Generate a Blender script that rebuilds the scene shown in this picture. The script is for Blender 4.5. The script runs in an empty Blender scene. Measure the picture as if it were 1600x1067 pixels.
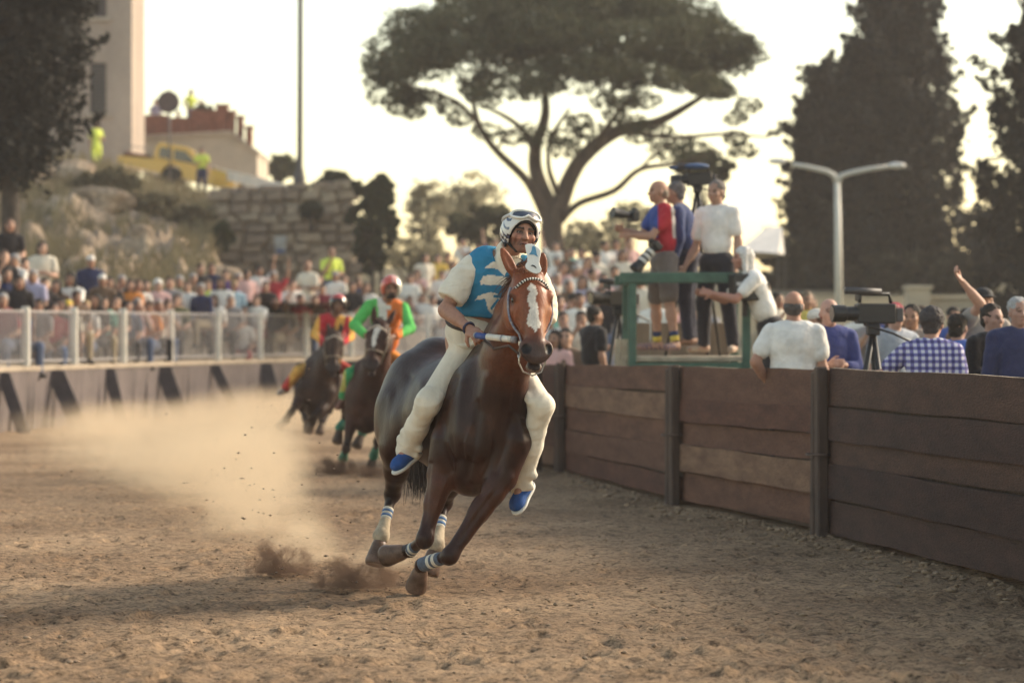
import bpy, math, random
import numpy as np
from mathutils import Vector, Matrix

sc = bpy.context.scene
C = sc.collection
R = math.radians

# ------------------------------------------------------------------ camera
FPX, CX, HY, CAM_H = 4444.44, 800.0, 515.0, 1.65     # 100 mm lens on a 36 mm wide, 1600 px frame
cam_d = bpy.data.cameras.new('camera')
cam = bpy.data.objects.new('camera', cam_d)
C.objects.link(cam)
cam.location = (0, 0, CAM_H)
cam.rotation_euler = (R(90), 0, 0)
cam_d.lens = 100
cam_d.sensor_width = 36
cam_d.shift_y = (HY - 533.5) / 1600.0
cam_d.clip_end = 3000
cam_d.dof.use_dof = True
cam_d.dof.focus_distance = 17.45
cam_d.dof.aperture_fstop = 2.15
sc.camera = cam

# ------------------------------------------------------------------ light
SUN_AZ, SUN_EL = 64.0, 27.0      # azimuth from the viewing direction towards the right, elevation
w = bpy.data.worlds.new('World'); sc.world = w; w.use_nodes = True
nt = w.node_tree; nt.nodes.clear()
sky = nt.nodes.new('ShaderNodeTexSky'); sky.sky_type = 'NISHITA'; sky.sun_disc = False
sky.sun_elevation = R(SUN_EL); sky.sun_rotation = R(SUN_AZ)
sky.air_density = 1.0; sky.dust_density = 1.5; sky.ozone_density = 0.6; sky.altitude = 300
bal = nt.nodes.new('ShaderNodeMixRGB'); bal.blend_type = 'MULTIPLY'; bal.inputs[0].default_value = 1
bal.inputs[2].default_value = (1.13, 0.955, 0.71, 1)          # the warm white balance of the picture, all round
bg = nt.nodes.new('ShaderNodeBackground'); bg.inputs[1].default_value = 0.15
out = nt.nodes.new('ShaderNodeOutputWorld')
nt.links.new(sky.outputs[0], bal.inputs[1]); nt.links.new(bal.outputs[0], bg.inputs[0]); nt.links.new(bg.outputs[0], out.inputs[0])
sun_d = bpy.data.lights.new('sun', 'SUN'); sun = bpy.data.objects.new('sun', sun_d); C.objects.link(sun)
sun_d.energy = 2.2; sun_d.angle = R(16); sun_d.color = (1.0, 0.88, 0.70)
az, el = R(SUN_AZ), R(SUN_EL)
to_sun = Vector((math.sin(az) * math.cos(el), math.cos(az) * math.cos(el), math.sin(el)))
sun.rotation_euler = to_sun.to_track_quat('Z', 'Y').to_euler()
sun.location = to_sun * 60
sc.view_settings.view_transform = 'Standard'
sc.view_settings.look = 'None'
sc.view_settings.exposure = 1.2
sc.view_settings.gamma = 1.0
sc.view_settings.use_curve_mapping = False
sc.render.engine = 'CYCLES'
sc.cycles.use_denoising = True
sc.cycles.use_adaptive_sampling = True
sc.cycles.adaptive_threshold = 0.025
sc.cycles.max_bounces = 6
sc.cycles.diffuse_bounces = 3
sc.cycles.glossy_bounces = 2
sc.cycles.transmission_bounces = 4
sc.cycles.transparent_max_bounces = 8
sc.cycles.volume_bounces = 1
sc.cycles.volume_step_rate = 1.6
sc.cycles.volume_max_steps = 64
sc.cycles.caustics_reflective = False
sc.cycles.caustics_refractive = False
sc.cycles.sample_clamp_indirect = 6

# ------------------------------------------------------------------ helpers
rng = np.random.default_rng(7)
random.seed(7)

def at(px, py, d):
    """a point of the place that lies d metres away, measured on the photograph"""
    return np.array([(px - CX) / FPX * d, d, CAM_H + (HY - py) / FPX * d])

def proj(V):
    V = np.asarray(V, float)
    return np.stack([CX + V[:, 0] / V[:, 1] * FPX, HY - (V[:, 2] - CAM_H) / V[:, 1] * FPX], 1)

def unit(v):
    v = np.asarray(v, float)
    return v / (np.linalg.norm(v) + 1e-12)

def tag(o, label=None, cat=None, group=None, kind=None):
    if label: o['label'] = label
    if cat: o['category'] = cat
    if group: o['group'] = group
    if kind: o['kind'] = kind
    return o

def mk(name, V, F, mats, origin=(0, 0, 0), parent=None, midx=None, cols=None, smooth=True, attr=None):
    """ONE mesh object from numpy vertices and faces given in world coordinates.
    A child is given relative to its parent's origin."""
    V = np.asarray(V, np.float32)
    org = np.asarray(origin, float)
    me = bpy.data.meshes.new(name)
    if isinstance(F, np.ndarray):
        n = len(F); k = F.shape[1]
        me.vertices.add(len(V)); me.vertices.foreach_set('co', (V - org.astype(np.float32)).ravel())
        me.loops.add(n * k); me.loops.foreach_set('vertex_index', F.astype(np.int32).ravel())
        me.polygons.add(n); me.polygons.foreach_set('loop_start', np.arange(0, n * k, k, dtype=np.int32))
        if midx is not None: me.polygons.foreach_set('material_index', np.asarray(midx, np.int32))
        me.update(calc_edges=True)
    else:
        me.from_pydata([tuple(v) for v in (V - org)], [], F)
        if midx is not None: me.polygons.foreach_set('material_index', np.asarray(midx, np.int32))
        me.update()
    if smooth: me.polygons.foreach_set('use_smooth', np.ones(len(me.polygons), bool))
    if cols is not None:
        a = me.color_attributes.new('Col', 'FLOAT_COLOR', 'POINT')
        cc = np.ones((len(V), 4), np.float32); cc[:, :3] = cols
        a.data.foreach_set('color', cc.ravel())
    if not isinstance(mats, (list, tuple)): mats = [mats]
    for m in mats: me.materials.append(m)
    o = bpy.data.objects.new(name, me)
    C.objects.link(o)
    if parent is not None:
        o.parent = parent
    else:
        o.location = tuple(org)
    return o

def empty(name, loc):
    o = bpy.data.objects.new(name, None); C.objects.link(o); o.location = tuple(loc); o.empty_display_size = 0.2
    return o

# --- value noise
def _hash(i, j, seed):
    n = (i.astype(np.int64) * 374761393 + j.astype(np.int64) * 668265263 + seed * 974634777) & 0x7fffffff
    n = ((n ^ (n >> 13)) * 1274126177) & 0x7fffffff
    return ((n ^ (n >> 16)) & 0xffff) / 65535.0

def vnoise(x, y, seed=0):
    i = np.floor(x); j = np.floor(y); u = x - i; v = y - j
    u = u * u * (3 - 2 * u); v = v * v * (3 - 2 * v)
    a = _hash(i, j, seed); b = _hash(i + 1, j, seed); c = _hash(i, j + 1, seed); d = _hash(i + 1, j + 1, seed)
    return (a * (1 - u) + b * u) * (1 - v) + (c * (1 - u) + d * u) * v

def fbm(x, y, seed=0, oct=4):
    s = 0; a = .5
    for k in range(oct):
        s = s + a * (vnoise(x, y, seed + k) - .5); x = x * 2.03 + 7.1; y = y * 2.03 + 3.7; a *= .5
    return s

# --- mesh collecting
class MB:
    def __init__(s): s.V = []; s.F = []; s.M = []
    def add(s, V, F, m=0):
        b = len(s.V); s.V.extend([tuple(v) for v in V]); s.F.extend([tuple(b + i for i in f) for f in F]); s.M.extend([m] * len(F)); return s
    def box(s, c, size, rot=None, m=0, bev=0.0):
        hx, hy, hz = [q / 2 for q in size]
        if bev <= 0:
            V = [(x, y, z) for x in (-hx, hx) for y in (-hy, hy) for z in (-hz, hz)]
            F = [(0, 1, 3, 2), (4, 6, 7, 5), (0, 4, 5, 1), (2, 3, 7, 6), (0, 2, 6, 4), (1, 5, 7, 3)]
        else:
            bv = min(bev, hx * .9, hy * .9, hz * .9)
            V = []; F = []
            idx = {}
            for sx in (-1, 1):
                for sy in (-1, 1):
                    for sz in (-1, 1):
                        for ax in range(3):
                            p = [sx * (hx - bv), sy * (hy - bv), sz * (hz - bv)]
                            p[ax] = (sx * hx, sy * hy, sz * hz)[ax]
                            idx[(sx, sy, sz, ax)] = len(V); V.append(tuple(p))
            for ax in range(3):
                o1, o2 = [a for a in range(3) if a != ax]
                for sg in (-1, 1):
                    q = []
                    for (p, r) in ((-1, -1), (1, -1), (1, 1), (-1, 1)):
                        k = [0, 0, 0]; k[ax] = sg; k[o1] = p; k[o2] = r
                        q.append(idx[(k[0], k[1], k[2], ax)])
                    F.append(tuple(q))
            for ax in range(3):
                o1, o2 = [a for a in range(3) if a != ax]
                for p in (-1, 1):
                    for r in (-1, 1):
                        q = []
                        for (sg, a) in ((-1, o1), (1, o1), (1, o2), (-1, o2)):
                            k = [0, 0, 0]; k[ax] = sg; k[o1] = p; k[o2] = r
                            q.append(idx[(k[0], k[1], k[2], a)])
                        F.append(tuple(q))
            for sx in (-1, 1):
                for sy in (-1, 1):
                    for sz in (-1, 1):
                        F.append(tuple(idx[(sx, sy, sz, a)] for a in range(3)))
        V = np.array(V)
        if rot is not None: V = V @ np.array(rot).T
        return s.add(V + np.array(c, float), F, m)
    def tube(s, pts, rad, n=8, m=0, cap=True):
        pts = [np.array(p, float) for p in pts]
        if np.isscalar(rad): rad = [rad] * len(pts)
        V = []; F = []
        up = None
        for i, p in enumerate(pts):
            t = unit(pts[min(i + 1, len(pts) - 1)] - pts[max(i - 1, 0)])
            if up is None: up = np.array([0, 0, 1.]) if abs(t[2]) < .9 else np.array([1., 0, 0])
            a = unit(np.cross(t, up)); b = np.cross(a, t); up = b
            for k in range(n):
                q = 2 * math.pi * k / n
                V.append(p + rad[i] * (math.cos(q) * a + math.sin(q) * b))
        for i in range(len(pts) - 1):
            for k in range(n):
                F.append((i * n + k, i * n + (k + 1) % n, (i + 1) * n + (k + 1) % n, (i + 1) * n + k))
        if cap:
            F.append(tuple(range(n - 1, -1, -1))); F.append(tuple((len(pts) - 1) * n + k for k in range(n)))
        return s.add(V, F, m)
    def prism(s, poly, a, b, m=0):
        """poly of 3D points, extruded by the vector b-a"""
        n = len(poly); P0 = [np.array(p, float) + a for p in poly]; P1 = [np.array(p, float) + b for p in poly]
        F = [tuple(range(n))[::-1], tuple(range(n, 2 * n))] + [(k, (k + 1) % n, n + (k + 1) % n, n + k) for k in range(n)]
        return s.add(P0 + P1, F, m)
    def lathe(s, c, prof, n=16, m=0, axis=None):
        V = []; F = []
        A = np.eye(3) if axis is None else np.array(axis, float)
        for (r, z) in prof:
            for k in range(n):
                q = 2 * math.pi * k / n
                V.append(np.array(c) + A @ np.array([r * math.cos(q), r * math.sin(q), z]))
        for i in range(len(prof) - 1):
            for k in range(n):
                F.append((i * n + k, i * n + (k + 1) % n, (i + 1) * n + (k + 1) % n, (i + 1) * n + k))
        F.append(tuple(range(n - 1, -1, -1))); F.append(tuple((len(prof) - 1) * n + k for k in range(n)))
        return s.add(V, F, m)
    def build(s, name, mats, origin=(0, 0, 0), parent=None, smooth=False):
        return mk(name, np.array(s.V), s.F, mats, origin, parent, midx=s.M, smooth=smooth)

def rotz(a): c, q = math.cos(a), math.sin(a); return np.array([[c, -q, 0], [q, c, 0], [0, 0, 1.]])
def roty(a): c, q = math.cos(a), math.sin(a); return np.array([[c, 0, q], [0, 1, 0], [-q, 0, c]])
def rotx(a): c, q = math.cos(a), math.sin(a); return np.array([[1, 0, 0], [0, c, -q], [0, q, c]])

# --- materials
_m = {}
def srgb(r, g, b):
    f = lambda c: (c / 255 / 12.92) if c <= 10 else ((c / 255 + .055) / 1.055) ** 2.4
    return (f(r), f(g), f(b))

def mat(name, col=(.5, .5, .5), rough=.7, var=.25, vscale=6.0, bump=0.0, bscale=40.0, spec=.4, attr=False,
        stretch=(1, 1, 1), col2=None, coat=0.0, sheen=0.0, metal=0.0, trans=0.0, coord='Object', detail=4.0, fine=0.0):
    if name in _m: return _m[name]
    m = bpy.data.materials.new(name); m.use_nodes = True
    n = m.node_tree; p = n.nodes['Principled BSDF']; L = n.links.new
    p.inputs['Roughness'].default_value = rough
    p.inputs['Specular IOR Level'].default_value = spec
    p.inputs['Metallic'].default_value = metal
    p.inputs['Coat Weight'].default_value = coat
    p.inputs['Sheen Weight'].default_value = sheen
    tc = n.nodes.new('ShaderNodeTexCoord'); mp = n.nodes.new('ShaderNodeMapping'); mp.inputs['Scale'].default_value = stretch
    L(tc.outputs[coord], mp.inputs['Vector'])
    nz = n.nodes.new('ShaderNodeTexNoise'); nz.inputs['Scale'].default_value = vscale; nz.inputs['Detail'].default_value = detail
    nz.inputs['Roughness'].default_value = .65
    L(mp.outputs[0], nz.inputs['Vector'])
    if attr:
        a = n.nodes.new('ShaderNodeAttribute'); a.attribute_name = 'Col'; base = a.outputs['Color']
    else:
        c = n.nodes.new('ShaderNodeRGB'); c.outputs[0].default_value = (*col, 1); base = c.outputs[0]
    rp = n.nodes.new('ShaderNodeMapRange'); rp.inputs[1].default_value = .3; rp.inputs[2].default_value = .7
    L(nz.outputs['Fac'], rp.inputs[0])
    if col2 is not None:
        mx = n.nodes.new('ShaderNodeMixRGB'); L(rp.outputs[0], mx.inputs[0]); L(base, mx.inputs[1]); mx.inputs[2].default_value = (*col2, 1)
        col_out = mx.outputs[0]
    else:
        rp.inputs[3].default_value = 1 - var; rp.inputs[4].default_value = 1 + var
        mx = n.nodes.new('ShaderNodeVectorMath'); mx.operation = 'SCALE'; L(base, mx.inputs[0]); L(rp.outputs[0], mx.inputs['Scale'])
        col_out = mx.outputs[0]
    if fine > 0:
        n3 = n.nodes.new('ShaderNodeTexNoise'); n3.inputs['Scale'].default_value = bscale * 1.7; n3.inputs['Detail'].default_value = 3
        L(mp.outputs[0], n3.inputs['Vector'])
        r3 = n.nodes.new('ShaderNodeMapRange'); r3.inputs[1].default_value = .3; r3.inputs[2].default_value = .7
        r3.inputs[3].default_value = 1 - fine; r3.inputs[4].default_value = 1 + fine; L(n3.outputs['Fac'], r3.inputs[0])
        m3 = n.nodes.new('ShaderNodeVectorMath'); m3.operation = 'SCALE'; L(col_out, m3.inputs[0]); L(r3.outputs[0], m3.inputs['Scale'])
        col_out = m3.outputs[0]
    L(col_out, p.inputs['Base Color'])
    if bump > 0:
        n2 = n.nodes.new('ShaderNodeTexNoise'); n2.inputs['Scale'].default_value = bscale; n2.inputs['Detail'].default_value = 5
        L(mp.outputs[0], n2.inputs['Vector'])
        b = n.nodes.new('ShaderNodeBump'); b.inputs['Strength'].default_value = bump; b.inputs['Distance'].default_value = .5 / bscale
        L(n2.outputs['Fac'], b.inputs['Height']); L(b.outputs[0], p.inputs['Normal'])
    if trans > 0:
        t = n.nodes.new('ShaderNodeBsdfTranslucent'); L(col_out, t.inputs['Color'])
        ms = n.nodes.new('ShaderNodeMixShader'); ms.inputs[0].default_value = trans
        o = n.nodes['Material Output']
        L(p.outputs[0], ms.inputs[1]); L(t.outputs[0], ms.inputs[2]); L(ms.outputs[0], o.inputs['Surface'])
    _m[name] = m
    return m

def cloth(col, name=None):
    key = name or 'cloth_%02x%02x%02x' % tuple(int(255 * min(1, c)) for c in col)
    return mat(key, col, rough=.9, var=.14, vscale=9, bump=.5, bscale=16, spec=.2, sheen=.15)

# --- signed distance bodies: smooth unions of round cones and ellipsoids, meshed with surface nets
class Body:
    def __init__(s): s.p = []
    def cone(s, a, b, ra, rb=None, k=.03, lab=0):
        s.p.append(('c', np.array(a, float), np.array(b, float), float(ra), float(ra if rb is None else rb), k, lab, 0)); return s
    def ell(s, c, r, A=None, k=.03, lab=0):
        A = np.eye(3) if A is None else np.array([unit(q) for q in A])      # rows: the axes
        s.p.append(('e', np.array(c, float), A, np.array(r, float) * np.ones(3), 0, k, lab, 0)); return s
    def cut_ell(s, c, r, A=None, k=.01):
        s.ell(c, r, A, k); s.p[-1] = s.p[-1][:7] + (1,); return s
    def cut_cone(s, a, b, ra, rb=None, k=.01):
        s.cone(a, b, ra, rb, k); s.p[-1] = s.p[-1][:7] + (1,); return s
    def clip(s, pnt, nrm):
        """keep the side the normal does not point to"""
        s.p.append(('h', np.array(pnt, float), unit(nrm), 0, 0, 0, 0, 2)); return s
    def bounds(s, q):
        if q[0] == 'c':
            return np.minimum(q[1] - q[3], q[2] - q[4]), np.maximum(q[1] + q[3], q[2] + q[4])
        e = np.sqrt(((q[2] * q[3][:, None]) ** 2).sum(0)); return q[1] - e, q[1] + e
    def mesh(s, res, relax=1):
        lo = np.full(3, 1e9); hi = -lo
        for q in s.p:
            if q[7] == 0:
                a, b = s.bounds(q); lo = np.minimum(lo, a); hi = np.maximum(hi, b)
        lo = lo - 4 * res; n = np.ceil((hi + 4 * res - lo) / res).astype(int) + 1
        D = np.full(n, 9.0, np.float32); Mn = np.full(n, 9.0, np.float32); Lb = np.zeros(n, np.int8)
        ax = [(lo[i] + res * np.arange(n[i])).astype(np.float32) for i in range(3)]
        for q in s.p:
            k = q[5]
            if q[7] == 2:
                d = ((ax[0] - q[1][0]) * q[2][0])[:, None, None] + ((ax[1] - q[1][1]) * q[2][1])[None, :, None] + ((ax[2] - q[1][2]) * q[2][2])[None, None, :]
                D = np.maximum(D, d.astype(np.float32)); continue
            a, b = s.bounds(q); mg = k + 3 * res
            i0 = np.clip(np.floor((a - mg - lo) / res).astype(int), 0, n - 1); i1 = np.clip(np.ceil((b + mg - lo) / res).astype(int) + 1, 1, n)
            sl = tuple(slice(i0[i], i1[i]) for i in range(3))
            X = ax[0][sl[0]][:, None, None]; Y = ax[1][sl[1]][None, :, None]; Z = ax[2][sl[2]][None, None, :]
            if q[0] == 'c':
                A, B, ra, rb = q[1], q[2], q[3], q[4]
                v = B - A; L2 = max(float(v @ v), 1e-9)
                t = ((X - A[0]) * v[0] + (Y - A[1]) * v[1] + (Z - A[2]) * v[2]) / L2
                t = np.clip(t, 0, 1)
                dx = X - (A[0] + t * v[0]); dy = Y - (A[1] + t * v[1]); dz = Z - (A[2] + t * v[2])
                d = np.sqrt(dx * dx + dy * dy + dz * dz) - (ra + t * (rb - ra))
            else:
                c, A, r = q[1], q[2], q[3]
                X = X - c[0]; Y = Y - c[1]; Z = Z - c[2]
                u = [(X * A[i][0] + Y * A[i][1] + Z * A[i][2]) / r[i] for i in range(3)]
                k0 = np.sqrt(u[0] ** 2 + u[1] ** 2 + u[2] ** 2) + 1e-6
                k1 = np.sqrt((u[0] / r[0]) ** 2 + (u[1] / r[1]) ** 2 + (u[2] / r[2]) ** 2) + 1e-6
                d = k0 * (k0 - 1) / k1
            d = d.astype(np.float32)
            S = D[sl]
            if q[7] == 0:
                m = Mn[sl]; c = d < m; m[c] = d[c]; Lb[sl][c] = q[6]
                h = np.maximum(k - np.abs(S - d), 0) / max(k, 1e-6)
                D[sl] = np.minimum(S, d) - h * h * k * .25
            else:
                d = -d
                h = np.maximum(k - np.abs(S - d), 0) / max(k, 1e-6)
                D[sl] = np.maximum(S, d) + h * h * k * .25
        return nets(D, lo, res, Lb, relax)

def nets(D, lo, res, Lb, relax=1):
    I = D < 0
    nx, ny, nz = D.shape
    cnt = np.zeros((nx - 1, ny - 1, nz - 1), np.int8)
    offs = [(a, b, c) for a in (0, 1) for b in (0, 1) for c in (0, 1)]
    for (a, b, c) in offs: cnt += I[a:nx - 1 + a, b:ny - 1 + b, c:nz - 1 + c]
    act = (cnt > 0) & (cnt < 8)
    ii, jj, kk = np.nonzero(act)
    N = len(ii)
    idx = np.full(act.shape, -1, np.int32); idx[ii, jj, kk] = np.arange(N)
    val = np.stack([D[ii + a, jj + b, kk + c] for (a, b, c) in offs], 1)
    pos = np.zeros((N, 3)); w8 = np.zeros(N)
    for p in range(8):
        for q in range(p + 1, 8):
            da = np.array(offs[q]) - np.array(offs[p])
            if np.abs(da).sum() != 1: continue
            m = (val[:, p] < 0) != (val[:, q] < 0)
            t = val[:, p] / np.where(np.abs(val[:, p] - val[:, q]) < 1e-9, 1, val[:, p] - val[:, q])
            pos[m] += (np.array(offs[p]) + t[:, None] * da)[m]; w8[m] += 1
    pos /= np.maximum(w8, 1)[:, None]
    V = lo + res * (pos + np.stack([ii, jj, kk], 1))
    F = []
    for axn in range(3):
        sh = [slice(None)] * 3; s1 = [slice(None)] * 3
        sh[axn] = slice(0, -1); s1[axn] = slice(1, None)
        A = I[tuple(sh)]; B = I[tuple(s1)]
        e = A != B
        i, j, k = np.nonzero(e)
        o = [q for q in range(3) if q != axn]
        P3 = np.stack([i, j, k], 1)
        ok = (P3[:, o[0]] > 0) & (P3[:, o[1]] > 0) & (P3[:, o[0]] < D.shape[o[0]] - 1) & (P3[:, o[1]] < D.shape[o[1]] - 1)
        P3 = P3[ok]; fl = A[P3[:, 0], P3[:, 1], P3[:, 2]]
        q = []
        for (u, v) in ((-1, -1), (0, -1), (0, 0), (-1, 0)):
            r = P3.copy(); r[:, o[0]] += u; r[:, o[1]] += v
            q.append(idx[r[:, 0], r[:, 1], r[:, 2]])
        q = np.stack(q, 1)
        if axn == 1: fl = ~fl
        q = np.where(fl[:, None], q, q[:, ::-1])
        F.append(q)
    F = np.concatenate(F)
    F = F[(F >= 0).all(1)]
    for _ in range(relax):
        acc = np.zeros_like(V); c = np.zeros(N)
        for a in range(4):
            b = (a + 1) % 4
            np.add.at(acc, F[:, a], V[F[:, b]]); np.add.at(acc, F[:, b], V[F[:, a]])
            np.add.at(c, F[:, a], 1); np.add.at(c, F[:, b], 1)
        V = V * .5 + .5 * acc / np.maximum(c, 1)[:, None]
    lab = Lb[ii, jj, kk]
    return V, F, lab

def normals(V, F):
    n = np.cross(V[F[:, 2]] - V[F[:, 0]], V[F[:, 3]] - V[F[:, 1]]); N = np.zeros_like(V)
    for a in range(4): np.add.at(N, F[:, a], n)
    return N / (np.linalg.norm(N, axis=1)[:, None] + 1e-9)

def wrinkle(V, F, a, b, amp, fa=16., fb=5., seed=0, keep=None):
    """cloth folds: ridged noise, short across the axis a-b and long round it"""
    ax = unit(np.array(b) - np.array(a)); s1 = unit(np.cross(ax, (0, 1., 0))); t = (V - a) @ ax; q = (V - a) @ s1; w_ = V[:, 1]
    n = fbm(t * fa + q * fb * .8, q * fb + w_ * 2.5, seed, 3); r_ = 1 - np.abs(n) * 5; r2 = fbm(t * fa * .45 - q * 2, q * 3 + w_ * 3, seed + 7, 3) * 2.2
    d = amp * (r_ * .8 + r2)
    if keep is not None: d = d * keep
    return V + normals(V, F) * d[:, None]

def inpoly(P2, poly):
    x, y = P2[:, 0], P2[:, 1]; c = np.zeros(len(P2), bool); n = len(poly)
    for i in range(n):
        x0, y0 = poly[i]; x1, y1 = poly[(i + 1) % n]
        if y0 == y1: continue
        m = ((y0 > y) != (y1 > y)) & (x < (x1 - x0) * (y - y0) / (y1 - y0) + x0); c ^= m
    return c
# ------------------------------------------------------------------ people
SKIN, SHIRT, LEGS, HAIR, SHOE, DARK = 0, 1, 2, 3, 4, 5

def hand(B, wrist, d, palm_n, s=1.0, curl=0.3, side=1, fr=.0095, lab=SKIN):
    """palm and five fingers; d along the forearm, palm_n out of the palm, side +1 puts the thumb on d x n"""
    d = unit(d); n = unit(palm_n - d * (palm_n @ d)); t = np.cross(d, n) * side
    B.ell(wrist + d * .047 * s, (.05 * s, .041 * s, .017 * s), (d, t, n), k=.015, lab=lab)
    for i, (o, L) in enumerate(((.030, .074), (.010, .082), (-.010, .076), (-.029, .060))):
        p0 = wrist + (d * .083 + t * o) * s; q = p0; ang = curl * .55
        for j in range(3):
            dr = d * math.cos(ang) + n * math.sin(ang)
            q2 = q + dr * L * s * (.42, .33, .25)[j]
            B.cone(q, q2, fr * s * (1 - .1 * j), fr * s * (.92 - .1 * j), k=.004, lab=lab); q = q2; ang += curl * 1.15
    q0 = wrist + (d * .025 + t * .032) * s
    q1 = q0 + unit(d * .7 + t * .8 + n * (.25 + curl * .4)) * .042 * s
    q2 = q1 + unit(d * (1 - .4 * curl) + t * .15 + n * curl) * .032 * s
    B.cone(q0, q1, .0135 * s, .0115 * s, k=.012, lab=lab); B.cone(q1, q2, .011 * s, .009 * s, k=.004, lab=lab)

def head(B, c, fwd, up, s=1.0, hair='short', detail=False, infl=0.0):
    f = unit(fwd); u = unit(up - f * (np.asarray(up) @ f)); l = np.cross(u, f) * -1     # l: the person's left is f x ... (viewer's right)
    l = np.cross(f, u) * -1
    A = (l, f, u)
    B.ell(c + u * .028 * s - f * .012 * s, (.076 * s, .097 * s, .088 * s), A, k=.02)
    B.ell(c - u * .042 * s + f * .028 * s, (.058 * s, .062 * s, .066 * s), A, k=.035)
    B.ell(c - u * .088 * s + f * .062 * s, (.026 * s, .022 * s, .020 * s), A, k=.025)
    for q in (-1, 1):
        B.ell(c + l * q * .045 * s - u * .022 * s + f * .062 * s, (.024 * s, .020 * s, .022 * s), A, k=.02)
        B.ell(c + l * q * .078 * s - u * .012 * s - f * .005 * s, (.010 * s, .020 * s, .032 * s), A, k=.008)
        B.cone(c + l * q * .014 * s + u * .026 * s + f * .083 * s, c + l * q * .05 * s + u * .024 * s + f * .068 * s, .010 * s, .008 * s, k=.012)
        B.cut_ell(c + l * q * .032 * s + u * .004 * s + f * .094 * s, (.019 * s, .013 * s, .011 * s), A, k=.012)
    B.cone(c + u * .012 * s + f * .085 * s, c - u * .026 * s + f * .108 * s, .009 * s, .0125 * s, k=.012)
    for q in (-1, 1): B.ell(c + l * q * .012 * s - u * .03 * s + f * .096 * s, .009 * s, A, k=.008)
    B.ell(c - u * .058 * s + f * .084 * s, (.024 * s, .012 * s, .006 * s), A, k=.006)
    B.ell(c - u * .069 * s + f * .081 * s, (.021 * s, .012 * s, .006 * s), A, k=.006)
    if not detail:
        for q in (-1, 1):
            B.ell(c + l * q * .032 * s + u * .006 * s + f * .080 * s, (.012 * s, .007 * s, .007 * s), A, k=.003, lab=DARK)
            B.ell(c + l * q * .033 * s + u * .027 * s + f * .080 * s, (.018 * s, .006 * s, .0045 * s), A, k=.003, lab=DARK)
        B.ell(c - u * .0635 * s + f * .088 * s, (.017 * s, .009 * s, .004 * s), A, k=.003, lab=6)
    if hair == 'bald':
        B.ell(c - f * .045 * s - u * .014 * s, (.080 * s, .072 * s, .070 * s), A, k=.006, lab=HAIR)
    elif hair in ('short', 'long', 'bun', 'curly'):
        g = .012 if hair == 'curly' else 0
        B.ell(c + u * .046 * s - f * .024 * s, ((.086 + g) * s, (.100 + g) * s, (.087 + g) * s), A, k=.008, lab=HAIR)
        B.ell(c - u * .03 * s - f * .058 * s, (.070 * s, .050 * s, .062 * s), A, k=.02, lab=HAIR)
        if hair == 'long':
            for q in (-1, 1):
                B.cone(c + l * q * .072 * s + u * .03 * s, c + l * q * .085 * s - u * .16 * s - f * .01 * s, .030 * s, .032 * s, k=.03, lab=HAIR)
            B.cone(c - f * .07 * s, c - f * .075 * s - u * .2 * s, .06 * s, .06 * s, k=.03, lab=HAIR)
        if hair == 'bun':
            B.ell(c + u * .07 * s - f * .11 * s, .04 * s, A, k=.01, lab=HAIR)
    elif hair == 'cap':
        B.ell(c + u * .055 * s - f * .012 * s, (.084 * s, .102 * s, .070 * s), A, k=.005, lab=HAIR)
        B.ell(c + u * .045 * s + f * .105 * s, (.066 * s, .062 * s, .009 * s), A, k=.01, lab=HAIR)
    elif hair == 'hat':
        B.ell(c + u * .07 * s - f * .01 * s, (.082 * s, .098 * s, .060 * s), A, k=.005, lab=HAIR)
        B.ell(c + u * .045 * s - f * .008 * s, (.135 * s, .15 * s, .010 * s), A, k=.01, lab=HAIR)
    return l

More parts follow.
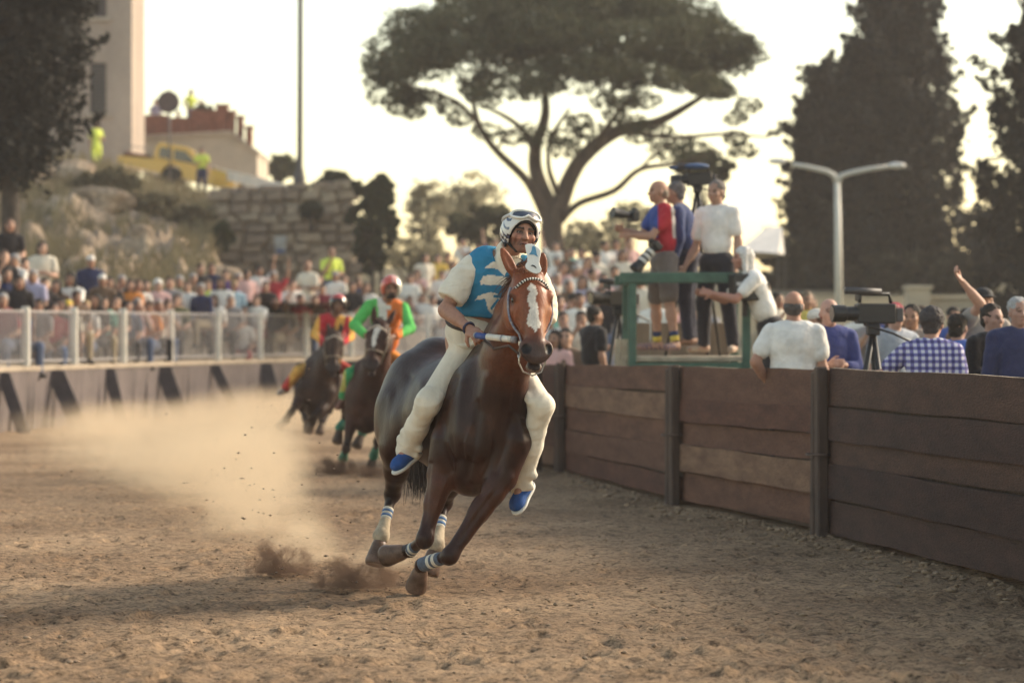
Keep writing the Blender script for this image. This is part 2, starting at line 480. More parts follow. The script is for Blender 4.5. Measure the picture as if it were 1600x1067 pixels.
def human(J, s=1.0, hair='short', sleeve=.6, leg='long', fingers=True, infl=.013, bulk=1.0, curl=(.4, .4), detail=False,
          want=None, thumb=(1, 1), palm=None, skirt=False, fr=.0095, hem=None):
    """one continuous figure from its joints; the clothes are the inflated regions.
    want: None = everything, or a set of labels to build on their own (clothes as separate meshes)"""
    B = Body()
    J = {k: np.array(v, float) for k, v in J.items()}
    lat = unit(J['sL'] - J['sR']); up = unit(J['nck'] - J['pel']); fwd = unit(np.cross(lat, up)); lat = np.cross(up, fwd)
    A = (lat, fwd, up); b = bulk; i1 = infl
    tl = np.linalg.norm(J['nck'] - J['pel']); sp = lambda t: J['pel'] + (J['nck'] - J['pel']) * t
    B.ell(sp(.70), ((.158 * b) * s + i1, (.112 * b) * s + i1, .19 * s), A, k=.06, lab=SHIRT)
    B.ell(sp(.34), ((.142 * b) * s + i1, (.112 * b) * s + i1, .17 * s), A, k=.06, lab=SHIRT)
    B.cone(sp(.92) - lat * .10 * s, sp(.92) + lat * .10 * s, .062 * s + i1, k=.05, lab=SHIRT)
    B.ell(sp(0.0) - up * .01, (.155 * b * s + i1, .12 * s * b + i1, .115 * s), A, k=.04, lab=SHIRT if hem else LEGS)
    B.cone(J['nck'] - up * .03 * s, J['hd'] - unit(J['hd'] - J['nck']) * .05 * s, .058 * s, .054 * s, k=.03)
    for q, t in (('R', -1), ('L', 1)):
        S, E, W = J['s' + q], J['e' + q], J['w' + q]
        ds = E - S; de = W - E
        if sleeve <= 1:
            M = S + ds * sleeve
            B.cone(S, M, .054 * s * min(b, 1.06) + i1, .050 * s * min(b, 1.06) + i1 * 1.2, k=.03, lab=SHIRT)
            B.cone(S + ds * max(sleeve - .12, 0), E, .044 * s, .038 * s, k=.006)
            B.ell(E - ds * .38 , (.048 * s, .043 * s, .10 * s), (np.cross(unit(ds), fwd), fwd, unit(ds)), k=.02) if sleeve < .4 else None
            B.cone(E, W, .040 * s, .026 * s, k=.02)
            B.cone(E + de * .1, E + de * .5, .041 * s, .035 * s, k=.03)
        else:
            B.cone(S, E, .055 * s * min(b, 1.06) + i1, .044 * s + i1, k=.03, lab=SHIRT)
            B.cone(E, E + de * min(sleeve - 1, .97), .043 * s + i1, .032 * s + i1 * .8, k=.02, lab=SHIRT)
            B.cone(E + de * .8, W, .028 * s, .026 * s, k=.005)
        pn = palm[q] if palm else fwd * .3 - lat * t
        if fingers: hand(B, W, de, pn, s, curl[0 if q == 'R' else 1], side=thumb[0 if q == 'R' else 1], fr=fr)
        else: B.ell(W + unit(de) * .07 * s, (.04 * s, .025 * s, .085 * s), (np.cross(unit(de), fwd), fwd, unit(de)), k=.02)
        H, K, Ak, T = J['h' + q], J['k' + q], J['a' + q], J['t' + q]
        dl = Ak - K
        if leg == 'long':
            B.cone(H, K, .088 * s * b + i1, .060 * s + i1, k=.05, lab=LEGS)
            B.cone(K, Ak - unit(dl) * .02 * s, .060 * s + i1, .045 * s + i1, k=.03, lab=LEGS)
            B.cone(K + dl * .7, Ak, .038 * s, .036 * s, k=.006)
        else:
            f = .85 if leg == 'shorts' else .35
            M = H + (K - H) * f
            B.cone(H, M, .090 * s * b + i1, .070 * s + i1 * 1.6, k=.05, lab=LEGS)
            B.cone(M - (K - H) * .1, K, .066 * s, .054 * s, k=.006)
            B.cone(K, K + dl * .35, .053 * s, .055 * s, k=.03); B.cone(K + dl * .3, Ak, .055 * s, .036 * s, k=.03)
        ft = unit(T - Ak)
        B.cone(Ak + np.array([0, 0, -.035]) * s, T, .042 * s, .036 * s, k=.03, lab=SHOE)
        B.ell(Ak - np.array([0, 0, .045]) * s - ft * .03 * s, .042 * s, k=.03, lab=SHOE)
    head(B, J['hd'], J['hf'], J['hu'], s, hair, detail)
    if want is not None: B.p = [q for q in B.p if q[6] in want or q[7] == 2]
    return B

def stand(h=1.75, armR=None, armL=None, lean=0.0, stance=.10, hf=None, seat=False, turn=0.0, twist=0.0):
    """joints of a person at the origin who faces -y; x to the viewer's right (the person's left)"""
    k = h / 1.75
    J = dict(pel=(0, 0, .94), nck=(0, .01 - lean, 1.475), hd=(0, -.02 - lean * 1.25, 1.625), hf=(math.sin(turn), -math.cos(turn), 0), hu=(0, 0, 1),
             sR=(-.185, .01 - lean, 1.415), sL=(.185, .01 - lean, 1.415))
    arms = dict(down=((.235, .03, 1.13), (.25, -.03, .885)), up=((.30, .0, 1.60), (.33, -.03, 1.86)), camera=((.21, -.16, 1.20), (.05, -.30, 1.46)),
                chest=((.24, -.02, 1.14), (.06, -.24, 1.18)), hip=((.30, .08, 1.18), (.20, -.03, .99)), front=((.22, -.2, 1.2), (.16, -.43, 1.26)),
                lap=((.235, .0, 1.14), (.10, -.27, 1.03)), rail=((.24, -.16, 1.16), (.2, -.40, 1.08)), face=((.22, -.12, 1.17), (.06, -.16, 1.46)),
                wave=((.31, -.08, 1.50), (.40, -.16, 1.76)), point=((.26, -.22, 1.44), (.30, -.46, 1.56)))
    for q, t, a in (('R', -1, armR or 'down'), ('L', 1, armL or 'down')):
        e, wv = arms[a]
        J['e' + q] = (t * e[0], e[1] - lean, e[2]); J['w' + q] = (t * wv[0], wv[1] - lean, wv[2])
        if seat:
            J['h' + q] = (t * .09, 0, .92); J['k' + q] = (t * .13, -.42, .95); J['a' + q] = (t * .13, -.40, .53); J['t' + q] = (t * .15, -.54, .48)
        else:
            J['h' + q] = (t * .088, 0, .91); J['k' + q] = (t * (.088 + stance * .3), -.02, .50); J['a' + q] = (t * (.08 + stance * .5), .02, .085); J['t' + q] = (t * (.09 + stance * .8), -.13, .038)
    if seat:
        for q in J:
            if q not in ('hf', 'hu'): J[q] = (J[q][0], J[q][1], J[q][2] - .45)
    if hf is not None: J['hf'] = hf
    return {q: (np.array(v, float) if q in ('hf', 'hu') else np.array(v, float) * k) for q, v in J.items()}, k

def strands(roots, dirs, length, width, nseg=4, sag=.0, jit=.15, taper=.2, face=np.array([0, -1., 0])):
    V = []; F = []
    for r, d, L in zip(roots, dirs, length):
        r = np.array(r, float); d = unit(d + rng.normal(0, jit, 3)); sd = unit(np.cross(d, face + rng.normal(0, .5, 3)))
        b = len(V); p = r
        for j in range(nseg + 1):
            t = j / nseg; wd = width * (1 - t * (1 - taper)) * .5
            V += [p - sd * wd, p + sd * wd]
            d = unit(d + np.array([0, 0, -sag / nseg]) + rng.normal(0, jit * .25, 3)); p = p + d * L / nseg
        for j in range(nseg): F.append((b + 2 * j, b + 2 * j + 1, b + 2 * j + 3, b + 2 * j + 2))
    return np.array(V), np.array(F)

# ------------------------------------------------------------------ horses
COAT, HOOF, SOCK, EAR, NOSTRIL = 0, 1, 2, 3, 4
def horse_body(sp):
    """trunk in its own axes (f forward, l to the horse's left, u up), legs and head by their joints"""
    B = Body(); s = sp.get('s', 1.0)
    yaw, roll, pit = R(sp['yaw']), R(sp['roll']), R(sp.get('pitch', 0))
    Fv = np.array([math.sin(yaw), -math.cos(yaw), 0]); Lv = np.array([math.cos(yaw), math.sin(yaw), 0]); Z = np.array([0, 0, 1.])
    Fv, Z = Fv * math.cos(pit) + Z * math.sin(pit), Z * math.cos(pit) - Fv * math.sin(pit)
    L2 = Lv * math.cos(roll) - Z * math.sin(roll); U2 = Z * math.cos(roll) + Lv * math.sin(roll)
    O = sp['O']; A = (Fv, L2, U2)
    T = lambda f, l, u: O + (Fv * f + L2 * l + U2 * u) * s
    q = lambda *r: tuple(x * s for x in r)
    B.ell(T(0, 0, 0), q(.62, .285, .35), A, k=.1)
    B.ell(T(-.2, 0, -.06), q(.40, .27, .31), A, k=.1)
    B.ell(T(.42, 0, -.02), q(.32, .245, .37), A, k=.1)
    B.ell(T(.60, 0, -.05), q(.17, .20, .26), A, k=.08)
    B.ell(T(.46, 0, -.33), q(.26, .17, .20), A, k=.10)
    B.ell(T(-.54, 0, .12), q(.34, .27, .30), A, k=.1)
    B.ell(T(-.60, 0, .36), q(.20, .10, .09), A, k=.12)
    B.cone(T(.42, 0, .31), T(.08, 0, .30), .09 * s, .08 * s, k=.1)
    for t in (-1, 1):
        B.ell(T(.50, t * .165, -.02), q(.19, .105, .32), A, k=.05)
        B.ell(T(.64, t * .115, -.16), q(.10, .10, .15), A, k=.05)
        B.ell(T(-.62, t * .155, -.02), q(.25, .13, .33), A, k=.06)
        B.ell(T(-.36, t * .19, -.16), q(.14, .08, .18), A, k=.08)
    for t in (-1, 1): B.ell(T(.70, t * .085, -.20), q(.07, .085, .13), A, k=.035)
    B.cut_cone(T(.80, 0, -.02), T(.80, 0, -.34), .035 * s, k=.06)
    info = dict(T=T, F=Fv, L=L2, U=U2)
    cuts = []
    for nm, front in (('FR', 1), ('FL', 1), ('HR', 0), ('HL', 0)):
        a, b, c, d, e = sp[nm]                                    # shoulder/hip, elbow/stifle, knee/hock, fetlock, hoof toe
        if front:
            B.cone(a, b, .12 * s, .088 * s, k=.06)
            B.cone(b, b + (c - b) * .45, .082 * s, .058 * s, k=.035); B.cone(b + (c - b) * .4, c, .058 * s, .042 * s, k=.04)
            B.ell(b + (c - b) * .20 + unit(Fv) * .025 * s, .060 * s, k=.05)
            B.ell(c, (.062 * s, .050 * s, .052 * s), (unit(c - b), np.cross(unit(c - b), unit(Fv)), unit(Fv)), k=.03)
        else:
            B.cone(a, b, .17 * s, .125 * s, k=.08)
            B.cone(b, b + (c - b) * .5, .115 * s, .078 * s, k=.05); B.cone(b + (c - b) * .45, c, .078 * s, .047 * s, k=.04)
            B.ell(c, .053 * s, k=.03)
            B.cone(c, c + unit(c - d) * .04 * s - unit(Fv) * .04 * s, .038 * s, .030 * s, k=.02)
        B.cone(c, d, .036 * s, .027 * s, k=.03)
        B.cone(c + (d - c) * .2 - unit(Fv) * .018 * s, d - unit(Fv) * .012 * s, .020 * s, .020 * s, k=.02)
        B.ell(d, .040 * s, k=.025)
        g = unit(e - d); h0 = d + g * .055 * s
        B.cone(d, h0 + g * .02 * s, .034 * s, .036 * s, k=.02)
        B.cone(h0 + g * .02 * s, h0 + g * .12 * s, .050 * s, .068 * s, k=.012, lab=HOOF)
        sd1 = unit(np.cross(g, (0.3, .2, 1))); cuts.append((h0 + g * (.12 + .062) * s, (.040 * s, .10 * s, .10 * s), (g, sd1, np.cross(g, sd1))))
        info[nm] = (a, b, c, d, e, g, h0)
    for cc in cuts: B.cut_ell(*cc, k=.006)
    # neck
    po, mu = sp['poll'], sp['muzzle']
    e1 = unit(mu - po); ha = R(sp['head_turn']); tl = R(sp.get('head_tilt', 0))
    lat = np.array([math.cos(ha) * math.cos(tl), math.sin(ha), -math.sin(tl)]); lat = unit(lat - e1 * (lat @ e1)); e3 = np.cross(e1, lat)
    if e3[1] > 0: e3 = -e3
    hl = np.linalg.norm(mu - po) / .58
    hw = sp.get('hw', 1.25)                                            # breadth of the face
    Q = lambda t, l, n: po + (e1 * t + lat * l * hw + e3 * n) * hl
    G = (e1, lat, e3); g = lambda a, b, c: (a * hl, b * hl * hw, c * hl)
    nb = T(.50, 0, .12); up0 = T(.34, 0, .32); dn0 = T(.66, 0, -.02)
    thr = Q(.16, 0, -.16)
    mid = (up0 + po) / 2 + U2 * .03
    B.cone(up0, mid, .13 * s, .088 * s, k=.1); B.cone(mid, Q(.03, 0, -.06), .088 * s, .075 * s, k=.06)
    B.cone(nb, (nb + thr) / 2, .19 * s, .135 * s, k=.12); B.cone((nb + thr) / 2, thr, .135 * s, .098 * s, k=.08)
    B.cone(dn0, (dn0 + thr) / 2, .16 * s, .110 * s, k=.1); B.cone((dn0 + thr) / 2, Q(.20, 0, -.19), .110 * s, .085 * s, k=.06)
    # head
    B.ell(Q(.09, 0, -.03), g(.12, .083, .085), G, k=.05)
    B.ell(Q(.20, 0, -.015), g(.13, .090, .075), G, k=.05)
    B.cone(Q(.16, 0, .0), Q(.46, 0, .008), .074 * hl, .052 * hl, k=.05)
    B.cone(Q(.30, 0, .022), Q(.46, 0, .022), .040 * hl, .034 * hl, k=.04)
    B.cone(Q(.28, 0, -.075), Q(.46, 0, -.045), .072 * hl, .050 * hl, k=.05)
    for t in (-1, 1):
        B.ell(Q(.215, t * .070, -.115), g(.125, .040, .105), G, k=.05)            # cheek
        B.cone(Q(.25, t * .075, -.02), Q(.37, t * .052, -.015), .030 * hl, .016 * hl, k=.03)   # facial crest
        B.ell(Q(.165, t * .085, .012), g(.045, .026, .030), G, k=.025)             # brow over the eye
        B.cut_ell(Q(.192, t * .110, .006), g(.026, .016, .020), G, k=.015)
        B.ell(Q(.50, t * .050, .014), g(.054, .034, .040), G, k=.025)             # nostril wing
        B.cut_ell(Q(.512, t * .053, .050), g(.036, .022, .028), G, k=.010)
    B.ell(Q(.505, 0, -.005), g(.060, .062, .055), G, k=.03)
    B.ell(Q(.555, 0, .002), g(.036, .052, .040), G, k=.025)                        # upper lip
    B.cone(Q(.34, 0, -.13), Q(.53, 0, -.075), .050 * hl, .036 * hl, k=.04)         # jaw bars
    B.ell(Q(.590, 0, -.060), g(.036, .040, .036), G, k=.02)                        # chin, the mouth a little open
    B.cut_ell(Q(.590, 0, -.026), g(.032, .055, .010), G, k=.008)
    # ears
    for t, tip in ((-1, sp['earR']), (1, sp['earL'])):
        b0 = Q(.015, t * .066, -.035); dr = unit(tip - b0); Le = np.linalg.norm(tip - b0)
        sdv = unit(np.cross(dr, e3)); fn = np.cross(sdv, dr)
        B.ell(b0 + dr * Le * .45, (Le * .56, .036 * hl, .020 * hl), (dr, sdv, fn), k=.02, lab=EAR)
        B.cone(b0 + dr * Le * .3, tip, .026 * hl, .006 * hl, k=.02, lab=EAR)
        c = b0 + dr * Le * .52 + e3 * .020 * hl * (1 if fn @ e3 > 0 else 1)
        B.cut_ell(c, (Le * .38, .017 * hl, .012 * hl), (dr, sdv, fn), k=.01)
    info.update(Q=Q, G=G, e1=e1, lat=lat, e3=e3, hl=hl, po=po, mu=mu, up0=up0, mid=mid, nb=nb, thr=thr)
    return B, info
# ================================================================== the leading horse and its rider
def lerp(a, b, t): return a + (b - a) * t
def ramp(x, a, b): return np.clip((x - a) / (b - a), 0, 1)

M_coat = mat('horse_coat', attr=True, rough=.37, var=.30, vscale=6, bump=.24, bscale=60, spec=.22, stretch=(1, 1, .5), fine=.14)
M_coat2 = mat('horse_coat_rough', attr=True, rough=.6, var=.3, vscale=5, bump=.2, bscale=50, spec=.18, fine=.12)
M_mane = mat('mane_hair', (.10, .040, .022), rough=.55, var=.4, vscale=30, spec=.4)
M_mane_d = mat('tail_hair_dark', (.030, .018, .016), rough=.5, var=.4, vscale=30)
M_skin = mat('skin', attr=True, rough=.55, var=.10, vscale=30, bump=.25, bscale=130, spec=.35)
M_cream = mat('cream_cotton', (.76, .70, .58), rough=.92, var=.10, vscale=7, bump=.32, bscale=7, spec=.15, sheen=.1, stretch=(1, 1, .55), fine=.05)
M_vest = mat('vest_cloth', attr=True, rough=.88, var=.14, vscale=9, bump=.35, bscale=8, spec=.2, fine=.05)
M_strap = mat('bridle_strap', attr=True, rough=.5, var=.1)
M_white = mat('white_plate', (.78, .77, .72), rough=.45, var=.07, vscale=12, bump=.1, bscale=60)
M_steel = mat('steel', (.55, .53, .50), rough=.3, metal=1.0, var=.2, vscale=40)
M_black = mat('black_foam', (.012, .011, .013), rough=.7, var=.2)
M_blue_shoe = mat('blue_canvas', (.018, .075, .26), rough=.85, var=.2, vscale=20, bump=.5, bscale=90)
M_sole = mat('white_rubber', (.72, .70, .64), rough=.6, var=.12)

hs = dict(O=at(716, 640, 18.2), yaw=23, roll=15, s=1.02,
    FR=(at(702, 690, 17.72), at(690, 740, 17.72), at(664, 842, 17.62), at(641, 860, 17.86), at(613, 866, 17.93)),
    FL=(at(800, 690, 17.52), at(785, 745, 17.50), at(703, 868, 17.38), at(659, 882, 17.62), at(651, 914, 17.72)),
    HR=(at(632, 640, 18.70), at(624, 700, 18.58), at(613, 772, 18.88), at(596, 836, 18.70), at(584, 890, 18.62)),
    HL=(at(700, 660, 18.60), at(706, 730, 18.42), at(694, 785, 18.72), at(682, 850, 18.50), at(668, 900, 18.46)),
    poll=at(827, 424, 17.10), muzzle=at(838, 566, 16.90), head_turn=14, head_tilt=6,
    earR=at(784, 389, 17.10), earL=at(848, 396, 17.16))
B, hi = horse_body(hs)
V, F, lab = B.mesh(.0085)
# muscle and skin relief of a hard-worked horse
nm_ = fbm(V[:, 0] * 7 + V[:, 1] * 3, V[:, 2] * 3.2 + V[:, 1] * 2, 15, 3) * .016; nm_ = nm_ * ramp(np.linalg.norm(V - hs['poll'], axis=1), .45, .8)
pr_ = proj(V); fr_ = V[:, 1] < hs['O'][1] - .25
def seg_dist(P2, pts):
    d = np.full(len(P2), 1e9)
    for a, b in zip(pts[:-1], pts[1:]):
        a = np.array(a, float); b = np.array(b, float); t = np.clip(((P2 - a) @ (b - a)) / ((b - a) @ (b - a)), 0, 1); d = np.minimum(d, np.linalg.norm(P2 - (a + t[:, None] * (b - a)), axis=1))
    return d
for pts, sg_, am in [([(748, 630), (742, 690), (730, 745)], 6, -.016), ([(712, 590), (694, 640), (690, 690), (706, 735)], 6, -.014), ([(806, 600), (800, 660), (775, 735)], 6, -.014), ([(672, 725), (668, 765), (664, 815)], 4, -.008), ([(655, 715), (652, 760), (654, 800)], 4, .006),
                     ([(775, 765), (745, 805), (718, 845)], 4, -.008), ([(800, 745), (770, 790), (730, 845)], 4, .006), ([(760, 590), (752, 630)], 8, .012), ([(785, 590), (778, 650), (765, 700)], 8, .012), ([(722, 600), (716, 660), (716, 710)], 8, .012),
                     ([(700, 745), (690, 770), (680, 800)], 3, .005), ([(735, 755), (752, 772), (765, 760)], 5, -.01), ([(640, 590), (625, 640), (622, 700)], 7, -.014), ([(660, 600), (655, 650)], 8, .01), ([(612, 620), (604, 680), (606, 730)], 7, .01), ([(795, 640), (812, 660), (818, 700)], 5, .008),
                     ([(738, 660), (728, 690), (730, 720)], 2.0, .005), ([(764, 650), (770, 690), (760, 725), (752, 740)], 2.0, .005), ([(700, 690), (712, 716), (708, 740)], 1.8, .004), ([(806, 520), (803, 500), (810, 478)], 1.6, .003), ([(800, 540), (812, 520), (818, 505)], 1.6, .0025)]:
    dd_ = seg_dist(pr_, pts); nm_ = nm_ + am * np.exp(-(dd_ / sg_) ** 2) * fr_ if pts[0][0] > 670 or pts[0][1] > 710 else nm_ + am * np.exp(-(dd_ / sg_) ** 2)
V = V + normals(V, F) * nm_[:, None]
pp = proj(V)
Q, G, hl = hi['Q'], hi['G'], hi['hl']
loc = np.stack([(V - hi['po']) @ g for g in G], 1) / hl            # head coordinates t, l, n
loc[:, 1] /= 1.25
inhead = (loc[:, 0] > -.02) & (loc[:, 0] < .66) & (np.abs(loc[:, 1]) < .16) & (loc[:, 2] > -.25) & (V[:, 1] < 17.35)
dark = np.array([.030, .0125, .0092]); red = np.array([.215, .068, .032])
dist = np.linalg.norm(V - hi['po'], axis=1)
k = 1 - ramp(dist, .30, .82)  # body darker than the head: sweat and shade put into the coat
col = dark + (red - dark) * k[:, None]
# the forearms and the points of the chest are redder than the barrel
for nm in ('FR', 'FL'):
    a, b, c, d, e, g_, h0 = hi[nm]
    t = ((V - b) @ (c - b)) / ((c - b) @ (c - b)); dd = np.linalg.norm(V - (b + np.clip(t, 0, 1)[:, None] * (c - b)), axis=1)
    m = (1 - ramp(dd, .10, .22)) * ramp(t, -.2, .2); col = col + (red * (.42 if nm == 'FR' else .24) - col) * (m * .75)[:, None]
# wash of darker hair down the lower legs
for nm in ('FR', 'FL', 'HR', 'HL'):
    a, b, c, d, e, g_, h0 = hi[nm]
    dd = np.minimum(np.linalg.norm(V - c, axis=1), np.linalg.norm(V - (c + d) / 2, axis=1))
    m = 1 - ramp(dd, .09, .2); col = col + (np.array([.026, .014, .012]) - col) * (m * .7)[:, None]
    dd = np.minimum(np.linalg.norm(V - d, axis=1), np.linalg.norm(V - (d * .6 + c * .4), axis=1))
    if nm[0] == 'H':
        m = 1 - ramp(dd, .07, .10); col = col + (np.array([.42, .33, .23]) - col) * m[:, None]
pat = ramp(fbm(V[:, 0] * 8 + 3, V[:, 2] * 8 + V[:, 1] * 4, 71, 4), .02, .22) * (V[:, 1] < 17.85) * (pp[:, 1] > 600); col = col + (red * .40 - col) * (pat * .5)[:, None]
hz = vnoise(V[:, 0] * 30 + V[:, 1] * 11, V[:, 2] * 30, 5)
col[lab == HOOF] = np.array([.135, .085, .062]) * (.6 + .8 * hz[lab == HOOF])[:, None]
# muzzle: dark grey skin, paler lips
mz = ramp(loc[:, 0] + .04 * np.abs(loc[:, 1]), .42, .50) * inhead
col = col + (np.array([.060, .046, .046]) - col) * (mz * .85)[:, None]
chin = inhead & (loc[:, 0] > .545) & (loc[:, 2] < -.03); col[chin] = (.20, .145, .115)
# blaze
bl = [(829, 441), (836, 447), (839, 458), (837, 470), (841, 483), (843, 500), (845, 508), (841, 514), (837, 516), (836, 524), (833, 513), (823, 506), (823, 500), (827, 484), (825, 466), (828, 455), (824, 450)]
wob = np.stack([fbm(V[:, 0] * 60, V[:, 2] * 60, 3) * 5, fbm(V[:, 0] * 60, V[:, 2] * 60, 9) * 5], 1)
m = inpoly(pp + wob, bl) & inhead & (loc[:, 2] > -.02); col[m] = (.72, .66, .58)
# nostril holes, eyes
for t in (-1, 1):
    c = Q(.512, t * .053, .036); m = np.linalg.norm(V - c, axis=1) < .032 * hl; col[m] = (.012, .009, .010)
    c = Q(.185, t * .098, .008); m = (np.linalg.norm(V - c, axis=1) < .036 * hl); col[m] *= .45
m = inhead & (np.abs(loc[:, 2] + .026) < .016) & (loc[:, 0] > .555); col[m] = (.03, .018, .018)
HOR = np.array([hs['O'][0] - .1, hs['O'][1], 0.02])
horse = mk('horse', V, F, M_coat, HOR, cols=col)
tag(horse, 'leading chestnut horse with a white blaze galloping towards the camera', 'horse', 'racing horses')
MV = V[inhead]; ML = loc[inhead]
def surf(t, l, off=.004):
    """a point on the face at head coordinates t, l"""
    d = (ML[:, 0] - t) ** 2 + (ML[:, 1] - l) ** 2; m = d < .018 ** 2
    if not m.any(): return Q(t, l, 0)
    n = ML[m, 2].max(); return Q(t, l, n) + G[2] * off
def side(t, n, sgn, off=.004):
    d = (ML[:, 0] - t) ** 2 + (ML[:, 2] - n) ** 2; m = (d < .018 ** 2)
    if not m.any(): return Q(t, sgn * .08, n)
    l = (ML[m, 1] * sgn).max(); return Q(t, sgn * l, n) + G[1] * sgn * off

# eyes
for t in (-1, 1):
    b = Body(); b.ell(Q(.190, t * .090, .006), (.022 * hl, .016 * hl, .018 * hl), G)
    v, f, _ = b.mesh(.004); mk('eye', v, f, mat('horse_eye', (.012, .008, .007), rough=.08, spec=.8), HOR, horse)
# forelock, mane, tail
rts = [Q(.005 + rng.uniform(-.02, .03), rng.uniform(-.05, .05), rng.uniform(-.03, .05)) for _ in range(130)]
drs = [hi['e3'] * .5 + np.array([rng.uniform(-.9, .3), 0, rng.uniform(-.1, .9)]) for _ in rts]
v, f = strands(rts, drs, rng.uniform(.04, .10, len(rts)), .006, sag=1.2); mk('forelock', v, f, mat('forelock_hair', (.30, .14, .075), rough=.6, var=.4, vscale=40), HOR, horse)
rts = []; drs = []; ln = []
for i in range(1000):
    t = rng.uniform(0, 1) ** .8
    p = lerp(hi['up0'] + hi['U'] * .10, hi['po'] + np.array([0, .06, .05]), t) + hi['U'] * .05 * math.sin(math.pi * t)
    rts.append(p + rng.normal(0, .022, 3)); drs.append(np.array([-1.0, .1, -.3 + rng.uniform(-.4, .4)])); ln.append(rng.uniform(.06, .12) + .07 * (abs(t - .72) < .06))
v, f = strands(rts, drs, ln, .008, nseg=5, sag=1.6, jit=.3); mk('mane', v, f, M_mane, HOR, horse)
rts = []; drs = []; ln = []
tb = hi['T'](-.92, 0, .30)
for i in range(2600):
    t = rng.uniform(0, 1); base = lerp(tb, at(648, 640, 19.1), t); rts.append(base + rng.normal(0, .03, 3)); drs.append(np.array([.12, .15, -1])); ln.append(rng.uniform(.45, .62))
v, f = strands(rts, drs, ln, .008, nseg=6, sag=.3, jit=.13, taper=.3); mk('tail', v, f, M_mane_d, HOR, horse)

# leg wraps: grey-blue cuffs with white edges on the forelegs, blue-striped bands on the hind legs
def cuff(a, b, r0, r1, cols, name='leg_wrap', n=14):
    mb = MB(); k = len(cols)
    for i, c in enumerate(cols):
        p0 = lerp(a, b, i / k); p1 = lerp(a, b, (i + 1) / k); pr = .0015 if i % 2 else 0
        mb.tube([p0, p1], [lerp(r0, r1, i / k) + pr, lerp(r0, r1, (i + 1) / k) + pr], n, c)
    return mb.build(name, [mat('wrap_grey_blue', (.10, .125, .17), rough=.9, var=.3, vscale=25), mat('wrap_white', (.62, .58, .50), rough=.9, var=.2),
                           mat('wrap_blue', (.09, .17, .33), rough=.9, var=.25)], HOR, horse, smooth=True)
a, b, c, d, e, g_, h0 = hi['FL']; cuff(lerp(c, d, .30), lerp(c, d, .95), .042, .046, [0, 1, 0, 1, 0, 0, 0])
a, b, c, d, e, g_, h0 = hi['FR']; cuff(lerp(c, d, .62), lerp(c, d, 1.0), .036, .043, [0, 1, 0, 1])
for nm in ('HR', 'HL'):
    a, b, c, d, e, g_, h0 = hi[nm]; cuff(lerp(c, d, .36), lerp(c, d, .62), .036, .035, [1, 2, 1, 2, 1])
    b_ = Body(); b_.cone(lerp(c, d, .66), d, .037, .050, k=.03).ell(d + g_ * .01, .051, k=.03)
    v, f, _ = b_.mesh(.008); mk('fetlock_boot', v, f, mat('boot_canvas', (.44, .36, .26), rough=.95, var=.3, vscale=14, bump=.5), HOR, horse)

# bridle
br = empty('bridle', (0, 0, 0)); br.parent = horse
band = []
for th in np.linspace(-1.15, 1.15, 33):
    l = .092 * math.sin(th); band.append(surf(.075 + .06 * abs(math.sin(th)) ** 2, l, .006) - G[2] * .045 * (abs(math.sin(th)) ** 6))
mb = MB()
for i in range(len(band) - 1):
    mb.tube([band[i], band[i + 1]], .0085, 8, i % 2)
mb.build('browband', [mat('band_black', (.02, .019, .024), rough=.6), M_white], HOR, br, smooth=True)
for sg in (-1, 1):
    pts = [side(.10 + .04 * i, -.02 - .006 * i, sg, .005) for i in range(10)] + [Q(.505, sg * .062, -.04)]
    mb = MB(); mb.tube(pts, .0075, 8); mb.build('cheekpiece', mat('cheek_strap', (.42, .40, .40), rough=.5, col2=(.06, .09, .20), vscale=45), HOR, br, smooth=True)
    # bit ring and buckle
    c = Q(.512, sg * .070, -.045); ring = [c + .027 * (G[0] * math.cos(q) + G[2] * math.sin(q)) for q in np.linspace(0, 2 * math.pi, 17)]
    mb = MB(); mb.tube(ring, .0045, 6, cap=False); mb.build('bit_ring', M_steel, HOR, br, smooth=True)
    c = Q(.45, sg * .066, -.035); mb = MB(); mb.box(c, (.018, .012, .026)); mb.build('buckle', M_steel, HOR, br)
ch = [Q(.50, -.066, -.05), Q(.555, -.066, -.085), Q(.605, -.045, -.100), Q(.628, 0, -.100), Q(.605, .045, -.100), Q(.545, .066, -.085), Q(.50, .066, -.05)]
mb = MB(); mb.tube(ch, .0055, 8); mb.build('chin_chain', M_steel, HOR, br, smooth=True)
mb = MB(); mb.tube([Q(.512, -.075, -.045), at(795, 540, 17.0), at(772, 545, 17.2), at(757, 532, 17.32)], .008, 6)
mb.tube([Q(.512, .075, -.045), at(862, 545, 17.1), at(850, 545, 17.3)], .008, 6)
mb.build('reins', mat('rein_leather', (.07, .045, .035), rough=.6), HOR, br, smooth=True)

# the plaque on the forehead: white with a blue bell and a slot
def zz(x, y): return (760 + x / 8.892, 320 + y / 8.892)
outl = [(535, 562), (570, 545), (620, 541), (670, 556), (715, 590), (760, 635), (757, 690), (742, 745), (735, 800), (748, 845), (765, 890), (757, 930), (730, 952), (690, 960), (650, 950), (600, 925), (555, 892), (539, 862), (545, 825), (568, 795), (570, 750), (560, 690), (548, 630)]
bell = [(635, 585), (655, 572), (680, 588), (692, 640), (700, 690), (718, 724), (660, 694), (588, 692), (618, 660), (630, 625)]
slot = [(612, 846), (640, 834), (672, 846), (695, 872), (692, 890), (680, 876), (655, 858), (630, 852)]
PD = 16.93
def lift(poly, d): return [at(*zz(*p), d + (760 - p[1]) / 400 * .05) for p in poly]
mb = MB(); mb.prism(lift(outl, PD), np.array([0, .012, 0]), np.zeros(3)); pl = mb.build('forehead_plaque', M_white, HOR, br)
bv = pl.modifiers.new('b', 'BEVEL'); bv.width = .004; bv.segments = 2
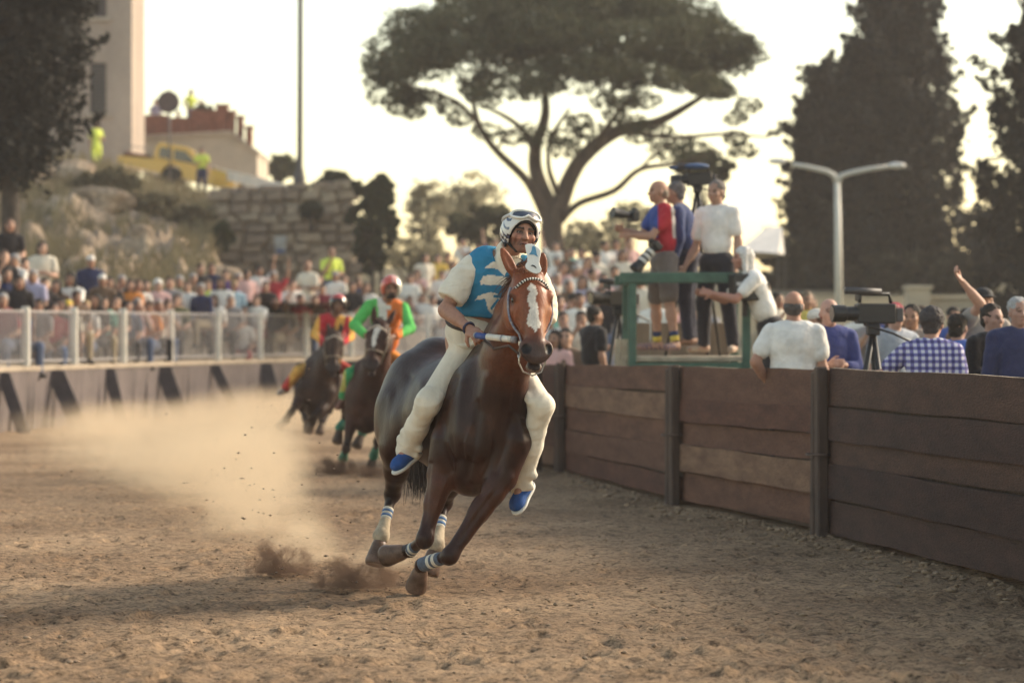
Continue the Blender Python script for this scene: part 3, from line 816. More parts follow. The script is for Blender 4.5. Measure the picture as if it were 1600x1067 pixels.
mb = MB(); mb.prism(lift(bell, PD - .003), np.array([0, .002, 0]), np.zeros(3)); mb.build('bell_emblem', mat('bell_blue', (.10, .29, .45), rough=.6, var=.15, vscale=40), HOR, br)
mb = MB(); mb.prism(lift(slot, PD - .003), np.array([0, .002, 0]), np.zeros(3)); mb.build('slot', M_black, HOR, br)

# ------------------------------------------------------------------ rider
rj = dict(pel=at(737, 536, 17.98), nck=at(787, 404, 17.72), hd=at(814, 366, 17.56), hf=(.30, -1, .02), hu=(.14, 0, 1),
    sR=at(737, 417, 17.74), sL=at(830, 426, 17.70), eR=at(696, 484, 17.66), wR=at(734, 514, 17.42), eL=at(850, 490, 17.66), wL=at(842, 534, 17.36),
    hR=at(728, 548, 17.98), kR=at(668, 632, 17.74), aR=at(636, 700, 18.02), tR=at(610, 722, 17.92),
    hL=at(795, 566, 17.86), kL=at(846, 634, 17.46), aL=at(814, 756, 17.72), tL=at(796, 792, 17.62))
ROR = rj['pel'].copy()
f_ = unit(rj['hf']); u_ = unit(np.array(rj['hu']) - f_ * (np.array(rj['hu']) @ f_)); l_ = np.cross(f_, u_) * -1
palm = dict(R=np.array([.2, .5, -.6]), L=np.array([-.5, 0, -.6]))
rb_ = dict(rj); rb_.update({'a' + q: lerp(rj['k' + q], rj['a' + q], .90) for q in 'RL'})
Bd = human(rb_, 1.10, hair='none', sleeve=.55, leg='long', fingers=True, infl=0, detail=True, curl=(1.25, 1.2), palm=palm, thumb=(-1, 1), fr=.0105)
Bd.p = [q for q in Bd.p if q[6] != SHOE]
for q in 'RL': Bd.cone(rb_['a' + q], rj['a' + q] + unit(rj['t' + q] - rj['a' + q]) * .05 + np.array([0, 0, -.02]), .032, .026, k=.02)
V, F, lab = Bd.mesh(.006)
sk = np.array([.39, .205, .14]); col = np.tile(sk, (len(V), 1))
hc = np.stack([(V - rj['hd']) @ q for q in (l_, f_, u_)], 1) / 1.06
nh = np.linalg.norm(hc, axis=1) < .16
# stubble, brows, lips, ruddy cheeks
beard = nh & (hc[:, 2] < -.035) & (hc[:, 1] > -.02); col[beard] = col[beard] * np.array([.62, .58, .60])
chk = nh & (np.abs(np.abs(hc[:, 0]) - .045) < .022) & (np.abs(hc[:, 2] + .03) < .025); col[chk] *= np.array([1.12, .95, .95])
lips = nh & (np.abs(hc[:, 2] + .061) < .007) & (np.abs(hc[:, 0]) < .023) & (hc[:, 1] > .07); col[lips] = (.22, .085, .075)
mth = nh & (np.abs(hc[:, 2] + .0615 + .25 * np.abs(hc[:, 0])) < .0042) & (np.abs(hc[:, 0]) < .026) & (hc[:, 1] > .07); col[mth] = (.05, .02, .02)
brow = nh & (np.abs(hc[:, 2] - .027 - .0 * np.abs(hc[:, 0])) < .007) & (np.abs(np.abs(hc[:, 0]) - .034) < .021) & (hc[:, 1] > .05); col[brow] = (.045, .028, .022)
lid = nh & (np.abs(hc[:, 2] - .006) < .008) & (np.abs(np.abs(hc[:, 0]) - .032) < .016) & (hc[:, 1] > .05); col[lid] = (.07, .040, .032)
for t in (-1, 1):                                     # creases of the face, their shade put into the skin colour
    for (a0, a1, w_) in (((.020 * t, -.030), (.034 * t, -.068), .0045), ((.018 * t, -.008), (.046 * t, -.010), .005), ((.052 * t, -.02), (.050 * t, -.07), .006)):
        a0 = np.array(a0); a1 = np.array(a1); P2 = hc[:, [0, 2]]; tt = np.clip(((P2 - a0) @ (a1 - a0)) / ((a1 - a0) @ (a1 - a0)), 0, 1); d_ = np.linalg.norm(P2 - (a0 + tt[:, None] * (a1 - a0)), axis=1)
        col = col * (1 - .48 * (np.exp(-(d_ / w_) ** 2) * (nh & (hc[:, 1] > .03))))[:, None]
brow_shade = nh & (np.abs(hc[:, 2] - .010) < .016) & (np.abs(np.abs(hc[:, 0]) - .032) < .022) & (hc[:, 1] > .04); col[brow_shade & ~lid & ~brow] *= .62  # shadow under the brows painted into sockets and lids
col = col * (1 + .5 * fbm(V[:, 0] * 160, V[:, 2] * 160, 88, 2))[:, None]
rider = mk('person', V, F, M_skin, ROR, cols=col)
tag(rider, 'rider in a blue and white vest and white helmet on the leading horse', 'person', 'riders of the race')
for t in (-1, 1):
    c = rj['hd'] + (l_ * t * .032 + u_ * .005 + f_ * .074) * 1.06
    b = Body(); b.ell(c - u_ * .0015, .0102); v, f, _ = b.mesh(.003)
    dd = np.linalg.norm(v - (c + f_ * .0115 - u_ * .001), axis=1); cc = np.tile((.36, .31, .28), (len(v), 1)); cc[dd < .0075] = (.025, .016, .012)
    mk('eye', v, f, M_skin, ROR, rider, cols=cc)

def garment(name, m, want, infl, res=.0085, cutters=(), extra=None, colf=None, j=rj, s=1.06, org=ROR, par=rider, **kw):
    b = human(j, s, hair='none', leg='long', fingers=False, infl=infl, want=want, **kw)
    if extra: extra(b)
    for (p, n) in cutters: b.clip(p, n)
    v, f, l = b.mesh(res)
    return mk(name, v, f, m, org, par, cols=None if colf is None else colf(v))

# white shirt: loose sleeves to the elbow
def ex_shirt(b):
    for q, o in (('R', (-.02, 0, .02)), ('L', (.02, 0, .02))):
        S, E = rj['s' + q], rj['e' + q]
        b.cone(S, lerp(S, E, 1.0), .072, .082, k=.04, lab=SHIRT)
        b.cone(lerp(S, E, .3) + np.array(o), lerp(S, E, .7) + np.array(o), .062, .066, k=.05, lab=SHIRT)
dR = unit(rj['eR'] - rj['sR'])
sh = Body(); ex_shirt(sh); sh.ell(lerp(rj['pel'], rj['nck'], .90), (.165, .10, .08), (unit(rj['sL'] - rj['sR']), (0, 1, 0), (0, 0, 1)), k=.05)
sh.ell(lerp(rj['pel'], rj['nck'], .17), (.196, .168, .16), (unit(rj['sL'] - rj['sR']), (0, 1, 0), (0, 0, 1)), k=.05)
sh.cone(rj['nck'] - (rj['nck'] - rj['pel']) * .03, lerp(rj['nck'], rj['hd'], .30), .070, .072, k=.02)
sh.cut_cone(rj['nck'], lerp(rj['nck'], rj['hd'], .8), .056, .064, k=.008)
sh.cut_ell(lerp(rj['sR'], rj['eR'], 1.13) , (.3, .3, .115), ((1, 0, 0) - dR * dR[0], np.cross(dR, (1, 0, 0)), dR), k=.01)
v, f, l = sh.mesh(.0065); v = wrinkle(v, f, rj['sR'], rj['eR'], .0095, 12, 8, 5); mk('shirt', v, f, M_cream, ROR, rider)

# blue vest with white patches
P_w = [[(757, 419), (764, 413), (772, 409), (786, 408), (792, 424), (788, 431), (781, 423), (770, 419)],
       [(750, 439), (757, 431), (766, 429), (779, 431), (792, 433), (796, 447), (778, 445), (766, 446), (752, 445)],
       [(742, 469), (747, 462), (757, 459), (768, 456), (784, 462), (790, 470), (786, 494), (772, 493), (763, 484), (758, 467)]]
P_b = [[(770, 461), (783, 460), (785, 466), (771, 465)], [(777, 466), (780, 468), (769, 485), (766, 482)]]
def vest_col(v):
    p = proj(v); p = p + np.stack([fbm(v[:, 0] * 45, v[:, 2] * 45, 21) * 3, fbm(v[:, 0] * 45, v[:, 2] * 45, 27) * 3], 1)
    c = np.tile((.038, .225, .40), (len(v), 1)); front = v[:, 1] < 17.82
    for q in P_w: c[inpoly(p, q) & front] = (.76, .70, .59)
    for q in P_b: c[inpoly(p, q) & front] = (.038, .225, .40)
    return c
ve = Body(); lat_ = unit(rj['sL'] - rj['sR']); up_ = unit(rj['nck'] - rj['pel']); fw_ = np.cross(lat_, up_); AA = (lat_, fw_, up_); sp_ = lambda t: lerp(rj['pel'], rj['nck'], t)
ve.ell(sp_(.72), (.192, .142, .22), AA, k=.06).ell(sp_(.42), (.172, .140, .20), AA, k=.08).ell(sp_(.25), (.168, .138, .16), AA, k=.08)
ve.cone(sp_(.93) - lat_ * .13, sp_(.93) + lat_ * .13, .078, k=.05)
ve.cut_cone(sp_(.97), lerp(rj['nck'], rj['hd'], 1.2), .080, .13, k=.012)
ve.clip(at(740, 494, 17.8), (-.08, 0, -1))
v, f, l = ve.mesh(.006); v = wrinkle(v, f, rj['nck'], rj['pel'] + np.array([.25, 0, 0]), .0055, 10, 6, 9); mk('vest', v, f, M_vest, ROR, rider, cols=vest_col(v))

# trousers, gathered at the ankles
tr = Body()
tr.ell(rj['pel'] + up_ * .03, (.178, .145, .16), AA, k=.05).ell(rj['pel'] + up_ * .13, (.165, .14, .09), AA, k=.05)
for q in 'RL':
    H, K, Ak = rj['h' + q], rj['k' + q], rj['a' + q]
    tr.cone(H, K, .104, .073, k=.06).cone(K, lerp(K, Ak, .5), .073, .067, k=.04).cone(lerp(K, Ak, .5), lerp(K, Ak, 1.06), .070, .060, k=.03)
    nrm = unit(np.cross(Ak - K, (0, 1, 0)))
    for i, t in enumerate((.72, .80, .88, .95)):
        c = lerp(K, Ak, t); o = nrm * (.012 if i % 2 else -.012)
        tr.cone(c - nrm * .045 + o, c + nrm * .045 + o + np.array([0, -.02, .03 * (-1) ** i]), .026, .022, k=.03)
    for i in range(3):
        c = lerp(H, K, .82 + .07 * i); tr.cone(c - nrm * .06 + np.array([0, -.055, 0]), c + nrm * .05 + np.array([0, -.06, .02]), .022, .014, k=.03)
v, f, l = tr.mesh(.0065); lw_ = v[:, 0] < (at(775, 600, 17.9)[0])
v1 = wrinkle(v, f, rj['kR'], rj['aR'], .0050, 13, 7, 3, ramp(v[:, 2], 2.0, .7) * .9 + .35); v2 = wrinkle(v, f, rj['kL'], rj['aL'], .0050, 13, 7, 8, ramp(v[:, 2], 2.0, .7) * .9 + .35)
v = np.where(lw_[:, None], v1, v2); mk('trousers', v, f, M_cream, ROR, rider)
mb = MB(); c = at(741, 503, 17.93)
mb.tube([c + .175 * math.cos(q) * lat_ + .150 * math.sin(q) * fw_ for q in np.linspace(0, 2 * math.pi, 33)], .012, 6, cap=False)
mb.build('belt', mat('belt_leather', (.05, .032, .026), rough=.6), ROR, rider, smooth=True)
# blue shoes with white soles
for q in 'RL':
    A_, T_ = rj['a' + q], rj['t' + q]; d = unit(T_ - A_); dn = unit(np.array([0, 0, -1.]) - d * (-d[2])); sd = np.cross(d, dn)
    so = empty('shoe', (0, 0, 0)); so.parent = rider
    b = Body(); b.cone(A_ + dn * .03 - d * .03, A_ + dn * .045 + d * .10, .050, .043, k=.03).cone(A_ - d * .01, A_ + dn * .03, .046, .05, k=.03).ell(A_ + dn * .045 + d * .12, (.055, .047, .036), (d, sd, dn), k=.03)
    b.clip(A_ + dn * .072, dn); v, f, l = b.mesh(.006); mk('upper', v, f, M_blue_shoe, ROR, so)
    b = Body(); b.ell(A_ + dn * .078 - d * .02, (.065, .050, .03), (d, sd, dn), k=.05).ell(A_ + dn * .078 + d * .10, (.085, .054, .03), (d, sd, dn), k=.05)
    b.clip(A_ + dn * .092, dn); b.clip(A_ + dn * .068, -dn); v, f, l = b.mesh(.006); mk('sole', v, f, M_sole, ROR, so)
# wristband and watch
mb = MB(); wv = unit(rj['wR'] - rj['eR']); n1 = unit(np.cross(wv, (0, 0, 1))); n2 = np.cross(wv, n1); c = rj['wR'] - wv * .012
mb.tube([c + .036 * (n1 * math.cos(q) + n2 * math.sin(q)) for q in np.linspace(0, 2 * math.pi, 20)], .008, 6, cap=False)
mb.build('wristband', mat('band_dark_blue', (.03, .035, .08), rough=.7), ROR, rider, smooth=True)

# helmet
hc0 = rj['hd'] + u_ * .040 - f_ * .012
b = Body(); HA = (l_, f_, u_)
b.ell(hc0, (.116, .134, .118), HA, k=.01).ell(hc0 - u_ * .05 - f_ * .03, (.112, .112, .10), HA, k=.05)
b.cut_ell(hc0, (.104, .122, .106), HA, k=.004); b.cut_ell(hc0 - u_ * .06 - f_ * .03, (.101, .10, .12), HA, k=.004)
b.cut_ell(hc0 - u_ * .100 + f_ * .13, (.096, .155, .138), HA, k=.012); b.clip(hc0 - u_ * .120, -u_)
v, f, l = b.mesh(.0045)
q_ = np.stack([(v - hc0) @ a for a in HA], 1)
cc = np.tile((.70, .70, .68), (len(v), 1))
ang = np.arctan2(q_[:, 1], -q_[:, 0]); st = np.abs(np.mod(q_[:, 2] * 1.0 + q_[:, 1] * .55 + .02 * np.sin(q_[:, 1] * 40), .052) - .026)
m = (st < .0085) & (q_[:, 1] < .075); cc[m] = (.07, .10, .19)
m = (q_[:, 2] < -.055); cc[m & (np.mod((q_[:, 1] * 60).astype(int) + (q_[:, 2] * 60).astype(int), 2) == 0)] = (.03, .03, .05)
helm = mk('helmet', v, f, mat('helmet_paint', attr=True, rough=.25, var=.05, spec=.5, coat=.5), ROR, rider, cols=cc)
b = Body(); b.ell(hc0, (.1035, .1215, .1055), HA, k=.01).ell(hc0 - u_ * .06 - f_ * .03, (.1005, .099, .119), HA, k=.03)
b.cut_ell(hc0 - u_ * .012, (.083, .102, .086), HA, k=.004); b.cut_ell(hc0 - u_ * .095, (.080, .10, .12), HA, k=.006)
b.cut_ell(hc0 - u_ * .103 + f_ * .13, (.084, .155, .126), HA, k=.01); b.clip(hc0 - u_ * .128, -u_)
v, f, l = b.mesh(.0045); mk('lining', v, f, M_black, ROR, helm)
b = Body()
for t in (-1, 1): b.cone(rj['hd'] + l_ * t * .083 - u_ * .06, rj['hd'] + l_ * t * .03 - u_ * .108 + f_ * .045, .010, k=.01)
b.cone(rj['hd'] - l_ * .03 - u_ * .108 + f_ * .045, rj['hd'] + l_ * .03 - u_ * .108 + f_ * .045, .010, k=.01)
v, f, l = b.mesh(.005); mk('chin_strap', v, f, M_black, ROR, helm)
# goggles pushed up on the helmet
def onhelm(a, h, off): 
    r = math.sqrt(max(0, 1 - (h / .118) ** 2)); n_ = unit(l_ * math.sin(a) + f_ * math.cos(a) + u_ * h * 6)
    return hc0 + (l_ * .116 * math.sin(a) + f_ * .134 * math.cos(a)) * r + u_ * h + n_ * off
gg = empty('goggles', (0, 0, 0)); gg.parent = rider
loop = []
for q in np.linspace(0, 2 * math.pi, 49)[:-1]:
    ca, sa = math.cos(q), math.sin(q); a = 1.0 * np.sign(ca) * abs(ca) ** .55; h = .068 + .024 * np.sign(sa) * abs(sa) ** .6 - .020 * math.exp(-(a / .18) ** 2) * (sa < 0) * -1
    loop.append((a, h))
mb = MB(); mb.tube([onhelm(a, h, .014) for a, h in loop + loop[:1]], .0085, 8, cap=False); mb.build('frame', M_white, ROR, gg, smooth=True)
mb = MB(); cv = onhelm(0, .070, .019); n = len(loop); inner = [onhelm(a * .5, .068 + (h - .068) * .5, .020) for a, h in loop]
mb.add([onhelm(a, h, .012) for a, h in loop] + inner + [cv], [(i, (i + 1) % n, n + (i + 1) % n, n + i) for i in range(n)] + [(n + i, n + (i + 1) % n, 2 * n) for i in range(n)])
mb.build('lens', mat('goggle_lens', (.02, .03, .06), rough=.06, spec=1.0, var=.1, coat=1.0), ROR, gg, smooth=True)
for t in (-1, 1):
    mb = MB(); mb.tube([onhelm(t * a, .066 - .03 * (a - 1), .006) for a in np.linspace(1.0, 2.2, 12)], .011, 6)
    mb.build('strap', mat('goggle_strap', (.62, .62, .60), rough=.8), ROR, gg, smooth=True)

# the bound stick in his right hand
p0, p1 = at(743, 524, 17.28), at(806, 531, 17.02); mb = MB(); seg = [(0, .03, 2), (.03, .30, 1), (.30, .66, 0), (.66, .70, 2), (.70, .92, 0), (.92, 1, 2)]
for a, b_, m in seg: mb.tube([lerp(p0, p1, a), lerp(p0, p1, b_)], .0195 if m != 2 else .021, 12, m)
o = mb.build('riding_stick', [mat('stick_white', (.66, .63, .56), rough=.7), mat('stick_blue', (.045, .085, .26), rough=.7), mat('stick_grey', (.30, .29, .30), rough=.6)], tuple(lerp(p0, p1, .5)), smooth=True)
tag(o, 'blue and white bound riding stick held in the leading rider\'s hand', 'stick')
# ================================================================== ground
def sheet(name, xs, ys, zf, m, colf=None, **kw):
    X, Y = np.meshgrid(xs, ys, indexing='ij'); Z = zf(X, Y)
    V = np.stack([X, Y, Z], -1).reshape(-1, 3); n, k = len(xs), len(ys)
    i = np.arange(n * k).reshape(n, k)
    F = np.stack([i[:-1, :-1], i[1:, :-1], i[1:, 1:], i[:-1, 1:]], -1).reshape(-1, 4)
    return mk(name, V, F, m, cols=None if colf is None else colf(V), **kw)

def ground_z(X, Y):
    near = np.clip((30 - Y) / 15, 0.15, 1) * (np.abs(X) < 9)
    z = fbm(X * 1.1, Y * .9, 1, 3) * .05 + fbm(X * 5, Y * 4, 11, 3) * .045 * near + fbm(X * 17, Y * 13, 31, 3) * .034 * near
    if X.ndim == 2 and X.shape[0] > 300:
        gx, gy = X[:, 0], Y[0]; r = np.random.default_rng(17)
        for k in range(1500):                                            # hoof prints
            y = 11 + 24 * r.uniform() ** 1.5; x = r.uniform(-.2, .2) * y; i0, i1 = np.searchsorted(gx, [x - .22, x + .22]); j0, j1 = np.searchsorted(gy, [y - .22, y + .22]); a = r.uniform(-.5, .5)
            if i1 - i0 < 2 or j1 - j0 < 2: continue
            dx = gx[i0:i1, None] - x; dy = gy[None, j0:j1] - y; u = dx * math.cos(a) - dy * math.sin(a); v = dx * math.sin(a) + dy * math.cos(a); q = np.sqrt((u / .075) ** 2 + (v / .095) ** 2)
            z[i0:i1, j0:j1] += r.uniform(.4, 1) * (-.028 * np.exp(-q ** 4) + .015 * np.exp(-((q - 1.35) / .35) ** 2) * (.5 + vnoise(dx * 30, dy * 30, k)))
    return np.where((np.abs(X) < 14) & (Y > 5) & (Y < 80), z, 0)

def soil_material():
    m = bpy.data.materials.new('track_soil'); m.use_nodes = True; n = m.node_tree; p = n.nodes['Principled BSDF']; L = n.links.new
    p.inputs['Roughness'].default_value = .95; p.inputs['Specular IOR Level'].default_value = .15
    tc = n.nodes.new('ShaderNodeTexCoord')
    def nz(scale, det=5, rg=.6, st=None):
        t = n.nodes.new('ShaderNodeTexNoise'); t.inputs['Scale'].default_value = scale; t.inputs['Detail'].default_value = det; t.inputs['Roughness'].default_value = rg
        if st:
            mp = n.nodes.new('ShaderNodeMapping'); mp.inputs['Scale'].default_value = st; L(tc.outputs['Object'], mp.inputs[0]); L(mp.outputs[0], t.inputs['Vector'])
        else: L(tc.outputs['Object'], t.inputs['Vector'])
        return t.outputs['Fac']
    def rampn(fac, stops):
        r = n.nodes.new('ShaderNodeValToRGB'); L(fac, r.inputs[0]); e = r.color_ramp.elements
        while len(e) < len(stops): e.new(.5)
        for k, (t, c) in zip(e, stops): k.position = t; k.color = (*c, 1)
        return r.outputs[0]
    a = rampn(nz(.45, 4, .5), [(.35, (.25, .163, .100)), (.65, (.43, .298, .188))])
    b = rampn(nz(9, 6, .7), [(.35, (.34, .33, .33)), (.47, (.90, .90, .90)), (.68, (1.28, 1.25, 1.2))])
    c = rampn(nz(34, 5, .7), [(.36, (.25, .23, .225)), (.46, (.90, .90, .90)), (.70, (1.3, 1.27, 1.22))])
    m1 = n.nodes.new('ShaderNodeMixRGB'); m1.blend_type = 'MULTIPLY'; m1.inputs[0].default_value = 1; L(a, m1.inputs[1]); L(b, m1.inputs[2])
    m2 = n.nodes.new('ShaderNodeMixRGB'); m2.blend_type = 'MULTIPLY'; m2.inputs[0].default_value = 1; L(m1.outputs[0], m2.inputs[1]); L(c, m2.inputs[2])
    L(m2.outputs[0], p.inputs['Base Color'])
    bp = n.nodes.new('ShaderNodeBump'); bp.inputs['Strength'].default_value = .9; bp.inputs['Distance'].default_value = .03; L(nz(26, 8, .75), bp.inputs['Height']); L(bp.outputs[0], p.inputs['Normal'])
    return m
M_soil = soil_material()
xs = np.concatenate([[-700, -300, -120, -50, -25, -14], np.linspace(-9, 9, 720), [14, 25, 50, 120, 300, 700]])
ys = np.concatenate([[-200, -40, 0, 6], 9 + np.cumsum(np.linspace(.03, .16, 420)), [60, 70, 80, 100, 150, 300, 700, 1500]])
ys = np.unique(ys[np.argsort(ys)])
g = sheet('ground', xs, ys, ground_z, M_soil); tag(g, kind='structure')

# loose clods and stones on the track: nobody could count them
def pebbles(N, place, smin, smax, seed):
    r = np.random.default_rng(seed)
    base = np.array([(1, 0, 0), (-1, 0, 0), (0, 1, 0), (0, -1, 0), (0, 0, 1), (0, 0, -.6), (.6, .6, .5), (-.6, .5, .55), (.5, -.6, .5), (-.55, -.6, .45)], float)
    tri = np.array([(4, 6, 7), (4, 8, 6), (4, 9, 8), (4, 7, 9), (6, 0, 2), (6, 2, 7), (7, 2, 1), (7, 1, 9), (9, 1, 3), (9, 3, 8), (8, 3, 0), (8, 0, 6), (5, 2, 0), (5, 1, 2), (5, 3, 1), (5, 0, 3)])
    c = place(r, N); s = smin * (smax / smin) ** (r.uniform(0, 1, N) ** 2.4)
    V = base[None] * (1 + r.normal(0, .22, (N, 10, 3))) * s[:, None, None] * np.stack([r.uniform(.7, 1.4, N), r.uniform(.7, 1.4, N), r.uniform(.45, .8, N)], 1)[:, None, :]
    a = r.uniform(0, 6.28, N); ca, sa = np.cos(a)[:, None], np.sin(a)[:, None]
    X = V[..., 0] * ca - V[..., 1] * sa; Y = V[..., 0] * sa + V[..., 1] * ca
    V = np.stack([X, Y, V[..., 2]], -1) + c[:, None, :]
    F = (tri[None] + 10 * np.arange(N)[:, None, None]).reshape(-1, 3)
    return V.reshape(-1, 3), F
def on_track(r, N):
    d = 12 + 34 * r.uniform(0, 1, N) ** 2.0; x = r.uniform(-.21, .21, N) * d
    c = np.stack([x, d, np.zeros(N)], 1); c[:, 2] = ground_z(c[:, 0], c[:, 1]) + .002; return c
M_clod = mat('clod', (.27, .19, .125), rough=.95, var=.45, vscale=3, bump=.5, bscale=60)
v, f = pebbles(8000, on_track, .003, .020, 3); tag(mk('dirt_clods', v, f, M_clod, smooth=False), 'loose clods and stones scattered over the sandy track', 'clods', kind='stuff')

# ================================================================== plank fence on the right
FP = [(4.3, 12.0), (3.50, 16.4), (2.53, 22.6), (1.60, 26.8), (.63, 32.8), (-.15, 36.2)]     # foot of each post
FZ = [1.37, 1.36, 1.335, 1.30, 1.25, 1.23]
fence = empty('plank_fence', (2.0, 24, 0)); tag(fence, 'brown weathered plank fence along the right side of the track', 'fence')
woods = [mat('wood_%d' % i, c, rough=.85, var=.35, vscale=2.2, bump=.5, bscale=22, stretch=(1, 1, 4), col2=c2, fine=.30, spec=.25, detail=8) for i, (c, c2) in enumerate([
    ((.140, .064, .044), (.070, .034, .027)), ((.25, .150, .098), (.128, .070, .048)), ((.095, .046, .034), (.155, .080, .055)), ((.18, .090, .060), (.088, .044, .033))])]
woods_shade = [mat('wood_shade_%d' % i, c, rough=.85, var=.35, vscale=2.2, bump=.5, bscale=22, stretch=(1, 1, 4), col2=c2, fine=.30, spec=.25, detail=8) for i, (c, c2) in enumerate([((.064, .034, .028), (.034, .021, .020)), ((.105, .058, .042), (.054, .032, .027)), ((.046, .027, .024), (.080, .045, .036)), ((.076, .042, .034), (.040, .025, .023))])]  # near panels: shade and vignette put into darker wood colours
M_end = mat('wood_top', (.50, .41, .31), rough=.9, var=.3, bump=.3)
M_post = mat('post_wood', (.045, .030, .026), rough=.8, var=.5, vscale=5, bump=.6, bscale=18, stretch=(1, 1, .4), col2=(.10, .062, .045))
fo = np.array(fence.location)
rf = np.random.default_rng(5)
for i in range(len(FP) - 1):
    a = np.array([*FP[i], 0]); b = np.array([*FP[i + 1], 0]); dv = b - a; Ln = np.linalg.norm(dv); yaw = math.atan2(dv[1], dv[0]); Rz = rotz(yaw)
    nrm = np.array([math.sin(yaw), -math.cos(yaw), 0]); nrm = nrm if nrm[0] < 0 else -nrm          # towards the track
    zt = (FZ[i] + FZ[i + 1]) / 2; slope = math.atan2(FZ[i + 1] - FZ[i], Ln)
    hs_ = rf.uniform(.17, .33, 5); hs_ = hs_ / hs_.sum() * (zt - .05); z = zt
    for q, h in enumerate(hs_):
        gap = (.004, .016, -.006, .014, .006)[(q + i) % 5]; zc = z - h / 2; off = (.014 if q % 2 else -.014) + rf.uniform(-.008, .012); tlt = rf.normal(0, .003) - slope * -1
        c = (a + b) / 2 + nrm * off + np.array([0, 0, zc]); mb = MB()
        n = 7; pr = []
        for k in range(n + 1):
            t = (k / n - .5) * (Ln - .02); up = h / 2 - .0 + .006 * math.sin(k * 1.7 + q + i * 2); dn = -h / 2 + gap + .006 * math.sin(k * 2.3 + q * 2 + i)
            bow = .010 * math.sin(k / n * math.pi) * rf.uniform(.3, 1)
            pr.append([(t, -.022 + bow, dn + t * tlt), (t, -.022 + bow, up - .006 + t * tlt), (t, -.016 + bow, up + t * tlt), (t, .016 + bow, up + t * tlt), (t, .022 + bow, dn + t * tlt)])
        Vp = [p for r_ in pr for p in r_]; Fp = []
        for k in range(n):
            for e in range(5): Fp.append((k * 5 + e, k * 5 + (e + 1) % 5, (k + 1) * 5 + (e + 1) % 5, (k + 1) * 5 + e))
        Fp += [(4, 3, 2, 1, 0), tuple(n * 5 + e for e in range(5))]
        mb.add(np.array(Vp) @ Rz.T + c, Fp)
        if q == 0:
            mb.M = [1 if (len(f_) == 4 and (j % 5) in (1, 2)) else 0 for j, f_ in enumerate(Fp)]
        mb.build('plank', [(woods_shade if i < 2 else woods)[(i + q * 2 + (q > 2)) % 4], M_end], fo, fence)
        z -= h
    mb = MB(); mb.box((a + b) / 2 - nrm * .055 + np.array([0, 0, zt / 2 - .02]), (Ln, .03, zt - .12), Rz); mb.build('gap_blocker', M_post, fo, fence)  # added dark sheet, blocks the light seen through the plank gaps
for i in range(1, len(FP)):
    p = np.array([*FP[i], 0]); dv = np.array([FP[i][0] - FP[i - 1][0], FP[i][1] - FP[i - 1][1]]); yaw = math.atan2(dv[1], dv[0]); nrm = np.array([math.sin(yaw), -math.cos(yaw), 0]); nrm = nrm if nrm[0] < 0 else -nrm
    h = FZ[i] + .02; r = .088
    tl_ = rf.normal(0, .015); mbp = MB(); Rp = rotz(yaw) @ roty(tl_)
    mbp.box(p + nrm * .075 + np.array([0, 0, h / 2 - .05]), (.125, .085, h + .1), Rp, bev=.012); mbp.build('post', M_post, fo, fence)
    mbp = MB(); mbp.box(p + nrm * .085 + np.array([math.cos(yaw), math.sin(yaw), 0]) * .125 + np.array([0, 0, h / 2 - .07]), (.095, .075, h + .06), rotz(yaw) @ roty(-tl_), bev=.012); mbp.build('post', M_post, fo, fence)
    b = Body(); b.cone(p + nrm * .10 + np.array([0, 0, -.1]), p + nrm * .10 + np.array([0, 0, h + .05]), r * .95, r, k=.02)
    b.cone(p + nrm * .08 + np.array([.05, .02, -.1]), p + nrm * .085 + np.array([.045, .02, h + .05]), r * .8, r * .8, k=.01); b.clip(p + np.array([0, 0, h]), (.08, -.06, 1))
    b.cut_cone(p + nrm * .20 + np.array([.015, 0, h * .2]), p + nrm * .205 + np.array([.02, 0, h * .9]), .018, k=.02)
    if i == 4:
        b = Body(); q = p + nrm * .10 + np.array([-.26, .5, 0]); b.cone(q, q + np.array([0, 0, h - .05]), .085, .09, k=.02); v, f, _ = b.mesh(.018); mk('post', v, f, M_post, fo, fence)
    # rope and wire tied round the post
    mb = MB(); c = p + nrm * .10 + np.array([0, 0, .66]); mb.tube([c + .095 * np.array([math.cos(t), math.sin(t), .03 * math.sin(3 * t)]) for t in np.linspace(0, 6.3, 18)], .009, 5, cap=False); mb.build('binding', mat('wire', (.12, .085, .07), rough=.7), fo, fence, smooth=True)
# pale caps of sacking over two posts
for i in ():
    p = np.array([*FP[i], FZ[i]]); b = Body(); b.ell(p + np.array([-.06, -.04, .03]), (.085, .085, .045), k=.03); b.cone(p + np.array([-.13, -.02, .02]), p + np.array([-.145, -.02, -.10]), .035, .02, k=.04)
    v, f, _ = b.mesh(.014); mk('post_cap', v, f, mat('sacking', (.50, .44, .36), rough=.95, var=.3, bump=.6, bscale=30), fo, fence)
# soil and rubble gathered at the foot of the fence
def at_foot(r, N):
    t = r.uniform(0, len(FP) - 1.001, N); i = t.astype(int); u = (t - i)[:, None]; A_ = np.array(FP)[i]; B_ = np.array(FP)[i + 1]
    p = A_ * (1 - u) + B_ * u; p[:, 0] -= np.abs(r.normal(.10, .28, N)); c = np.concatenate([p, np.zeros((N, 1))], 1); c[:, 2] = ground_z(c[:, 0], c[:, 1]) + .004; return c
v, f = pebbles(2600, at_foot, .004, .040, 8); tag(mk('rubble', v, f, M_clod, smooth=False), 'rubble and clods heaped along the foot of the plank fence', 'rubble', kind='stuff')

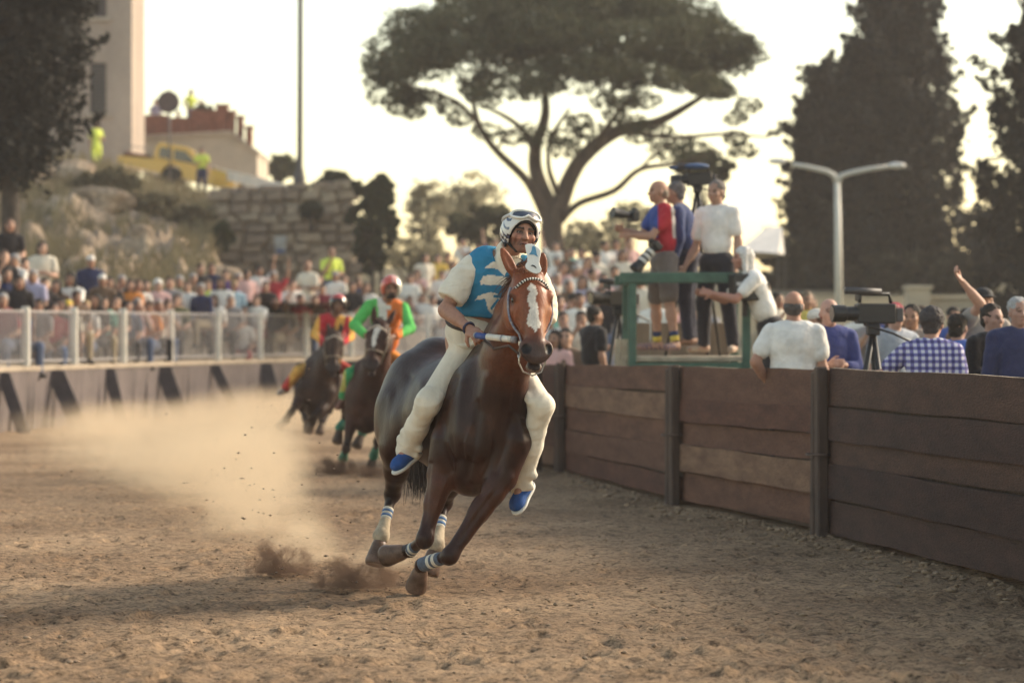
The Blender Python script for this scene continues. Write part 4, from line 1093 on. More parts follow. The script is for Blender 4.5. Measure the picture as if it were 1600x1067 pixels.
# raised infield behind the fence
def infield_z(X, Y): return .12 + .12 * np.clip((X - 1) / 3, 0, 1) + fbm(X * .5, Y * .5, 4, 3) * .1 + 2.6 * np.clip((Y - 40) / 45, 0, 1) ** 1.2
M_grass = mat('dry_grass', (.085, .085, .045), rough=.95, var=.4, vscale=1.2, bump=.8, bscale=10, col2=(.17, .14, .085))
xs = np.linspace(0, 1, 60); 
def infield():
    V = []; n = 60; k = 90
    P0 = np.array(FP + [(-.6, 42), (-.4, 60), (0, 90), (2, 140)]); dd = np.concatenate([np.linspace(13.6, 60, 70), np.linspace(62, 140, 20)])
    lx = np.interp(dd, P0[:, 1], P0[:, 0]) + .12
    for d, x0 in zip(dd, lx):
        for t in np.linspace(0, 1, n): V.append((x0 + (80 - x0) * t ** 2.5, d, 0))
    V = np.array(V); V[:, 2] = infield_z(V[:, 0], V[:, 1]); i = np.arange(len(V)).reshape(len(dd), n)
    F = np.stack([i[:-1, :-1], i[:-1, 1:], i[1:, 1:], i[1:, :-1]], -1).reshape(-1, 4)
    return V, F
v, f = infield(); tag(mk('infield', v, f, M_grass), kind='structure')

# ================================================================== barrier and railing on the left
BP = np.array([(-260, 41.0), (-120, 43.2), (0, 45.8), (115, 48.9), (230, 52.4), (340, 55.9), (420, 58.7), (500, 61.2), (580, 63.6), (640, 65.6), (700, 68.0), (760, 71.0)])
def bar(px, o=0.0, z=0.0):
    d = float(np.interp(px, BP[:, 0], BP[:, 1])); d += o; return np.array([(px - CX) / FPX * d, d, z])
barrier = empty('canvas_barrier', tuple(bar(300))); tag(barrier, 'grey canvas covered barrier along the outer edge of the track', 'barrier'); bo = np.array(barrier.location)
# canvas with folds
pxs = np.linspace(-250, 750, 900); zs = np.linspace(0, 1, 14)
V = []
for p_ in pxs:
    b0 = bar(p_); f1 = .11 * math.sin(p_ * .21 + 2 * math.sin(p_ * .031)) + .05 * math.sin(p_ * .083) + .045 * math.sin(p_ * .57 + 1.5 * math.sin(p_ * .11))
    for t in zs: V.append(b0 + np.array([0, -.06 - .30 * (1 - t) - f1 * (1 - t) ** .6, t * 1.0 - .02]))
i = np.arange(len(V)).reshape(len(pxs), len(zs)); F = np.stack([i[:-1, :-1], i[1:, :-1], i[1:, 1:], i[:-1, 1:]], -1).reshape(-1, 4)
mk('canvas', V, F, mat('canvas', (.115, .094, .092), rough=.9, var=.25, vscale=1.2, bump=.3, bscale=12), bo, barrier)
mb = MB(); n = 80
for k in range(n):
    p0, p1 = -250 + 1000 * k / n, -250 + 1000 * (k + 1) / n; a, b = bar(p0), bar(p1)
    mb.add([a + (0, -.16, .97), b + (0, -.16, .97), b + (0, -.16, 1.05), a + (0, -.16, 1.05), a + (0, .34, .97), b + (0, .34, .97), b + (0, .34, 1.05), a + (0, .34, 1.05)], [(0, 1, 2, 3), (3, 2, 6, 7), (7, 6, 5, 4), (4, 5, 1, 0)])
mb.build('ledge', mat('ledge_board', (.36, .30, .235), rough=.9, var=.25, vscale=3), bo, barrier)
for k, p_ in enumerate((-60, 8, 88, 172, 256, 336, 414, 470, 548, 612, 668)):
    a = bar(p_); mb = MB(); s_ = .11 if k % 2 else .16; e_ = .30 + .1 * (k % 3)
    mb.add([a + (-s_, -.24, .96), a + (s_, -.24, .96), a + (s_ * .9 + e_, -.60, .0), a + (-s_ + e_, -.60, .0), a + (-s_, -.16, .96), a + (s_, -.16, .96), a + (s_ * .9 + e_, -.50, .0), a + (-s_ + e_, -.50, .0)],
           [(0, 1, 2, 3), (7, 6, 5, 4), (0, 4, 5, 1), (1, 5, 6, 2), (2, 6, 7, 3), (3, 7, 4, 0)]); mb.build('brace', mat('brace_dark', (.05, .04, .045), rough=.8, var=.3), bo, barrier)
POSTS = [-110, -36, 40, 115, 192, 266, 340, 406, 478, 548, 612, 668, 716]
rail = empty('steel_railing', tuple(bar(300, .2, 1.05))); tag(rail, 'pale steel railing with thin upright bars in front of the left crowd', 'railing'); ro = np.array(rail.location)
M_rail = mat('railing_paint', (.72, .69, .62), rough=.5, var=.12); M_bars = mat('railing_bars', (.27, .26, .27), rough=.5, var=.15)
for p_ in POSTS:
    a = bar(p_, .2); mb = MB(); mb.box(a + (0, 0, 1.05 + .48), (.13, .10, 1.0), bev=.01); mb.build('post', M_rail, ro, rail)
for k in range(len(POSTS) - 1):
    a, b = bar(POSTS[k], .2), bar(POSTS[k + 1], .2); d = b - a; L_ = np.linalg.norm(d); Rz = rotz(math.atan2(d[1], d[0]))
    for zz_ in (1.13, 1.955):
        mb = MB(); mb.box((a + b) / 2 + (0, 0, zz_), (L_ - .1, .03, .032), Rz); mb.build('rail', M_bars, ro, rail)
    mb = MB()
    for q in range(1, 19):
        mb.box(a + d * q / 19 + (0, 0, 1.54), (.018, .014, .79), Rz)
    tag(mb.build('bars', M_bars, ro, rail), kind='stuff')

# stepped terrace for the crowd behind the railing
ROWZ = [1.15, 1.6, 2.05, 2.4]
def terrace():
    mb = MB(); n = 60; offs = [.34, 1.35, 2.4, 3.5, 8.0]
    for k in range(n):
        p0, p1 = -250 + 990 * k / n, -250 + 990 * (k + 1) / n
        for r in range(4):
            a, b, c, d = bar(p0, offs[r]), bar(p1, offs[r]), bar(p1, offs[r + 1]), bar(p0, offs[r + 1]); z = ROWZ[r]; zl = 0 if r == 0 else ROWZ[r - 1]
            mb.add([a + (0, 0, zl), b + (0, 0, zl), b + (0, 0, z), a + (0, 0, z), c + (0, 0, z), d + (0, 0, z)], [(0, 1, 2, 3), (3, 2, 4, 5)])
    return mb
tag(terrace().build('terrace_steps', mat('concrete', (.27, .24, .21), rough=.9, var=.25, vscale=2, bump=.3)), kind='structure')
# ================================================================== hillside, wall, upper road
def sstep(t): t = np.clip(t, 0, 1); return t * t * (3 - 2 * t)
def ztop(px): return np.interp(px, [-300, 0, 160, 240, 315, 400, 548, 700], [8.2, 7.5, 7.0, 6.35, 5.95, 5.65, 5.75, 5.8])
def hill_z(px, d):
    zt = ztop(px); w = sstep((px - 325) / 45.)
    slope = 2.0 + (zt - 2.0) * sstep((d - 60) / 35.) ** 1.0
    cut = np.where(d < 86, 2.2, zt); slope = slope + .055 * np.clip(d - 92, 0, 12); cut = cut + .055 * np.clip(d - 92, 0, 12)
    z = slope * (1 - w) + cut * w
    rough = np.clip(1 - np.abs(d - 75) / 14, 0, 1) * (1 - w) * .7
    x = (px - CX) / FPX * d
    led = fbm(x * .9, d * .55, 41, 4) * 2.2 + np.abs(fbm(x * 2.3, d * 1.4, 45, 4)) * 1.9 + (np.floor(fbm(x * .5, d * .8, 49, 3) * 9) / 9) * 1.6
    return z + led * rough
pxs = np.concatenate([np.linspace(-300, 320, 170), np.linspace(323, 372, 26), np.linspace(380, 546, 30)]); dd = np.concatenate([np.linspace(59, 96, 110), [100, 106, 115, 130, 160]])
PX, D = np.meshgrid(pxs, dd, indexing='ij'); Z = hill_z(PX, D); V = np.stack([(PX - CX) / FPX * D, D, Z], -1).reshape(-1, 3)
i = np.arange(len(V)).reshape(PX.shape); F = np.stack([i[:-1, :-1], i[1:, :-1], i[1:, 1:], i[:-1, 1:]], -1).reshape(-1, 4)
M_rock = mat('hill_rock', (.17, .122, .088), rough=.95, var=.5, vscale=.7, bump=1.0, bscale=4, col2=(.42, .325, .23), detail=9, fine=.4)
tag(mk('hillside', V, F, M_rock), kind='structure')

# boulders on the slope
def boulder(c, s, seed):
    r = np.random.default_rng(seed); b = Body()
    for _ in range(5): b.ell(np.array(c) + r.normal(0, .35, 3) * s * np.array([1, .5, .5]), s * r.uniform(.35, .6, 3) * np.array([1.4, .8, .75]), k=.12 * s)
    return b.mesh(.07 * s + .03)
for n_, (px, py, d, s, lb) in enumerate([(100, 300, 84, 1.0, 'pale rounded boulder on the hillside below the dark cypress'), (30, 310, 82, .9, 'grey boulder behind the cypress trunk on the hillside'),
        (215, 372, 74, .7, 'long pale ledge of rock in the middle of the hillside'), (330, 400, 70, .6, 'low ochre rock above the spectators near the wall foot'), (280, 408, 69, .55, 'flat pale rock just behind the back row of the crowd'),
        (160, 335, 79, .8, 'weathered brown outcrop below the bushy slope')]):
    x = (px - CX) / FPX * d; z = float(hill_z(np.array([px * 1.]), np.array([d * 1.]))[0]); p = np.array([x, d, z + s * .1])
    v, f, _ = boulder(p, s, 60 + n_); tag(mk('boulder', v, f, M_rock, p), lb, 'rock', 'rocks of the hillside')

# retaining wall built of separate stones
wall = empty('stone_wall', tuple(at(460, 470, 85.6))); tag(wall, 'rough stone retaining wall at the end of the hillside', 'wall'); wo = np.array(wall.location)
WD = 85.8; x0, x1 = (352 - CX) / FPX * WD, (547 - CX) / FPX * WD
def wall_top(x): return 5.75 + .25 * np.clip((x - x0) / (x1 - x0), 0, 1)
mb = MB(); mb.add([(x0 - .5, WD, 1.5), (x1 + .35, WD, 1.5), (x1 - .08, WD, wall_top(x1) - .12), (x0 - .5, WD, wall_top(x0) - .3), (x0 - .5, WD + 1, 1.5), (x1 + .45, WD + 1, 1.5), (x1 + .0, WD + 1, wall_top(x1) - .12), (x0 - .5, WD + 1, wall_top(x0) - .3)],
                  [(0, 1, 2, 3), (1, 5, 6, 2), (3, 2, 6, 7), (0, 3, 7, 4)]); mb.build('mortar', mat('mortar', (.33, .265, .20), rough=.95, var=.4, vscale=3, bump=.6, bscale=14), wo, wall)
stone_me = []
for k in range(6):
    r = np.random.default_rng(90 + k); b = MB(); b.box((0, 0, 0), (1, .32, 1), bev=.13)
    v = np.array(b.V) * (1 + r.normal(0, .05, (len(b.V), 3))); o = mk('stone', v, b.F, mat('stone_%d' % (k % 3), [(.36, .28, .21), (.28, .215, .165), (.42, .335, .25)][k % 3], rough=.95, var=.35, vscale=2.5, bump=.7, bscale=9), smooth=False)
    stone_me.append(o.data); bpy.data.objects.remove(o)
r = np.random.default_rng(4); z = 2.0; ns = 0
while z < 6.0:
    h = r.uniform(.22, .40); x = x0 - .3 + r.uniform(-.3, 0)
    while x < x1 + .30 * (6 - z) / 4 - .1:
        w_ = r.uniform(.32, .85)
        if z + h * .8 < wall_top(x) + .15:
            o = bpy.data.objects.new('stone', stone_me[r.integers(6)]); C.objects.link(o); o.parent = wall
            o.location = np.array([x + w_ / 2, WD - .06 + r.uniform(-.05, .05), z + h / 2 + r.normal(0, .035)]) - wo; o.scale = (w_ * .985, 1 + .3 * r.uniform(), h * r.uniform(.85, 1.12)); o.rotation_euler = (0, r.normal(0, .03), r.normal(0, .04)); ns += 1
        x += w_
    z += h
# coping stones
x = x0 - .2
while x < x1:
    w_ = r.uniform(.5, .9); o = bpy.data.objects.new('coping_stone', stone_me[r.integers(6)]); C.objects.link(o); o.parent = wall; o.location = np.array([x + w_ / 2, WD + .1, wall_top(x) + .08]) - wo; o.scale = (w_ * .96, 1.9, .2); x += w_
mb = MB(); mb.box(at(438, 383, 85.5), (.34, .05, .56)); mb.box(at(438, 388, 85.44), (.26, .03, .34)); mb.box(at(438, 392.5, 85.42), (.26, .03, .10), m=1)
tag(mb.build('wall_notice', [mat('notice_grey', (.42, .42, .40), rough=.6), mat('notice_blue', (.05, .08, .22), rough=.6)], tuple(at(438, 394, 85.5))), 'small pale notice with a blue foot fixed on the stone wall', 'sign')

# ================================================================== foliage
def leaves(c, s, r, flat=.35, aspect=.45):
    """rhombic leaf sprays at the centres c with size s"""
    N = len(c); n = r.normal(0, 1, (N, 3)); n /= np.linalg.norm(n, axis=1)[:, None]
    t = r.normal(0, 1, (N, 3)); t -= n * (t * n).sum(1)[:, None]; t /= np.linalg.norm(t, axis=1)[:, None]; b = np.cross(n, t)
    s = np.broadcast_to(s, N)[:, None]
    V = np.stack([c - t * s * .5, c + b * s * .5 * aspect, c + t * s * .5, c - b * s * .5 * aspect], 1).reshape(-1, 3)
    return V, np.arange(4 * N).reshape(N, 4)
def blob(c, rad, N, r, shell=.55):
    """points in an ellipsoidal clump, denser near its skin"""
    d = r.normal(0, 1, (N, 3)); d /= np.linalg.norm(d, axis=1)[:, None]; q = shell + (1 - shell) * r.uniform(0, 1, N)
    q = q * (1 + r.normal(0, .08, N))
    return np.array(c) + d * q[:, None] * np.array(rad)
def leafmat(name, col, trans=.25): return mat(name, col, rough=.75, var=.45, vscale=.9, spec=.25, trans=trans, detail=2)
def limbs(paths, m, origin, parent, name='trunk'):
    mb = MB()
    for pts, rad in paths:
        P_ = [np.array(p, float) for p in pts]; out = []; rr = []
        for k in range(len(P_) - 1):                                       # smooth the bends
            p0 = P_[max(k - 1, 0)]; p1 = P_[k]; p2 = P_[k + 1]; p3 = P_[min(k + 2, len(P_) - 1)]
            for t in np.linspace(0, 1, 6)[:-1]:
                out.append(.5 * ((2 * p1) + (p2 - p0) * t + (2 * p0 - 5 * p1 + 4 * p2 - p3) * t * t + (3 * p1 - p0 - 3 * p2 + p3) * t ** 3)); rr.append(rad[k] + (rad[k + 1] - rad[k]) * t)
        out.append(P_[-1]); rr.append(rad[-1]); mb.tube(out, rr, 10)
    return mb.build(name, m, origin, parent, smooth=True)
M_bark = mat('pine_bark', (.105, .075, .058), rough=.95, var=.4, vscale=3, bump=1.0, bscale=9, stretch=(1, 1, .4))
M_bark2 = mat('dark_bark', (.060, .048, .040), rough=.95, var=.4, vscale=4, bump=.8, bscale=10)

# umbrella pine
r = np.random.default_rng(12); PD_ = 85.0
pine = empty('umbrella_pine', tuple(at(868, 470, PD_))); tag(pine, 'tall umbrella pine with a wide rounded crown behind the crowd', 'tree'); po_ = np.array(pine.location)
A3 = lambda x, y, o=0: at(x, y, PD_ + o)
cl = []
for _ in range(185):
    a = r.uniform(0, 6.283); q = math.sqrt(r.uniform(0, 1)); x = q * math.cos(a); y = q * math.sin(a)
    top = -30 + 170 * (1 - math.sqrt(max(0, 1 - q ** 2.4))); bot = 176 - 24 * q
    t = abs(r.normal(0, .10)) if r.uniform() < .58 else r.uniform(.3, 1.0); py = top + max(bot - top, 8) * t
    cl.append((878 + 285 * x, py, y * 4.4, r.uniform(.62, 1.0) * (1 if t < .4 else .62)))
for (x, y) in ((770, 60), (790, 85), (800, 50), (750, 80), (815, 70), (780, 100), (830, 95)):
    cl.append((x, y, r.uniform(-2, 2), r.uniform(.6, .85)))
for (x, y) in ((1030, 205), (1060, 225), (1000, 212), (1085, 236), (1110, 245), (1075, 252), (1040, 235), (1100, 262), (1150, 215), (1160, 235), (600, 150), (625, 168), (645, 176), (585, 128), (612, 128), (1150, 185), (1168, 165), (640, 150),
               (760, 205), (800, 215), (840, 212), (885, 215), (920, 205), (960, 180), (990, 195), (700, 170), (720, 185), (880, 232), (905, 190)):
    cl.append((x, y, r.uniform(-1.5, 1.5), r.uniform(.36, .55)))
pts = []
for (px, py, o, s) in cl:
    pts.append(blob(A3(px, py, o), (s * 1.1, s * 1.1, s * .62), int(640 * s * s) + 90, r, .7))
pts = np.concatenate(pts); v, f = leaves(pts, r.uniform(.10, .21, len(pts)), r)
mk('crown', v, f, leafmat('pine_needles', (.085, .088, .050)), po_, pine)
def Rr(*px): return [q * .78 / 2 / FPX * PD_ for q in px]
limbs([([A3(868, 500), A3(864, 400), A3(862, 350), A3(866, 318)], Rr(60, 50, 46, 42)),
       ([A3(856, 345), A3(825, 285, -.5), A3(775, 235, -.8), A3(748, 195, -1), A3(738, 150, -1)], Rr(26, 18, 15, 13, 9)),
       ([A3(862, 330), A3(838, 270, .3), A3(838, 225, .4), A3(852, 180, .6), A3(850, 110, .6)], Rr(36, 30, 26, 20, 10)),
       ([A3(872, 330), A3(890, 280), A3(915, 242), A3(965, 205, .5), A3(1030, 190, .5), A3(1100, 150, .6)], Rr(40, 34, 32, 28, 20, 10)),
       ([A3(876, 345), A3(905, 318, -.6), A3(960, 298, -1), A3(1000, 265, -1.2), A3(1060, 255, -1.4), A3(1120, 235, -1.4)], Rr(18, 14, 13, 11, 8, 5)),
       ([A3(838, 245), A3(818, 205, .3), A3(785, 180, .4), A3(750, 165, .4)], Rr(15, 12, 9, 5)), ([A3(870, 300, -.4), A3(857, 260, -.8), A3(862, 215, -1), A3(890, 170, -1)], Rr(14, 10, 9, 6)),
       ([A3(748, 195, -1), A3(715, 160, -1), A3(660, 140, -1.2), A3(620, 130, -1.2)], Rr(10, 8, 6, 4)), ([A3(775, 235, -.8), A3(800, 205, -1), A3(830, 190, -1.2)], Rr(6, 5, 4)),
       ([A3(930, 232), A3(955, 190, -.8), A3(990, 150, -1)], Rr(16, 12, 6)), ([A3(1000, 265, -1.2), A3(1030, 235, -1.3), A3(1060, 215, -1.4)], Rr(7, 5, 3)), ([A3(965, 205, .5), A3(1050, 215, .2), A3(1130, 210, 0), A3(1200, 215, 0)], Rr(12, 9, 7, 4))], M_bark, po_, pine)

def cypress(px, base_py, top_py, d, wpx, label, seed, N=26000, col=(.020, .021, .019), lean=0, ragged=.18, shape=None, group='dark cypresses', trunk_px=None):
    r = np.random.default_rng(seed); t = empty('cypress_tree', tuple(at(px, base_py, d))); tag(t, label, 'tree', group); o = np.array(t.location)
    H = (base_py - top_py) / FPX * d; W = wpx / FPX * d; pts = []
    prof = shape or [(0, 1.0), (.12, 1.05), (.22, 1), (.4, .80), (.59, .50), (.75, .30), (1, .02)]
    pr = np.array(prof); nb = 420
    h = r.uniform(0, 1, nb) ** .9; a = r.uniform(0, 6.283, nb); rad = W / 2 * np.interp(h, pr[:, 0], pr[:, 1]); k = N // nb
    for j in range(nb):
        q = rad[j] * (1 - .5 * r.uniform(0, 1) ** 2); tip = np.array([math.cos(a[j]) * q, math.sin(a[j]) * q, h[j] * H])
        ln = r.uniform(.3, 1.2) * (.40 + W * .07); dr = unit(np.array([math.cos(a[j]) * .55, math.sin(a[j]) * .55, .9]) + r.normal(0, ragged, 3))
        if r.uniform() < .28: ln *= 1.9; dr = unit(np.array([math.cos(a[j]) * 1.1, math.sin(a[j]) * 1.1, .75]) + r.normal(0, ragged, 3))
        u = r.uniform(-.5, 1, k); w_ = (1 - np.clip(u, 0, 1)) * .085 * W * .5 + .03
        pts.append(o + np.array([lean * h[j], 0, 0]) + tip + dr * (u * ln)[:, None] + r.normal(0, 1, (k, 3)) * w_[:, None])
    # the dense inside
    hh = r.uniform(0.02, .97, N // 2); rr = W / 2 * np.interp(hh, pr[:, 0], pr[:, 1]) * .66 * np.sqrt(r.uniform(0, 1, N // 2)); aa = r.uniform(0, 6.283, N // 2)
    pts.append(o + np.stack([rr * np.cos(aa) + lean * hh, rr * np.sin(aa), hh * H], 1))
    pts = np.concatenate(pts); s = r.uniform(.75, 1.5, len(pts)) * .0027 * d
    v, f = leaves(pts, s, r, aspect=.5); mk('crown', v, f, leafmat('cypress_%s' % ('%.3f' % col[0])[2:], col, .12), o, t)
    b0 = np.array([0, 0, 0 if trunk_px is None else -trunk_px / FPX * d])
    limbs([([o + b0 - np.array([0, 0, .3]), o + b0 * .5, o + np.array([0, 0, .1 * H]), o + np.array([lean * .6, 0, .6 * H])], [W * .06 + .05, W * .05 + .05, W * .045 + .04, .05])], M_bark2, o, t)
    return t
cypress(1398, 470, -330, 88, 205, 'broad dark cypress behind the white street lamp', 31, N=46000)
cypress(1290, 470, 120, 92, 130, 'looser dark conifer left of the street lamp beside the broad cypress', 32, N=30000, ragged=.35, shape=[(0, .75), (.12, 1), (.3, .95), (.5, .75), (.62, .62), (.8, .5), (1, .08)], col=(.025, .024, .021))
cypress(1672, 520, -380, 66, 245, 'dark cypress cut off by the right edge of the picture', 33, N=60000, ragged=.2)
cypress(1548, 478, 345, 84, 75, 'small dark conifer between the two tall cypresses on the right', 37, N=12000)
cypress(16, 272, -420, 57, 222, 'dark cypress with a bare trunk at the left edge of the picture', 34, N=46000, trunk_px=190, shape=[(0, .25), (.035, .62), (.10, .85), (.3, 1), (.6, .9), (.85, .6), (1, .05)], ragged=.22)

def bushy(px, py, d, rx, rz, label, seed, col, N=5000, name='bushy_tree', cat='tree', group=None, base=None, gap=1.0, lsz=.0021, nb=60, tr=.35):
    r = np.random.default_rng(seed); c = at(px, py, d); RX, RZ = rx / FPX * d, rz / FPX * d
    zb = c[2] - RZ - .2 if base is None else base; t = empty(name, (c[0], c[1], zb)); tag(t, label, cat, group); o = np.array(t.location); pts = []; tips = []
    for _ in range(nb):
        q = r.normal(0, 1, 3); q /= np.linalg.norm(q); q *= r.uniform(.3, 1) ** .6; p = c + q * np.array([RX, RX * .8, RZ]); s = r.uniform(.10, .24) * min(RX, RZ) * gap
        pts.append(blob(p, (s * 1.2, s * 1.2, s), N // nb, r, .3)); tips.append(p)
    pts = np.concatenate(pts); v, f = leaves(pts, r.uniform(.7, 1.4, len(pts)) * lsz * d, r, aspect=.6); mk('crown' if cat == 'tree' else 'foliage', v, f, leafmat('leaf_%02d%02d%02d' % tuple(int(q * 1000) % 100 for q in col), col, tr), o, t)
    tr_ = [([o - np.array([0, 0, .2]), o + (c - o) * .5, c], [.035 * RX + .06, .03 * RX + .04, .03])] + [([o + (c - o) * .45, (o + (c - o) * .6 + p) / 2, p], [.02 * RX + .02, .02, .01]) for p in tips[:9]]
    limbs(tr_, M_bark2, o, t, 'trunk' if cat == 'tree' else 'stems'); return t
for a in [(582, 352, 80, 38, 80, 'dense dark green tree right against the end of the stone wall', 51, (.050, .058, .034), 9000), (522, 288, 90, 26, 20, 'small dark tree top showing above the stone wall', 52, (.050, .058, .036), 2500),
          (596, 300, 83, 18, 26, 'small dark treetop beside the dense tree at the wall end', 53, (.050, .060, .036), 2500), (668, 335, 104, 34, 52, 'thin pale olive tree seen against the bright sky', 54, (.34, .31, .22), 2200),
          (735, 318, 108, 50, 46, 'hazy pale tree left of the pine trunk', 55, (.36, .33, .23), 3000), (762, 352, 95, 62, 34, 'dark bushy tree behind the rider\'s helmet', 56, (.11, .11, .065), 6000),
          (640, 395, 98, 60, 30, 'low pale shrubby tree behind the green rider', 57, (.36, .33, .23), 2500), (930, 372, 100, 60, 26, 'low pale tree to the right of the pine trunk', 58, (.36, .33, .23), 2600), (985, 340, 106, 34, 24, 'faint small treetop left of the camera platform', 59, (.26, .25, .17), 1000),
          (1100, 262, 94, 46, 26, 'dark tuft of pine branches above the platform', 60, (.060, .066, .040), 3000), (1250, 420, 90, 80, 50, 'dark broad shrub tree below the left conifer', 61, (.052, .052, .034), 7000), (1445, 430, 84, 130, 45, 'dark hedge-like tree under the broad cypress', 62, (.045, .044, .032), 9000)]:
    pale = a[7][0] > .2; bushy(*a[:8], N=int(a[8] * (.8 if pale else 1.7)), group='background trees', base=2.2, gap=1.7 if pale else 1.1, lsz=.0017 if pale else .0021, nb=70 if pale else 60, tr=.6 if pale else .35)  # pale leaves: backlight from the sky put into the leaf colour
def hz(px, d): return float(hill_z(np.array([px * 1.]), np.array([d * 1.]))[0])
for a in [(165, 292, 82, 58, 30, 'large dry grey-green bush on the hillside below the pickup', 71, (.19, .165, .10), 7000), (240, 322, 80, 46, 22, 'straw coloured bush at the top of the rocky slope', 72, (.30, .245, .15), 4200), (118, 282, 86, 32, 18, 'small olive bush beside the dark cypress', 73, (.18, .16, .095), 2200),
          (345, 368, 78, 20, 22, 'round dark green shrub at the foot of the stone wall', 74, (.06, .072, .036), 1800), (300, 340, 80, 40, 18, 'dry brown bush below the second hi-vis figure', 75, (.18, .145, .09), 2600), (486, 330, 85.2, 17, 14, 'dark plant growing out of the stone wall', 76, (.07, .072, .045), 900), (440, 262, 118, 30, 22, 'green hedge on the roof terrace at the right end of the house', 77, (.085, .10, .05), 1800)]:
    bushy(*a[:8], N=a[8], name='shrub', cat='shrub', group='bushes of the hillside', base=(at(a[0], a[1] + a[4], a[2])[2] - .15))

# grass and weeds along the slope
rr_ = np.random.default_rng(77); N = 9000; px = rr_.uniform(-40, 340, N); d = rr_.uniform(66, 94, N); x = (px - CX) / FPX * d; z = hill_z(px, d); keep = vnoise(x * .5, d * .5, 8) > .42
c = np.stack([x, d, z], 1)[keep]; hgt = rr_.uniform(.15, .6, len(c)); wv = rr_.normal(0, .15, (len(c), 2))
V = np.stack([c + np.array([-.03, 0, -.05]), c + np.array([.03, 0, -.05]), c + np.concatenate([wv, hgt[:, None]], 1)], 1).reshape(-1, 3)
tag(mk('dry_weeds', V, np.arange(len(V)).reshape(-1, 3), mat('weeds', (.22, .185, .11), rough=.9, var=.4, vscale=.6, trans=.3)), 'dry weeds and grass growing over the hillside', 'weeds', kind='stuff')

# far bank that closes the view behind the crowd
def bank_z(X, Y): return 1.9 + .9 * sstep((Y - 74) / 14) + 1.4 * sstep((Y - 92) / 30) + fbm(X * .3, Y * .3, 66, 3) * .4
tag(sheet('bank', np.linspace(-7, 60, 80), np.concatenate([np.linspace(73, 120, 40), [160, 260, 500]]), bank_z, M_grass), kind='structure')
# distant hills
def far_hills(X, Y): return np.where(Y > 700, 14 + fbm(X * .004, Y * .001, 5, 4) * 26, -2.)
tag(sheet('hills', np.linspace(-500, 500, 90), np.array([690., 700, 760, 900]), far_hills, mat('far_hill', (.16, .17, .16), rough=1, var=.1)), kind='structure')

# ================================================================== building, terrace house
bl_ = empty('plaster_building', tuple(at(60, 240, 106))); tag(bl_, 'tall grey-beige plastered building with shuttered windows behind the left cypress', 'building'); b_o = np.array(bl_.location); BDp = 106.
M_pl = mat('plaster', (.34, .285, .245), rough=.95, var=.22, vscale=.5, bump=.3, bscale=8, fine=.08, stretch=(1, 1, .35))
def bx(px0, py0, px1, py1, d0, d1): a = at(px0, py0, d0); b = at(px1, py1, d0); return ((a[0] + b[0]) / 2, (d0 + d1) / 2, (a[2] + b[2]) / 2), (abs(b[0] - a[0]), d1 - d0, abs(b[2] - a[2]))
def wall_with_holes(holes, px0, px1, py0, py1, d, th=.35):
    """plaster front with real openings"""
    mb = MB(); xs_ = sorted({px0, px1} | {h[0] for h in holes} | {h[2] for h in holes}); ys_ = sorted({py0, py1} | {h[1] for h in holes} | {h[3] for h in holes})
    for i in range(len(xs_) - 1):
        for j in range(len(ys_) - 1):
            cx, cy = (xs_[i] + xs_[i + 1]) / 2, (ys_[j] + ys_[j + 1]) / 2
            if any(h[0] < cx < h[2] and h[1] < cy < h[3] for h in holes): continue
            c, s = bx(xs_[i], ys_[j], xs_[i + 1], ys_[j + 1], d, d + th); mb.box(c, s)
    return mb
holes = [(140, -30, 166, 27), (140, 98, 166, 178), (140, -210, 166, -110), (60, -30, 96, 27), (60, 98, 96, 178)]
wall_with_holes(holes, -120, 206, -420, 262, BDp).build('wall', M_pl, b_o, bl_)
c, s = bx(-119, -419, 205.6, 261, BDp + .36, BDp + 4.1); mb = MB(); mb.box(c, s); mb.build('rear_block', M_pl, b_o, bl_)
for h in holes:
    win = MB(); c, s = bx(h[0] + .3, h[1] + .3, h[2] - .3, h[3] - .3, BDp + .22, BDp + .26); win.box(c, s); o = win.build('window', mat('window_glass', (.035, .035, .045), rough=.15), b_o, bl_)
    m2 = MB(); c, s = bx(h[0] - 4, h[3] + .5, h[2] + 6, h[3] + 5, BDp - .14, BDp - .004); m2.box(c, s); m2.build('sill', mat('sill_stone', (.42, .37, .31), rough=.9), b_o, o)
    m3 = MB()
    for k in range(14):
        y = h[1] + (h[3] - h[1]) * (k + .5) / 14; c, s = bx(h[0] + 1, y - 1.4, h[2] - 1, y + 1.4, BDp + .12, BDp + .16); m3.box(c, s, rotx(.5))
    m3.build('shutter', mat('shutter', (.045, .045, .06), rough=.7), b_o, o)
